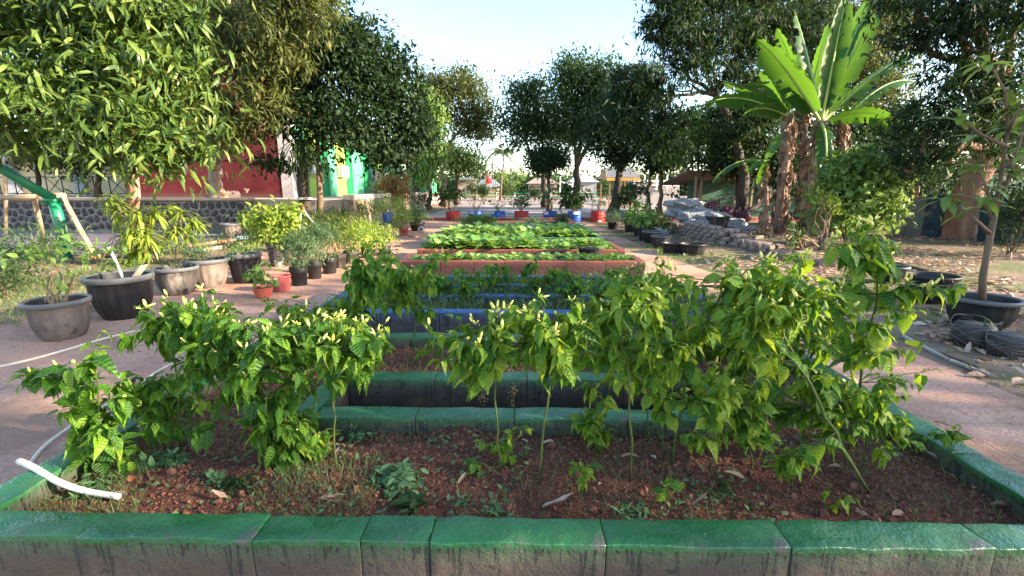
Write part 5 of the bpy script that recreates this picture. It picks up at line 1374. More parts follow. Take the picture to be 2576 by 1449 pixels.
cp('low dark chilli plant in front of the left end of the hole', [(720, 1170), (718, 1120), (722, 1060)], [(720, 1060, 50, 70), (700, 1130, 35, 30)], 60, .08, 2, DK, 41)
cp('chilli plant whose pale crown joins the forked plant to the dense left one', [(745, 1140), (742, 1000), (750, 870)], [(760, 815, 90, 50), (720, 880, 70, 60), (830, 860, 50, 40)], 80, .095, 12, MD, 47)
cp('young chilli plant with bright leaves under the arching branches', [(1790, 1190), (1792, 1100), (1800, 1010)], [(1800, 980, 60, 70), (1770, 1080, 45, 45)], 50, .085, 2, YL, 42)
cp('young chilli plant left of the slanting stem beneath the dark leaves', [(1890, 1180), (1888, 1100), (1885, 1020)], [(1880, 1000, 60, 60), (1900, 1080, 45, 45)], 46, .09, 2, MX, 43)
cp('young chilli plant between the two tall right stems', [(2090, 1170), (2095, 1080), (2090, 1000)], [(2090, 980, 60, 70), (2120, 1060, 45, 45)], 46, .09, 3, MX, 44)
cp('chilli plant behind the thick leaning stem filling the gap towards the centre', [(1630, 1110), (1628, 1020), (1630, 930)], [(1620, 900, 60, 60), (1580, 820, 50, 50), (1490, 850, 50, 40)], 60, .09, 6, MX, 45)
cp('spreading chilli plant at the back right whose tips meet the arching branches', [(1850, 1060), (1860, 960), (1880, 860)], [(1890, 840, 80, 70), (1830, 900, 60, 60), (1950, 880, 60, 60)], 80, .095, 10, MX, 46)
for i, (x, y, h, lb) in enumerate([(1075, 915, 50, 'small seedling with pale hanging leaves behind the left end of the hole'), (1410, 880, 60, 'narrow dark seedling behind the hole at centre'), (1900, 1080, 110, 'upright leafy seedling at the right front corner of the hole'),
                                   (1830, 1120, 90, 'small pale leaved seedling before the right end of the hole'), (1640, 900, 70, 'bright hanging leaved seedling behind the hole at right'), (1960, 960, 100, 'dense seedling beside the right end of the hole'),
                                   (2250, 1010, 40, 'low seedling against the right rim'), (330, 1010, 40, 'low seedling against the left rim'), (1760, 1070, 80, 'seedling standing at the inner right corner of the hole')]):
    cp(lb, [(x, y), (x + 2, y - h * .5), (x, y - h)], [(x, y - h * .7, 32, h * .38)], 22, .07, 0, YL if i % 2 else MD, 50 + i, r0=.003)
# blue bed
def zb(x, y): p = G(x, y, .2); return A(p[0], p[1], ZFB(p[0], p[1]) - .01)
for i, (x, y, h, lb) in enumerate([(1180, 768, 95, 'small bluish green chilli plant in the blue bed, left group'), (1105, 760, 80, 'small dark chilli plant at the left end of the blue bed'), (1330, 762, 105, 'taller bluish green chilli plant in the middle of the blue bed'),
                                   (1255, 745, 80, 'thin chilli plant in the blue bed between two bushier ones'), (1400, 735, 60, 'low chilli plant in the blue bed right of the tallest'), (1435, 768, 100, 'chilli plant with one large leaf in the blue bed'),
                                   (1545, 762, 85, 'bushy pale chilli plant at the right of the blue bed'), (1620, 755, 80, 'rightmost chilli plant in the blue bed'), (1020, 765, 90, 'leftmost chilli plant in the blue bed near the tall dark stem')]):
    b = zb(x, y); k = [b, W(x + 3, y - h * .45, b[1]), W(x, y - h * .85, b[1])]
    chilli(lb, k, [Bl(x, y - h * .6, 42, b[1], h * .42)], 46, .115, 3 if i % 2 else 0, (.55, .45, 0), 80 + i, .006)
# ================================================================ LEAFY VEGETABLES
VEG = []
VT = leaf_template([(0, .0), (.12, .045), (.4, .06), (.55, .2), (.75, .28), (.9, .2), (1, 0)], .3, .5, .02)
for i in range(6):
    g = np.random.default_rng(900 + i); n_ = 9 + i % 3
    a = np.arange(n_) * 2.4 + g.uniform(0, 6); el = np.linspace(.6, 1.35, n_)
    D = np.stack([np.cos(a) * np.cos(el), np.sin(a) * np.cos(el), np.sin(el)], 1)
    mb = MB(); cloud(mb, VT, np.zeros((n_, 3)) + A(0, 0, .0), D, A(0, 0, 1) - D * .2 + g.normal(size=(n_, 3)) * .1, np.linspace(.26, .2, n_) * g.uniform(.85, 1.15, n_), 1.05)
    VEG.append(mb.mesh('leafy_vegetable', L_VEG))
def rows(label, x0, x1, y0, y1, dx, dyy, z, s0, s1, grp, seed, tall=False):
    g = random.Random(seed); yy = y0; row = 0; ords = ['front', 'second', 'third', 'fourth', 'fifth', 'sixth', 'seventh', 'eighth']
    while yy <= y1:
        xx = x0 + g.uniform(0, .05)
        while xx <= x1:
            if g.random() > .04:
                o = bpy.data.objects.new('leafy_vegetable', VEG[g.randrange(6)]); C.objects.link(o)
                s = g.uniform(s0, s1) * (1.75 if tall and xx < .25 + g.uniform(-.2, .2) else 1); o.location = (xx + g.uniform(-.05, .05), yy + g.uniform(-.07, .07), z); o.rotation_euler = (g.uniform(-.1, .1), g.uniform(-.1, .1), g.uniform(0, 6.28)); o.scale = (s, s, s * g.uniform(.9, 1.2))
                tag(o, label % (ords[row], 'left end' if xx < x0 + (x1 - x0) * .25 else 'right end' if xx > x0 + (x1 - x0) * .75 else 'middle'), 'leafy vegetable', grp)
            xx += dx
        yy += dyy; row += 1
Yv = lambda y: yd(y)
rows('young leafy vegetable, %s row of the maroon walled bed, %s', -BW + .2, BW - .15, Yv(657) + .22, Yv(640) - .2, .145, .16, .25, .4, .8, 'young greens in the maroon walled red bed', 1)
rows('broad leafy vegetable, %s row of the red bed behind the bowl, %s', -BW + .2, BW - .15, Yv(628) + .22, Yv(606) - .2, .15, .18, .25, .45, .95, 'greens in the red rimmed bed behind the black bowl', 2, True)
rows('tall pale leafy vegetable, %s row of the dark green rimmed bed, %s', -BW + .2, BW - .15, Yv(597) + .42, Yv(575) - .2, .2, .28, .25, .85, 1.7, 'tall greens in the dark green rimmed bed', 3)
# low feathery patch at the left of the blue far bed
rgv = np.random.default_rng(61)
for nm, lb, x, y, rx, ry, Y, m_, n_ in (('herb_patch', 'low fine leaved bright green herb patch at the back left of the beds', 1203, 553, 55, 10, 13.6, L_LIGHT, 260), ('herb_patch', 'thin bluish herb tuft in the farthest red rimmed bed', 1415, 548, 25, 14, 15.5, L_GREY, 90), ('herb_patch', 'faint weedy growth along the farthest red rimmed bed', 1330, 556, 60, 5, 15, L_GREY, 90)):
    c, r = Bl(x, y, rx, Y, ry); c[2] = max(c[2], .32)
    t = thing(nm, lb, 'herbs', (c[0], c[1], .22)); mb = MB(); cloud(mb, T_LANCE2, *leafy(rgv, [(c - A(c[0], c[1], .22), r * A(1, .35, 1))], n_, .05, 12, .09, .1, 0, -.5)); mb.obj('foliage', m_, t)
# ================================================================ WEEDS, GRASS, DRY LEAVES IN THE FRONT BED
okA = lambda f, s, th: (lambda a, b: MSA(a, b) and nz(a, b, f, s) > th)
X0, X1, Y0, Y1 = -BW + .13, BW - .13, YA0 + .13, YA1 - .13
grass_patch('grass', 8000, X0, X1, Y0, Y1, .06, okA(1.6, 5, -.05), 101, zf=ZFA, wd=.6)
grass_patch('grass', 2600, X0, -.55, Y0, Y0 + .45, .06, okA(2.2, 8, -.1), 102, zf=ZFA, wd=.6)
grass_patch('grass', 2600, X0, X1, HY1, Y1, .07, okA(1.5, 2, -.15), 103, zf=ZFA, wd=.6)
grass_patch('grass', 1600, HX0 + .1, HX1 - .1, HY0 + .1, HY1 - .1, .09, lambda a, b: True, 104, zf=lambda a, b: .02, wd=.6)
grass_patch('grass', 6000, -BW + .1, BW - .1, BB[0] + .1, BB[1] - .1, .16, lambda a, b: True, 105, zf=lambda a, b: .2, wd=.8)
P = scatter(4200, X0, X1, Y0, Y1, rg, okA(2.1, 11, .0), ZFA); P[:, 2] += .012
mb = MB(); D_ = rdir(rg, len(P)) * A(1, 1, .35) + A(0, 0, .15); cloud(mb, T_SIMPLE, P, D_, A(0, 0, 1) + rdir(rg, len(P)) * .35, rg.uniform(.015, .035, len(P)), 1.2)
tag(mb.obj('ground_cover', L_WEED), 'small creeping weeds on the red soil', kind='stuff')
P = scatter(1800, HX0 + .1, HX1 - .1, HY0 + .1, HY1 - .1, rg); P[:, 2] = rg.uniform(.01, .1, len(P))
mb = MB(); cloud(mb, T_SIMPLE, P, rdir(rg, len(P)), A(0, 0, 1) + rdir(rg, len(P)) * .5, rg.uniform(.015, .035, len(P)), 1.1)
tag(mb.obj('ground_cover', L_GREY), 'weeds growing inside the sunken hole of the front bed', kind='stuff')
P = scatter(5500, -BW + .1, BW - .1, BB[0] + .1, BB[1] - .1, rg); P[:, 2] = .2 + rg.uniform(.01, .19, len(P))
mb = MB(); cloud(mb, T_SIMPLE, P, rdir(rg, len(P)), A(0, 0, 1) + rdir(rg, len(P)) * .5, rg.uniform(.03, .06, len(P)), .9)
tag(mb.obj('ground_cover', L_GREY), 'mixed weeds in the blue rimmed bed', kind='stuff')
def weed(label, x, y, rx, ry, n_, ls, mat, seed, T=T_OVAL, stalk=None):
    n_ = int(n_ * 1.5)
    g = np.random.default_rng(seed); b = soilp(x, y); r = A(px(rx, b[1]), px(rx, b[1]) * .8, px(ry, b[1]))
    t = thing('weed', label, 'weed', b)
    mb = MB(); tips = []
    for i in range(max(4, n_ // 14)):
        e = rdir(g, 1)[0] * r; e[2] = abs(e[2]) * 1.2 + .01; tips.append(e); limb(mb, A(0, 0, 0), e, .002, .001, g, 6, .06, .1, sides=4)
    mb.obj('stem', STEM, t)
    P, D = [], []
    for i in range(n_):
        e = tips[g.integers(len(tips))]; P.append(e * g.uniform(.2, 1.05) + g.normal(size=3) * .008); D.append(rdir(g, 1)[0] * A(1, 1, .4) + A(0, 0, .1))
    P = np.array(P); P[:, 2] = np.maximum(P[:, 2], .006)
    mb = MB(); cloud(mb, T, P, D, A(0, 0, 1) + rdir(g, n_) * .4, 1.25 * ls * g.uniform(.6, 1.2, n_)); mb.obj('leaves', mat, t)
weed('big sprawling grey green weed clump left of the centre stem', 1000, 1215, 75, 40, 190, .04, L_WEED, 1)
weed('creeping three lobed weed trail between the two left chilli plants', 400, 1165, 70, 20, 120, .035, L_WEED, 2)
weed('leafy weed patch at the near left corner under the white pipe', 240, 1225, 80, 18, 110, .035, L_WEED, 3)
weed('small round leaved weed rosette right of the creeping trail', 545, 1218, 32, 14, 50, .03, L_WEED, 4)
weed('wispy weed under the low chilli plant left of the hole', 760, 1155, 55, 22, 80, .028, L_MID, 5)
weed('narrow leaved weed tufts beside the fallen brown leaves', 610, 1225, 60, 18, 90, .04, L_MID, 6, T_LANCE2)
weed('tiny weed with narrow leaves in the middle front soil', 1175, 1262, 22, 12, 26, .03, L_WEED, 7, T_LANCE2)
weed('thin grassy weed left of the front seedling', 1255, 1285, 26, 16, 34, .04, L_WEED, 8, T_LANCE2)
weed('weed tuft against the back rim beneath the red soil mound', 905, 1100, 50, 14, 46, .035, L_WEED, 9)
weed('grassy weed patch under the slim chilli stem right of centre', 1590, 1285, 60, 16, 60, .04, L_WEED, 10, T_LANCE2)
weed('pale weed patch before the small dark seedling at right', 1835, 1250, 90, 14, 90, .03, L_MID, 11, T_LANCE2)
weed('leafy weed growing at the right rim near the crumpled seedling', 2230, 1080, 60, 26, 90, .05, L_MID, 12)
weed('seedling weed with two broad leaves beside the front rim left of centre', 1040, 1280, 24, 30, 16, .06, L_MID, 13)
weed('weed mat filling the right back corner inside the rim', 2080, 1010, 80, 22, 130, .045, L_MID, 14)
weed('weed mat with small leaves in front of the hole at right', 1780, 1085, 80, 26, 130, .035, L_WEED, 15)
# two reddish flower spikes in the hole
for x, lb in ((1215, 'left one of two pinkish seed spikes in the hole'), (1292, 'right one of two pinkish seed spikes in the hole')):
    b = W(x, 1035, (HY0 + HY1) / 2); b[2] = .02; t = thing('flower_spike', lb, 'weed', b)
    h_ = W(x, 968, b[1])[2] - b[2]; mb = MB(); tube(mb, [(0, 0, 0), (.005, 0, h_ * .5), (0, 0, h_)], [.002, .0015, .001], 4); mb.obj('stem', STEM, t)
    n_ = 60; P = np.stack([rg.normal(size=n_) * .012, rg.normal(size=n_) * .012, rg.uniform(h_ * .6, h_, n_)], 1); mb = MB(); cloud(mb, T_SIMPLE, P, rdir(rg, n_) + A(0, 0, .6), rdir(rg, n_), .016); mb.obj('flowers', L_RED, t)
# dry leaves one by one
DL = []
for i in range(4):
    g = np.random.default_rng(i + 40); T = leaf_template([(0, 0), (.15, .07), (.4, .15), (.7, .12), (.9, .05), (1, 0)], .5 + .2 * i, [.3, -.5, .8, .1][i], .03)
    V = T[0].copy(); V[:, 2] += g.normal(size=len(V)) * .02
    mb = MB(); mb.add(V, T[1], 0, True, T[2]); DL.append(mb.mesh('dry_leaf', L_DRYP))
dls = [(860, 1256, 130, .1, 'longest curled pinkish brown dry leaf in the left front soil'), (1400, 1280, 85, -.1, 'pale flat dry leaf lying by the front rim right of centre'), (1520, 1215, 55, .7, 'crumpled light dry leaf left of the straight slender stem'), (1585, 1155, 55, .1, 'dry leaf at the foot of the slender stem'),
       (1640, 1150, 40, 1.9, 'upright folded pale dry leaf between two right stems'), (1760, 1275, 50, .2, 'oval brown dry leaf by the front rim at right'), (1925, 1275, 75, 2.3, 'long narrow brown dry leaf slanting to the front rim'), (2165, 1300, 40, 2.6, 'small pale dry leaf touching the front rim at right'),
       (2265, 1295, 70, .3, 'brown curled dry leaf by the front rim near the right end'), (2350, 1165, 60, 2.7, 'light brown dry leaf by the right rim'), (2400, 1200, 45, -.3, 'small dry leaf left of the far right seedling'), (2520, 1280, 80, 2.7, 'long pale dry leaf in the right front corner'), (2320, 1140, 50, .3, 'dry leaf under the crumpled yellow seedling'),
       (645, 1235, 35, .5, 'yellowish dry leaf below the dense left plant'), (1330, 1115, 45, -.2, 'pale dry leaf between the centre stems'), (1380, 1118, 35, .4, 'small pinkish dry leaf right of the tall centre stem'), (1440, 1105, 40, .9, 'thin dry leaf below the back rim at centre'),
       (1160, 1210, 35, 1.1, 'small tan dry leaf below the low drooping seedling'), (1133, 1150, 22, 1.7, 'tiny standing dry leaf on the soil mound'), (300, 1245, 60, .2, 'reddish dry leaf beneath the white pipe end'), (1850, 1200, 60, -.4, 'dry leaf under the right weeds'), (850, 1150, 40, 1.6, 'pale curled leaf caught at the forked stem foot'),
       (1210, 1100, 30, .2, 'small dry leaf near the back rim left of centre'), (2100, 1180, 50, 2.9, 'thin dry leaf beside the slanting green stem'), (2450, 1230, 45, .6, 'curled dry leaf near the far right rim'), (560, 1262, 45, 2.9, 'thin tan dry leaf near the left front rim')]
for i, (x, y, L_, a, lb) in enumerate(dls):
    b = soilp(x, y); s = px(L_, b[1]); o = inst('dry_leaf', DL[i % 4], None)
    o.location = (b[0] - s * .5 * math.cos(a), b[1] - s * .5 * math.sin(a), b[2] + .022); o.rotation_euler = (rg.uniform(-.15, .15), rg.uniform(-.3, .3), a - PI / 2); o.scale = (s * 1.1, s, s); tag(o, lb, 'dry leaf', 'dry leaves on the front bed soil')
# ================================================================ POTS
M_PGREY = surf('weathered_grey_pot', (.07, .055, .05), (.19, .15, .13), 5, .75, .2, .005, 40, c3=(.06, .05, .045), sc3=7, t3=.6, stretch=(1, 1, .5))
M_PDARK = surf('dark_worn_pot', (.02, .019, .02), (.07, .062, .06), 6, .6, .15, .005, 40, c3=(.2, .17, .15), sc3=3, t3=.58, stretch=(1, 1, .4))
M_PBLK = surf('black_pot', (.01, .01, .012), (.025, .025, .028), 5, .42, .05, .003, 40)
M_PRIM = surf('grey_pot_rim', (.085, .09, .1), (.15, .155, .17), 5, .55, .1, .003, 40)
M_TERRA = surf('orange_red_pot', (.42, .085, .05), (.52, .13, .08), 5, .5, .05, .003, 40)
M_TERRA2 = surf('brick_red_pot', (.35, .06, .06), (.46, .11, .1), 5, .5, .05, .003, 40)
M_SPLAT = surf('splattered_pot', (.03, .028, .03), (.05, .045, .045), 5, .6, .1, .003, 40, c3=(.4, .37, .36), sc3=7, t3=.56)
M_POTSOIL = surf('potting_soil', (.05, .03, .02), (.12, .075, .05), 20, .95, .8, .01, 50)
def pot(label, x0, x1, yr, yb, kind='tub', mat=None, rim=None, soil=.8, z0=0.0, group='plastic plant pots', name='plant_pot', lean=0):
    xc = (x0 + x1) / 2
    g0 = G(xc, yb, z0); Y = g0[1]
    cth = 1 / math.sqrt(1 + ((xc - 1310) / F) ** 2)
    for _ in range(4):
        R = px((x1 - x0) / 2, Y) * cth; Y = g0[1] + R * .66 * cth
    c = W(xc, yr, Y); hh = c[2] - z0; c[2] = z0
    hh = max(.12, hh)
    t = thing(name, label, 'plant pot', c, 0, group)
    mb = MB(); wl = max(.006, R * .035)
    if kind == 'bowl':
        prof = [(0, 0), (R * .58, 0), (R * .62, .01), (R * .72, hh * .16, R * .02), (R * .83, hh * .42, R * .05), (R * .86, hh * .66, R * .05), (R * .88, hh * .84, R * .03), (R * .9, hh * .86)]
    elif kind == 'nursery':
        prof = [(0, 0), (R * .76, 0), (R * .8, .008), (R * .9, hh * .72), (R * .97, hh * .73), (R * .98, hh * .74)]
    elif kind == 'small':
        prof = [(0, 0), (R * .55, 0), (R * .6, .008), (R * .72, hh * .3, R * .01), (R * .86, hh * .7, R * .015), (R * .9, hh * .86)]
    elif kind == 'flute':
        prof = [(0, 0), (R * .72, 0), (R * .76, .01), (R * .8, hh * .15, R * .035), (R * .9, hh * .7, R * .035), (R * .91, hh * .74), (R * .92, hh * .85)]
    else:
        prof = [(0, 0), (R * .66, 0), (R * .7, .01), (R * .78, hh * .2, R * .03), (R * .87, hh * .6, R * .03), (R * .9, hh * .84, R * .02), (R * .92, hh * .86)]
    fl = {'bowl': 16, 'tub': 14, 'flute': 34, 'small': 20, 'nursery': 0}[kind]
    n_ = 96 if fl > 20 else 64
    lathe(mb, prof, n_, flute=fl or None); mb.obj('body', mat or M_PBLK, t)
    rt = .1 if kind in ('bowl', 'tub', 'flute') else .05
    mb = MB(); a = hh
    z1 = prof[-1][1]
    lathe(mb, [(prof[-1][0], z1), (R * .99, z1 + .005), (R, a - hh * .03), (R * .98, a), (R * (1 - rt) , a - .002), (R * (1 - rt) - wl, a - .012)], n_); mb.obj('rim', rim or mat or M_PBLK, t)
    mb = MB(); lathe(mb, [(R * (1 - rt) - wl, a - .012), (R * .82, hh * soil - .03)], n_); mb.obj('inner_wall', M_PBLK if kind in ('bowl', 'tub') else (mat or M_PBLK), t)
    mb = MB(); k = 20; a_ = np.arange(k) * 2 * PI / k; V = [(0, 0, hh * soil + .01)]
    for f in (.5, .86):
        V += [(R * f * math.cos(q), R * f * math.sin(q), hh * soil + rg.uniform(-.01, .01)) for q in a_]
    Fc = [(0, 1 + i, 1 + (i + 1) % k) for i in range(k)] + [(1 + i, 1 + k + i, 1 + k + (i + 1) % k, 1 + (i + 1) % k) for i in range(k)]
    mb.add(V, Fc, 0, True); mb.obj('soil', M_POTSOIL, t)
    return A(c[0], c[1], z0 + hh * soil), R, hh
def potplant(label, top, blobs, leafm, n_, per, size, seed, T=T_LANCE2, cr=.05, r0=.008, name='potted_shrub', stems=6, droop=.2, cat='plant', stemm=None):
    Y = top[1]
    return shrub(name, label, top - A(0, 0, .02), [Bl(x, y, rx, Y, ry) for x, y, rx, ry in blobs], leafm, n_, per, size, seed, T, cr, cat, droop, r0, None, stems, stemm or STEMW)
p, R, h = pot('nearest grey brown fluted bowl pot at the left edge holding a small shrub', 42, 241, 752, 858, 'bowl', M_PGREY, M_PRIM, .82)
potplant('small woody shrub with glossy green leaves in the nearest grey bowl pot', p, [(180, 650, 75, 40), (110, 640, 60, 40), (60, 660, 50, 40), (190, 700, 40, 20), (250, 640, 40, 15)], L_LIGHT, 46, 8, .075, 201, T_OVAL, .06, .012)
pq = p
p, R, h = pot('large black fluted tub behind the nearest grey bowl holding a white pipe and a board', 199, 397, 690, 806, 'bowl', M_PBLK, M_PRIM, .55)
t = thing('white_pipe', 'short white pipe standing slanted in the large black tub', 'pipe', p)
mb = MB(); tube(mb, [W(313, 695, p[1]) - p + A(0, 0, -.1), W(290, 655, p[1]) - p, W(276, 626, p[1]) - p], .014, 8); mb.obj('pipe', M_WHITE, t)
mb = MB(); tube(mb, [W(277, 630, p[1]) - p, W(274, 622, p[1]) - p], .018, 8); mb.obj('pipe_end', M_WHITE, t)
t = thing('board', 'notched pale board leaning inside the large black tub', 'board', p); mb = MB(); bar(mb, W(338, 700, p[1]) - p, W(362, 668, p[1]) - p, .1, .012); mb.obj('plank', surf('pale_wood', (.4, .34, .28), (.52, .46, .4), 10, .8, .3, .004, 40), t)
p, R, h = pot('dark worn tub with sprouting weeds, third from the near end of the left row', 375, 505, 670, 745, 'bowl', M_PDARK, M_PRIM, .85)
potplant('thin weeds sprouting in the third dark worn tub', p, [(440, 660, 45, 10)], L_MID, 26, 6, .06, 202, cr=.03, r0=.003)
p, R, h = pot('grey brown fluted tub full of feathery herbs, fourth in the left row', 462, 580, 650, 727, 'bowl', M_PGREY, M_PRIM, .9)
potplant('feathery light green herb with fine leaves filling the fourth tub', p, [(500, 620, 50, 28), (540, 640, 45, 15), (465, 630, 25, 20)], L_GREY, 150, 12, .05, 203, cr=.05, r0=.004)
p, R, h = pot('wide black tub with a bluish rim in the middle of the left row', 565, 662, 636, 714, 'tub', M_PBLK, M_PRIM, .9)
potplant('leafy cuttings in the wide black tub with the bluish rim', p, [(610, 620, 40, 15)], L_LIGHT, 40, 7, .07, 204)
p, R, h = pot('black tub splashed with pale paint behind the red pots', 668, 720, 614, 672, 'tub', M_SPLAT, M_PRIM, .9)
potplant('dense bright yellow green shrub above the paint splashed tub', p, [(670, 545, 45, 30), (700, 560, 50, 40), (640, 550, 40, 20), (720, 530, 40, 20), (690, 600, 45, 25)], L_YEL, 240, 9, .1, 205, T_OVAL, .08, .015)
p, R, h = pot('round orange red basket patterned pot with a tall pepper seedling', 631, 690, 722, 753, 'small', M_TERRA, None, .85)
potplant('tall pepper seedling with hanging leaves in the orange red pot', p, [(655, 670, 26, 30), (660, 630, 24, 26), (675, 690, 20, 22), (645, 700, 18, 20)], L_LIGHT, 26, 6, .1, 206, T_OVAL, .05, .006, stems=2)
p, R, h = pot('taller brick red fluted pot with a white tag beside the orange red one', 677, 733, 692, 736, 'flute', M_TERRA2, None, .8)
mb = MB(); box(mb, (0, 0, 0), (.05, .006, .02)); tag(mb.obj('tag_sticker', M_WHITE, None, p + A(0.0, -R * .97, .02)), 'small white sticker on the brick red fluted pot', 'sticker')
for i, (x0, x1, yr, yb, lb, lb2) in enumerate([(725, 775, 671, 720, 'first black nursery pot right of the brick red fluted pot', 'bushy fine leaved chilli shrub in the first black nursery pot'), (768, 810, 656, 703, 'second black nursery pot with a short wooden stick', 'grey green bushy shrub in the second black nursery pot'),
        (806, 848, 647, 690, 'third black nursery pot in the row along the left path', 'sparse young plant with two canes in the third nursery pot'), (836, 872, 638, 675, 'worn brownish nursery pot holding the orange stake', 'bushy plant beside the orange stake')]):
    p, R, h = pot(lb, x0, x1, yr, yb, 'nursery', M_PBLK if i < 3 else M_PDARK, None, .85)
    xc = (x0 + x1) / 2
    potplant(lb2, p, [(xc - 2, yr - 42, 36, 38), (xc - 15, yr - 70, 28, 22), (xc + 15, yr - 62, 26, 24), (xc, yr - 12, 22, 12)][:4 if i < 2 else 2], L_GREY if i != 3 else L_MID, 190 if i < 2 else 90, 11, .07, 210 + i, T_LANCE2, .05, .008)
    if i == 3:
        t = thing('orange_stake', 'bright orange wooden stake in the worn brownish nursery pot', 'stake', p); mb = MB(); bar(mb, (-.02, -.03, -.05), W(838, 595, p[1]) - p + A(0, -.03, 0), .04, .04); mb.obj('stake', surf('orange_wood', (.6, .22, .08), (.72, .34, .14), 6, .7), t)
    if i == 1:
        t = thing('wooden_stick', 'short pale wooden stick in the second black nursery pot', 'stake', p); mb = MB(); bar(mb, (-.08, -.05, -.05), (-.08, -.05, .16), .03, .02); mb.obj('stick', MATS['pale_wood'], t)
for i, (x0, x1, yr, yb, m_, lb, lb2, ml, bl) in enumerate([
        (862, 905, 630, 665, M_PDARK, 'dark pot beyond the orange stake half behind chilli leaves', 'yellow green sunlit pepper shrub beyond the orange stake', L_YEL, [(880, 590, 45, 26), (920, 600, 40, 24), (850, 580, 30, 20)]),
        (905, 945, 618, 650, M_PBLK, 'black pot behind the tall dark chilli plant', 'bright yellow green pepper bush behind the tall dark chilli plant', L_YEL, [(945, 590, 45, 22), (910, 575, 35, 20)]),
        (948, 985, 610, 640, M_PDARK, 'dark pot under the yellow pepper bushes, farther along', 'olive leafed bush among the yellow pepper bushes', L_OLIVE, [(870, 555, 45, 25), (830, 550, 35, 28)]),
        (1003, 1027, 571, 594, M_TERRA2, 'small pinkish clay pot by the path left of the greens', 'leafy yellow green upright bush above the small clay pot', L_YEL, [(1010, 540, 28, 28), (1005, 515, 22, 18), (1000, 565, 20, 14)]),
        (1030, 1070, 558, 582, M_PBLK, 'black pot with spiky grass like herb near the maroon kerb', 'spiky grey green herb in the black pot near the kerb', L_GREY, [(1048, 540, 24, 16)])]):
    p, R, h = pot(lb, x0, x1, yr, yb, 'nursery', m_, None, .85)
    potplant(lb2, p, bl, ml, 190, 11, .1 if i < 4 else .13, 230 + i, T_LANCE2, .09, .012)
p, R, h = pot('empty brownish fluted pot with a grey rim standing on the dirt before the stone wall', 550, 612, 562, 600, 'bowl', M_PGREY, M_PRIM, .6)
p, R, h = pot('black pot beside the empty fluted pot before the stone wall', 612, 655, 568, 592, 'tub', M_PBLK, None, .8)
potplant('small shrub in the black pot before the stone wall', p, [(650, 550, 35, 16), (620, 545, 22, 12)], L_YEL, 60, 8, .09, 240, T_OVAL)
p, R, h = pot('small red clay pot under the thin tree', 698, 722, 566, 584, 'small', M_TERRA2, None, .8)
potplant('small sprig in the red clay pot under the thin tree', p, [(708, 552, 16, 14)], L_LIGHT, 20, 6, .1, 241, T_OVAL)
# background shrubs in the left row
for i, (x, y, Y, bl, ml, n_, sz, lb) in enumerate([
        (790, 585, 11.2, [(800, 570, 40, 25), (830, 600, 36, 24), (770, 600, 36, 30)], L_GREY, 200, .09, 'dusty green bushy shrub behind the nursery pots'),
        (930, 560, 15.5, [(925, 520, 45, 20), (890, 530, 30, 18), (960, 515, 30, 16)], L_LIGHT, 170, .13, 'light green shrub at the corner of the parapet wall'),
        (735, 560, 13.2, [(735, 530, 30, 20), (755, 545, 25, 16)], L_MID, 90, .11, 'dark leaved shrub at the foot of the split trunk'),
        (830, 560, 13.6, [(830, 545, 40, 18), (860, 540, 30, 18)], L_MID, 130, .14, 'green weeds growing at the end of the stone wall'),
        (1055, 555, 17.5, [(1055, 500, 40, 24), (1075, 490, 25, 16), (1040, 520, 25, 14)], L_DARK, 90, .16, 'sparse dark branching shrub left of the first red drum'),
        (600, 625, 10.6, [(600, 600, 40, 20), (640, 590, 30, 20), (560, 610, 30, 14)], L_MID, 110, .1, 'green shrub filling the gap behind the wide black tub'),
        (760, 620, 11.8, [(760, 590, 40, 26), (790, 565, 30, 20)], L_LIGHT, 130, .1, 'light green bush between the paint splashed tub and the nursery pots'),
        (880, 600, 12.6, [(870, 570, 45, 26), (910, 560, 40, 22), (840, 560, 30, 20)], L_LIGHT, 170, .11, 'bushy light green shrub behind the orange stake'),
        (700, 600, 13, [(690, 560, 40, 20), (660, 575, 30, 16)], L_MID, 100, .11, 'mid green bush before the stone wall right of the empty fluted pot'),
        (2540, 640, 9.6, [(2560, 560, 60, 50), (2600, 500, 50, 60)], L_DARK, 260, .13, 'dark shrub in front of the blue wall panels at the right edge'),
        (60, 730, 6.4, [(60, 640, 80, 40), (-30, 640, 70, 70), (130, 590, 70, 25), (20, 600, 60, 30)], L_GREY, 260, .1, 'wild grey green bush at the far left behind the nearest pot'),
        (20, 740, 5.6, [(30, 700, 60, 30), (-40, 680, 60, 40)], L_MID, 160, .08, 'weedy undergrowth at the left edge behind the nearest pot')]):
    b = W(x, y, Y); b[2] = 0
    shrub('shrub', lb, b, [Bl(a, c, d, Y, e) for a, c, d, e in bl], ml, n_, 10, sz, 250 + i, T_LANCE2, .12, r0=.012)
# strap leaved plants under the near mango
def strap(label, base, tops, n_, L_, mat, seed):
    g = np.random.default_rng(seed); t = thing('strap_leaved_plant', label, 'plant', base, 0, 'tall strap leaved plants by the left court')
    mb = MB()
    for c in tops:
        e = c - base; limb(mb, A(g.normal() * .05, g.normal() * .05, 0), e, .016, .012, g, 6, .02, 0, sides=6)
    mb.obj('stem', STEMW, t)
    pm = MB(); T = leaf_template([(0, .02), (.2, .06), (.5, .075), (.8, .045), (1, 0)], .35, .75, .01); pm.add(T[0], T[1], 0, True, T[2]); pm = pm.mesh('leaf', mat)
    for c in tops:
        e = c - base
        for j in range(n_):
            a = g.uniform(0, 2 * PI); el = g.uniform(-.4, 1.1)
            D = A(math.cos(a) * math.cos(el), math.sin(a) * math.cos(el), math.sin(el)); s = L_ * g.uniform(.7, 1.15)
            inst('leaf', pm, t, lmat(e - A(0, 0, g.uniform(0, .18)), D, A(0, 0, 1) + D * .1, s))
    return t
b = G(345, 662); Yb = b[1]
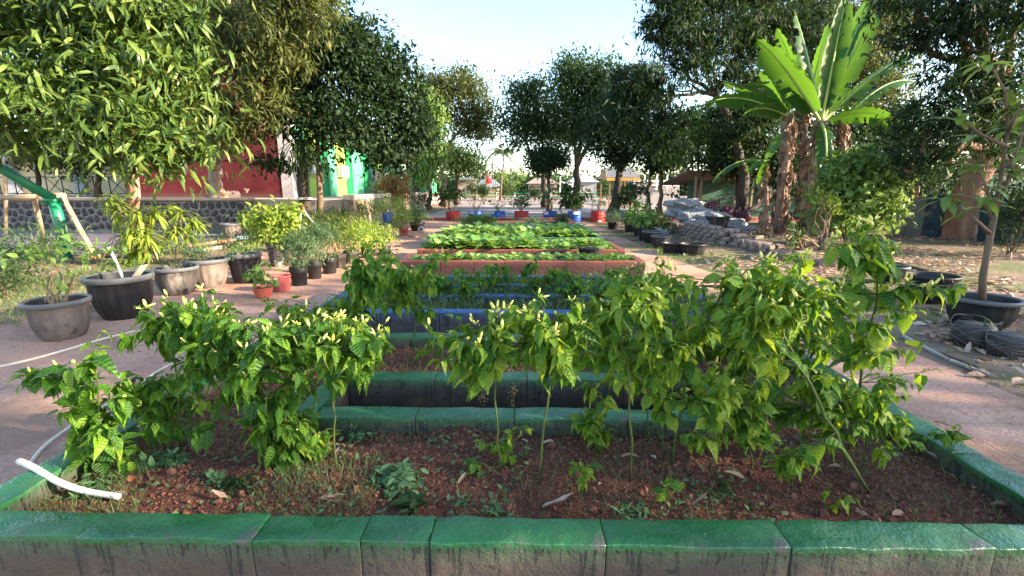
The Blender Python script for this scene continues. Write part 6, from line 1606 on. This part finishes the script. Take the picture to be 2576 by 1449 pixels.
strap('large sunlit strap leaved plant hiding the foot of the near mango', b, [W(x, y, Yb + d) for x, y, d in ((300, 520, 0), (345, 530, -.2), (390, 525, .1), (330, 570, -.3), (370, 580, -.2), (310, 590, 0), (350, 620, -.2), (385, 610, -.1), (325, 640, -.1), (280, 490, .2))], 42, .36, L_YEL, 1)
b = G(445, 640); Yb = b[1]
strap('second strap leaved plant with upright sunlit leaves right of the near mango', b, [W(x, y, Yb + d) for x, y, d in ((420, 520, .2), (455, 530, 0), (485, 550, 0), (440, 570, -.1), (475, 590, 0), (420, 590, 0))], 34, .36, L_YEL, 2)
# ================================================================ DRUMS
M_DR = surf('red_drum_paint', (.42, .03, .03), (.55, .06, .05), 4, .45, .1, .004, 30)
M_DB = surf('blue_drum_paint', (.01, .07, .32), (.03, .12, .45), 4, .45, .1, .004, 30)
def drum(xc, wpx, yt, yb, red, lb, lab=None, plant=None, seed=0):
    g0 = G(xc, yb); Y = g0[1]; R = px(wpx / 2, Y); Y += R; c = W(xc, yt, Y); hh = c[2]; c[2] = 0
    t = thing('half_drum', lb, 'drum planter', c, 0, 'half oil drums used as planters')
    mb = MB(); pr = [(0, 0), (R, 0), (R * 1.015, .012)]
    for k in (.3, .38, .46, .62, .7): pr += [(R, hh * k - .02), (R * 1.035, hh * k), (R, hh * k + .02)]
    pr += [(R, hh - .015), (R * 1.03, hh), (R * .985, hh), (R * .98, hh * .86)]
    lathe(mb, pr, 36); mb.obj('body', M_DR if red else M_DB, t)
    mb = MB(); lathe(mb, [(R * .98, hh * .88), (R * .5, hh * .9), (0, hh * .89)], 24); mb.obj('soil', M_POTSOIL, t)
    if lab is not None:
        a0, a1, z0, z1 = lab; mb = MB(); V = []
        for i in range(7):
            a = -PI / 2 + a0 + (a1 - a0) * i / 6
            V += [(R * 1.04 * math.cos(a), R * 1.04 * math.sin(a), hh * z0), (R * 1.04 * math.cos(a), R * 1.04 * math.sin(a), hh * z1)]
        mb.add(V, [(2 * i, 2 * i + 2, 2 * i + 3, 2 * i + 1) for i in range(6)]); mb.obj('paint_patch', M_WHITE, t)
    if plant:
        lb2, bl, ml, n_, sz = plant
        potplant(lb2, A(c[0], c[1], hh * .88), bl, ml, int(n_ * .55), 8, sz * .85, 300 + seed, T_OVAL, .1, .02, 'sapling', 5, cat='sapling', stemm=BARK)
drum(1140, 36, 531, 555, True, 'leftmost red half drum in the row by the kerb', None, ('round bushy sapling in the leftmost red drum', [(1135, 480, 34, 22), (1120, 495, 22, 14), (1150, 465, 22, 14)], L_MID, 110, .2), 1)
drum(1196, 36, 531, 553, False, 'blue half drum right of the leftmost red one with a pale patch', (-1.0, -.1, .7, .98), ('thin branching sapling with few leaves in the first blue drum', [(1190, 495, 26, 18), (1215, 500, 14, 10)], L_MID, 22, .14), 2)
drum(1253, 36, 531, 553, False, 'second blue half drum with a tiny seedling', (-1.1, -.5, .7, .98), ('tiny pale seedling in the second blue drum', [(1253, 510, 12, 14)], L_LIGHT, 14, .14), 3)
drum(1312, 36, 531, 553, True, 'middle red half drum behind the far beds', None, ('spreading fine leaved sapling in the middle red drum', [(1308, 505, 28, 16), (1318, 488, 16, 14)], L_GREY, 100, .15), 4)
drum(1384, 36, 531, 553, False, 'third blue half drum with a pale square patch', (-1.1, -.3, .6, .98), ('forked airy sapling in the third blue drum', [(1390, 480, 34, 28), (1370, 490, 20, 16)], L_GREY, 110, .16), 5)
drum(1445, 33, 531, 560, False, 'fourth blue half drum in full view right of the airy sapling', (-.3, .8, .72, .98), ('large leaved bushy sapling in the fourth blue drum', [(1440, 485, 34, 26), (1465, 500, 24, 16), (1425, 505, 20, 16)], L_MID, 110, .26), 6)
drum(1505, 36, 530, 560, True, 'rightmost red half drum with a white label at its foot', (-.2, .3, .05, .18), ('nearly bare curled vine in the rightmost red drum', [(1505, 500, 20, 18)], L_RED, 10, .12), 7)
drum(1578, 34, 530, 555, False, 'rightmost blue half drum beside the black pots', None, ('tall dark leaved sapling in the rightmost blue drum', [(1590, 490, 40, 28), (1565, 505, 25, 20), (1605, 470, 30, 18)], L_MID, 150, .2), 8)
drum(968, 34, 534, 560, False, 'blue half drum at far left of the row behind the pepper bushes', None, ('yellowish leaved sapling in the far left blue drum', [(965, 505, 35, 20)], L_LIGHT, 80, .16), 9)
# pots at right
for i, (x0, x1, yr, yb, k_, m_, lb, bl, ml) in enumerate([
        (1528, 1556, 558, 577, 'nursery', M_PBLK, 'small black pot with upright grass herb right of the rightmost red drum', [(1540, 540, 20, 20)], L_GREY),
        (1570, 1608, 560, 587, 'tub', M_PBLK, 'wide black pot farthest back in the right row', [(1590, 545, 26, 14)], L_LIGHT),
        (1592, 1628, 570, 596, 'tub', M_PBLK, 'narrow black pot squeezed second from the back of the right row', [(1610, 530, 30, 30)], L_LIGHT),
        (1604, 1650, 574, 606, 'tub', M_PBLK, 'black pot with broad leaved seedling third in the right row', [(1622, 555, 30, 16)], L_LIGHT),
        (1614, 1668, 581, 613, 'bowl', M_PBLK, 'black rounded pot with a thick rim fourth in the right row', None, None),
        (1637, 1691, 592, 626, 'bowl', M_PDARK, 'worn dark bowl pot with a thick rim fifth in the right row', None, None),
        (1662, 1735, 610, 640, 'tub', M_PBLK, 'very wide black tub half hidden behind the chilli tops at left', None, None),
        (1705, 1780, 612, 645, 'tub', M_PBLK, 'very wide black tub half hidden behind the chilli tops at right', None, None),
        (2205, 2292, 668, 712, 'bowl', M_PBLK, 'black tub behind the tallest chilli plant', None, None),
        (2270, 2420, 690, 765, 'bowl', M_PBLK, 'big black tub left of the tub with the young tree', None, None),
        (2368, 2580, 746, 832, 'bowl', M_PBLK, 'biggest black tub at the right edge holding the young tree', None, None)]):
    p, R, h = pot(lb, x0, x1, yr, yb, k_, m_, M_PRIM if i in (8, 10, 4, 5) else None, .78)
    if bl: potplant(lb.split(' ')[0] and ('upright grass herb in the small black pot' if i == 0 else ['', 'low leafy cuttings in the farthest black pot', 'tall bushy green plant in the squeezed narrow pot', 'broad leaved seedling tied to a yellow cane'][i]), p, bl, ml, 60, 9, .12, 330 + i, T_LANCE2 if i == 0 else T_OVAL, .08, .01)
    if i == 10: PT = p
# black bowl of greens standing at the red bed
p, R, h = pot('round black bowl pot planted with greens standing at the right of the red beds', 1452, 1519, 615, 682, 'bowl', M_PBLK, M_PRIM, .9)
t = thing('leafy_vegetable', 'cluster of bright leafy greens growing in the round black bowl', 'leafy vegetable', p)
for i in range(9):
    a = i * .7; o = inst('rosette', VEG[i % 6], t); o.location = (R * .55 * math.cos(a) * (i > 0), R * .55 * math.sin(a) * (i > 0), 0); o.rotation_euler = (0, 0, i)
# young tree in the biggest tub at right
t = thing('young_tree', 'leggy young tree with whorls of bright leaves in the biggest black tub', 'tree', PT)
mb = MB(); Yt = PT[1]; st = [PT, W(2472, 700, Yt), W(2490, 600, Yt), W(2502, 540, Yt)]
tube(mb, [q - PT for q in st], [.032, .03, .027, .025], 10)
br = [[(2502, 540), (2480, 470), (2462, 420)], [(2502, 540), (2520, 430), (2535, 330), (2530, 230), (2490, 160)], [(2502, 540), (2545, 430), (2580, 300), (2600, 200)], [(2495, 590), (2440, 540), (2380, 500)], [(2535, 370), (2470, 340), (2420, 300)], [(2535, 330), (2560, 280), (2590, 260)], [(2500, 560), (2480, 520), (2470, 500)], [(2525, 420), (2555, 400), (2590, 380)]]
P, D, N, Sx = [], [], [], []
for q in br:
    pts = [W(x, y, Yt + .15 * math.sin(i * 2 + x)) - PT for i, (x, y) in enumerate(q)]; pts[0] = W(*q[0], Yt) - PT
    tube(mb, pts, list(np.linspace(.02, .007, len(pts))), 7)
    e = pts[-1]
    for k in range(len(pts) - 1, 0, -1):
        for j in range(9 if k == len(pts) - 1 else 4):
            a = rg.uniform(0, 2 * PI); el = rg.uniform(-.3, .6); P.append(pts[k] + rg.normal(size=3) * .015); D.append(A(math.cos(a) * math.cos(el), math.sin(a) * math.cos(el), math.sin(el))); N.append(A(0, 0, 1)); Sx.append(rg.uniform(.15, .28))
mb.obj('trunk', BARK, t)
T = leaf_template([(0, 0), (.15, .06), (.45, .15), (.75, .12), (1, 0)], .3, .45, .01, .1); pm = MB(); pm.add(T[0], T[1], 0, True, T[2]); pm = pm.mesh('leaf', L_LIGHT)
for a, b_, c, s in zip(P, D, N, Sx): inst('leaf', pm, t, lmat(a, b_, c, s))
# wire mesh bundles
M_NET = surf('dry_net', (.2, .17, .14), (.34, .3, .26), 20, .9, 0)
for x, y, rx, ry, lb, sd in ((2468, 878, 48, 36, 'netting bundle with a seedling below the biggest tub', 1), (2570, 905, 52, 34, 'second netting bundle cut by the right edge', 2)):
    g0 = G(x, y); R = px(rx, g0[1]); c = A(g0[0], g0[1] + R * .6, 0); hh = px(ry * 2, c[1])
    t = thing('net_bundle', lb, 'netting', c); g = np.random.default_rng(sd); mb = MB()
    lathe(mb, [(0, 0), (R * .85, .01), (R * .92, hh * .3), (R * .88, hh * .7), (R * .8, hh * .8), (0, hh * .78)], 20); mb.obj('core', M_PDARK, t)
    mb = MB()
    for k in range(24):
        a0 = g.uniform(0, 6.28); tl = g.uniform(-.5, .5); zc = g.uniform(.1, .9) * hh; n_ = 14; ar = np.linspace(a0, a0 + g.uniform(1, 4), n_)
        tube(mb, [(R * 1.0 * (1 + .04 * math.sin(q * 5)) * math.cos(q), R * (1 + .04 * math.cos(q * 4)) * math.sin(q), min(hh, max(.01, zc + tl * hh * math.sin(q)))) for q in ar], .0016, 3, cap=False)
    o = mb.obj('strands', M_NET, t); o['kind'] = 'stuff'
    if sd == 1: potplant('small seedling growing out of the netting bundle', c + A(0, 0, hh * .8), [(2465, 815, 22, 12)], L_MID, 14, 5, .06, 360, T_OVAL, .02, .003)
# grey pot with stacked lids before the bananas
p, R, h = pot('brown fluted pot topped with stacked grey lids before the banana clump', 1938, 1998, 537, 565, 'bowl', M_PDARK, M_PRIM, .9)
t = thing('pot_lids', 'stack of two flat grey lids lying on the brown fluted pot', 'lid', p + A(0, 0, .03))
for i in range(2):
    mb = MB(); lathe(mb, [(0, 0), (R * 1.05, 0), (R * 1.05, .03), (R * .9, .05), (0, .05)], 24, (.04 * i, 0, .055 * i)); mb.obj('lid', M_PRIM if i else M_PDARK, t)
# ================================================================ SACKS, BRICKS
def sack_mat():
    m, n, l, p = newmat('woven_sack')
    co = tex(n, l)
    c = ramp(n, l, noi(n, l, co, 3, 5), [(.3, (.27, .285, .32)), (.6, (.42, .435, .47)), (.8, (.52, .52, .53))]).outputs[0]
    l.new(c, p.inputs['Base Color']); p.inputs['Roughness'].default_value = .6
    wv = noi(n, l, co, 5, 2); bump(n, l, p, mth(n, l, 'ADD', mth(n, l, 'SINE', mth(n, l, 'MULTIPLY', wv, 40.)), noi(n, l, co, 14, 4)), .9, .03)
    return m
M_SACK = sack_mat()
for i, (x, y, rx, ry, Y, lb) in enumerate([(1722, 508, 52, 15, 16.6, 'plump white sack lying on top of the sack pile'), (1715, 530, 45, 22, 16.6, 'white sack bulging at the left of the pile'), (1752, 540, 55, 24, 16.2, 'crumpled white sack in the middle of the pile'),
                                            (1790, 545, 50, 26, 16, 'crumpled white sheet sack at the right of the pile'), (1755, 560, 40, 16, 15.6, 'white sack sagging over the brick stack'), (1850, 560, 32, 18, 15.4, 'white sack heap right of the dark rounded pot'), (1878, 575, 28, 10, 15.2, 'small flat white sack at the right end')]):
    c, r = Bl(x, y + 4, rx * .88, Y, ry * .8); t0 = A(c[0], c[1], max(0, c[2] - r[2]))
    mb = MB(); blob_mesh(mb, (0, 0, r[2]), (r[0], r[0] * .6, r[2]), i, .45, 2.0, 16); tag(mb.obj('sack', M_SACK, None, t0), lb, 'sack', 'white woven sacks piled at right')
p, R, h = pot('dark rounded pot standing between the white sacks', 1775, 1838, 543, 583, 'tub', M_PDARK, M_PDARK, .9)
c = G(1655, 592); mb = MB(); blob_mesh(mb, (0, 0, .08), (.32, .2, .12), 31, .8, 3, 12); tag(mb.obj('plastic_sheet', M_SACK, None, c), 'small crumpled white plastic sheet on the ground beside the right pots', 'plastic sheet')
M_BRK = surf('weathered_brick', (.14, .09, .075), (.34, .25, .21), 10, .95, .6, .006, 40, c3=(.5, .46, .42), sc3=6, t3=.58)
brm = []
for i in range(5):
    bm = bmesh.new(); bmesh.ops.create_cube(bm, size=1); rr_ = random.Random(i)
    for v in bm.verts: v.co = Vector((v.co.x * .3 * rr_.uniform(.92, 1.02), v.co.y * .15 * rr_.uniform(.92, 1.04), v.co.z * .1 * rr_.uniform(.92, 1.04)))
    bmesh.ops.bevel(bm, geom=list(bm.edges), offset=.008, segments=1, affect='EDGES'); me = bpy.data.meshes.new('brick'); bm.to_mesh(me); bm.free(); me.materials.append(M_BRK); brm.append(me)
def bricks(label, pts, hts, seed, depth=2):
    rr_ = random.Random(seed); P = [G(*q) for q in pts]; b0 = P[0]; t = thing('brick_pile', label, 'brick pile', (b0[0], b0[1], 0)); o0 = A(b0[0], b0[1], 0)
    for (a, b, h0, h1) in zip(P[:-1], P[1:], hts[:-1], hts[1:]):
        L_ = np.linalg.norm(b - a); d = (b - a) / L_; ang = math.atan2(d[1], d[0]); n_ = max(1, int(L_ / .32)); sd = A(-d[1], d[0], 0)
        for i in range(n_):
            f = (i + .5) / n_; c = a + (b - a) * f; lv = max(1, int(round((h0 + (h1 - h0) * f) / .105 + rr_.uniform(-.6, .4))))
            for k in range(lv):
                for j in range(depth):
                    q = c - o0 + sd * (j * .17) + d * (.16 * (k % 2)) + A(rr_.uniform(-.02, .02), rr_.uniform(-.02, .02), 0)
                    o = inst('brick', brm[rr_.randrange(5)], t); o.location = (q[0], q[1], .052 + k * .104); o.rotation_euler = (rr_.uniform(-.03, .03), rr_.uniform(-.03, .03), ang + rr_.uniform(-.12, .12))
bricks('high rough stack of weathered bricks under the white sacks', [(1690, 583), (1740, 597), (1800, 610)], [.32, .42, .4], 1)
bricks('low rows of weathered bricks leading from the stack towards the chilli plants', [(1800, 612), (1865, 622), (1960, 645), (2040, 668), (2120, 672)], [.4, .25, .15, .2, .25], 2, 2)
for i, (x, y) in enumerate([(1905, 602), (1940, 598), (1880, 590)]):
    c = G(x, y); o = inst('brick', brm[i], None); o.location = (c[0], c[1], .055); o.rotation_euler = (0, 0, .3 + i); tag(o, ['lone brick on the dry grass nearest the brown pot', 'lone brick farthest right on the dry grass', 'lone brick close behind the low brick rows'][i], 'brick', 'loose bricks on the dry grass')
# ================================================================ LEFT: green pole, bamboo, hoses, planks, ball
M_GP = surf('green_steel', (.0, .16, .08), (.02, .26, .13), 4, .4, .1, .004, 30, spec=.6)
M_BAM = surf('bamboo', (.3, .2, .12), (.5, .38, .25), 8, .7, .3, .006, 20, stretch=(1, 1, .3))
Yg = 9.3
b = G(168, 650); Yg = b[1]
t = thing('green_post', 'thick green steel post with a slanting arm rising to the left edge', 'metal post', b)
mb = MB(); tube(mb, [(0, 0, -.02), W(150, 560, Yg) - b, W(134, 503, Yg) - b], .095, 16); mb.obj('post', M_GP, t)
mb = MB(); tube(mb, [W(134, 500, Yg) - b, W(60, 458, Yg - .3) - b, W(-120, 350, Yg - 1) - b], .085, 16); mb.obj('arm', M_GP, t)
mb = MB(); tube(mb, [W(132, 508, Yg) - b, W(131, 497, Yg) - b], .14, 14); mb.obj('flange', M_GP, t)
for k in range(6):
    mb = MB(); a = k * PI / 3; c_ = W(132, 506, Yg) - b; box(mb, tuple(c_ + A(.12 * math.cos(a), .12 * math.sin(a), -.03)), (.08, .012, .08), a); mb.obj('gusset', M_GP, t)
b = G(236, 638); t = thing('bamboo_scaffold', 'leaning bamboo scaffold of three poles around the green post', 'scaffold', b); Yb = b[1]
mb = MB(); tube(mb, [(0, 0, 0), W(200, 575, Yb) - b, W(155, 490, Yb + .1) - b], .05, 10); mb.obj('pole', M_BAM, t)
mb = MB(); tube(mb, [W(112, 615, Yb + 1) - b, W(100, 560, Yb + .6) - b, W(84, 495, Yb + .1) - b], .05, 10); mb.obj('pole', M_BAM, t)
mb = MB(); tube(mb, [W(-60, 499, Yb) - b, W(60, 496, Yb) - b, W(162, 491, Yb + .1) - b], .055, 10); mb.obj('crossbar', M_BAM, t)
t = thing('bamboo_pole', 'thin yellowish pole leaning at the far left behind the green arm', 'pole', G(15, 500 + 95)); b = np.array(t.location)
mb = MB(); tube(mb, [(0, 0, 0), W(14, 440, b[1]) - b, W(5, 400, b[1]) - b], .045, 8); mb.obj('pole', M_BAM, t)
def flat_plank(label, a, b_, wd_, mat, hh=.03, z=.03):
    p0, p1 = G(*a), G(*b_); t = thing('plank', label, 'plank', (p0[0], p0[1], 0)); o0 = A(p0[0], p0[1], 0); mb = MB(); bar(mb, p0 - o0 + A(0, 0, z), p1 - o0 + A(0, 0, z + .004), wd_, hh); mb.obj('board', mat, t)
M_ORW = surf('orange_brown_plank', (.42, .2, .1), (.55, .3, .16), 4, .8, .3, .006, 30, stretch=(1, .3, 1))  # orange brown wood colour for the planks and boards
flat_plank('broad orange brown plank on the dirt at the foot of the bamboo', (205, 655), (262, 645), .22, M_ORW, .06, .04)
flat_plank('long pale plank edging the dirt before the stone wall', (470, 622), (660, 598), .12, M_ORW, .06, .04)
flat_plank('bluish board lying beyond the tubs on the dirt', (590, 607), (640, 600), .3, surf('blue_board', (.2, .35, .42), (.3, .45, .5), 4, .6), .06, .07)
flat_plank('grey timber behind the dark worn tubs', (500, 636), (600, 620), .15, MATS['weathered_wood'], .08, .05)
flat_plank('dark fallen branch on the leaf litter behind the tub with the young tree', (2250, 668), (2330, 690), .05, BARKD, .05, .05)
flat_plank('long thin brown board beside the pale edging strip', (2380, 895), (2480, 935), .09, surf('brown_board', (.12, .07, .05), (.2, .13, .09), 6, .9, .3, .005, 30), .02, .02)
M_HOSE = surf('cream_hose', (.62, .52, .38), (.74, .64, .5), 5, .5, .1, .003, 40)
def hose(label, pts, r, z=.0, zs=None, mat=None):
    P = [G(x, y, (zs[i] if zs else z)) + A(0, 0, r) for i, (x, y) in enumerate(pts)]
    # smooth through the points
    Q = []
    for i in range(len(P) - 1):
        p0, p1, p2, p3 = P[max(0, i - 1)], P[i], P[i + 1], P[min(len(P) - 1, i + 2)]
        for s in np.linspace(0, 1, 7)[:-1]:
            Q.append(.5 * (2 * p1 + (p2 - p0) * s + (2 * p0 - 5 * p1 + 4 * p2 - p3) * s * s + (3 * p1 - p0 - 3 * p2 + p3) * s ** 3))
    Q.append(P[-1]); o = np.array(P[0]); t = MB(); tube(t, [q - o for q in Q], r, 10); return tag(t.obj('hose', mat or M_HOSE, None, o), label, 'hose', 'pale garden hoses')
hose('cream hose lying straight across the path below the nearest grey bowl pot', [(-80, 942), (60, 912), (160, 885), (250, 858), (330, 838), (450, 815)], .0105)
hose('cream hose curving along the left rim of the front bed', [(72, 1178), (120, 1120), (220, 1050), (330, 985), (400, 935), (470, 900)], .0095)
hose('thick white pipe bent over the left rim into the front bed', [(50, 1166), (90, 1185), (150, 1220), (220, 1243), (300, 1256)], .0115, zs=[.3, .3, .27, .235, .225], mat=M_WHITE)
# white hose on a red tap post
b = G(752, 605); Yb = b[1]
t = thing('hose_post', 'thin stick with a red cap carrying a drooping white hose before the split trunk', 'hose post', b)
mb = MB(); tube(mb, [(0, 0, 0), W(758, 528, Yb) - b], .022, 8); mb.obj('stick', MATS['pale_wood'], t)
mb = MB(); lathe(mb, [(0, 0), (.035, 0), (.04, .04), (.025, .08), (0, .085)], 12, tuple(W(763, 528, Yb) - b)); mb.obj('cap', M_TERRA, t)
mb = MB(); tube(mb, [W(x, y, Yb) - b for x, y in ((763, 526), (772, 540), (788, 560), (806, 574), (826, 580))], .018, 8); mb.obj('hose', M_WHITE, t)
# football and low board near the clay pot
c = G(1060, 592); mb = MB(); bm = bmesh.new(); bmesh.ops.create_icosphere(bm, subdivisions=3, radius=.11); me = bpy.data.meshes.new('ball'); bm.to_mesh(me); bm.free()
def ball_mat():
    m, n, l, p = newmat('worn_ball'); v = n.new('ShaderNodeTexVoronoi'); v.inputs['Scale'].default_value = 9; l.new(tex(n, l), v.inputs['Vector'])
    l.new(ramp(n, l, v.outputs['Color'], [(.3, (.1, .07, .06)), (.4, (.6, .5, .42))]).outputs[0], p.inputs['Base Color']); p.inputs['Roughness'].default_value = .6; return m
me.materials.append(ball_mat()); me.polygons.foreach_set('use_smooth', [True] * len(me.polygons)); o = bpy.data.objects.new('ball', me); C.objects.link(o); o.location = (c[0], c[1], .17); tag(o, 'worn patchy football lying on a board beside the left path', 'ball')
flat_plank('reddish board under the football', (1035, 598), (1075, 594), .35, M_ORW, .05, .035)
# dropped leaves on the paths
for i, (x, y, L_, a, lb) in enumerate([(2235, 962, 40, .1, 'pale leaf on the right path beside the rim'), (2290, 905, 60, .3, 'pinkish leaf below the right chilli branch'), (2470, 925, 70, .2, 'curled leaf by the brown board'), (2390, 1085, 40, .5, 'small leaf at the right path edge'), (2510, 960, 60, .1, 'tan leaf near the right frame edge'), (2440, 900, 50, 1, 'brown leaf under the netting bundle')]):
    b = G(x, y); s = px(L_, b[1]); o = inst('dry_leaf', DL[i % 4], None); o.location = (b[0], b[1], .03); o.rotation_euler = (0, 0, a); o.scale = (s, s, s); tag(o, lb, 'dry leaf', 'dry leaves on the right path')
P = scatter(3200, -4.6, 3.4, 2.5, 20, rg, lambda a, b: (abs(a) > 2.0 or b > 18) and nz(a, b, .9, 6) > .0); P[:, 2] = .014
mb = MB(); cloud(mb, T_OVAL, P, rdir(rg, len(P)) * A(1, 1, .15), A(0, 0, 1) + rdir(rg, len(P)) * .25, rg.uniform(.015, .045, len(P)), .9); tag(mb.obj('litter', L_DRY), 'small scattered leaf crumbs on the paths', kind='stuff')
print('LEAVES', NLEAF)
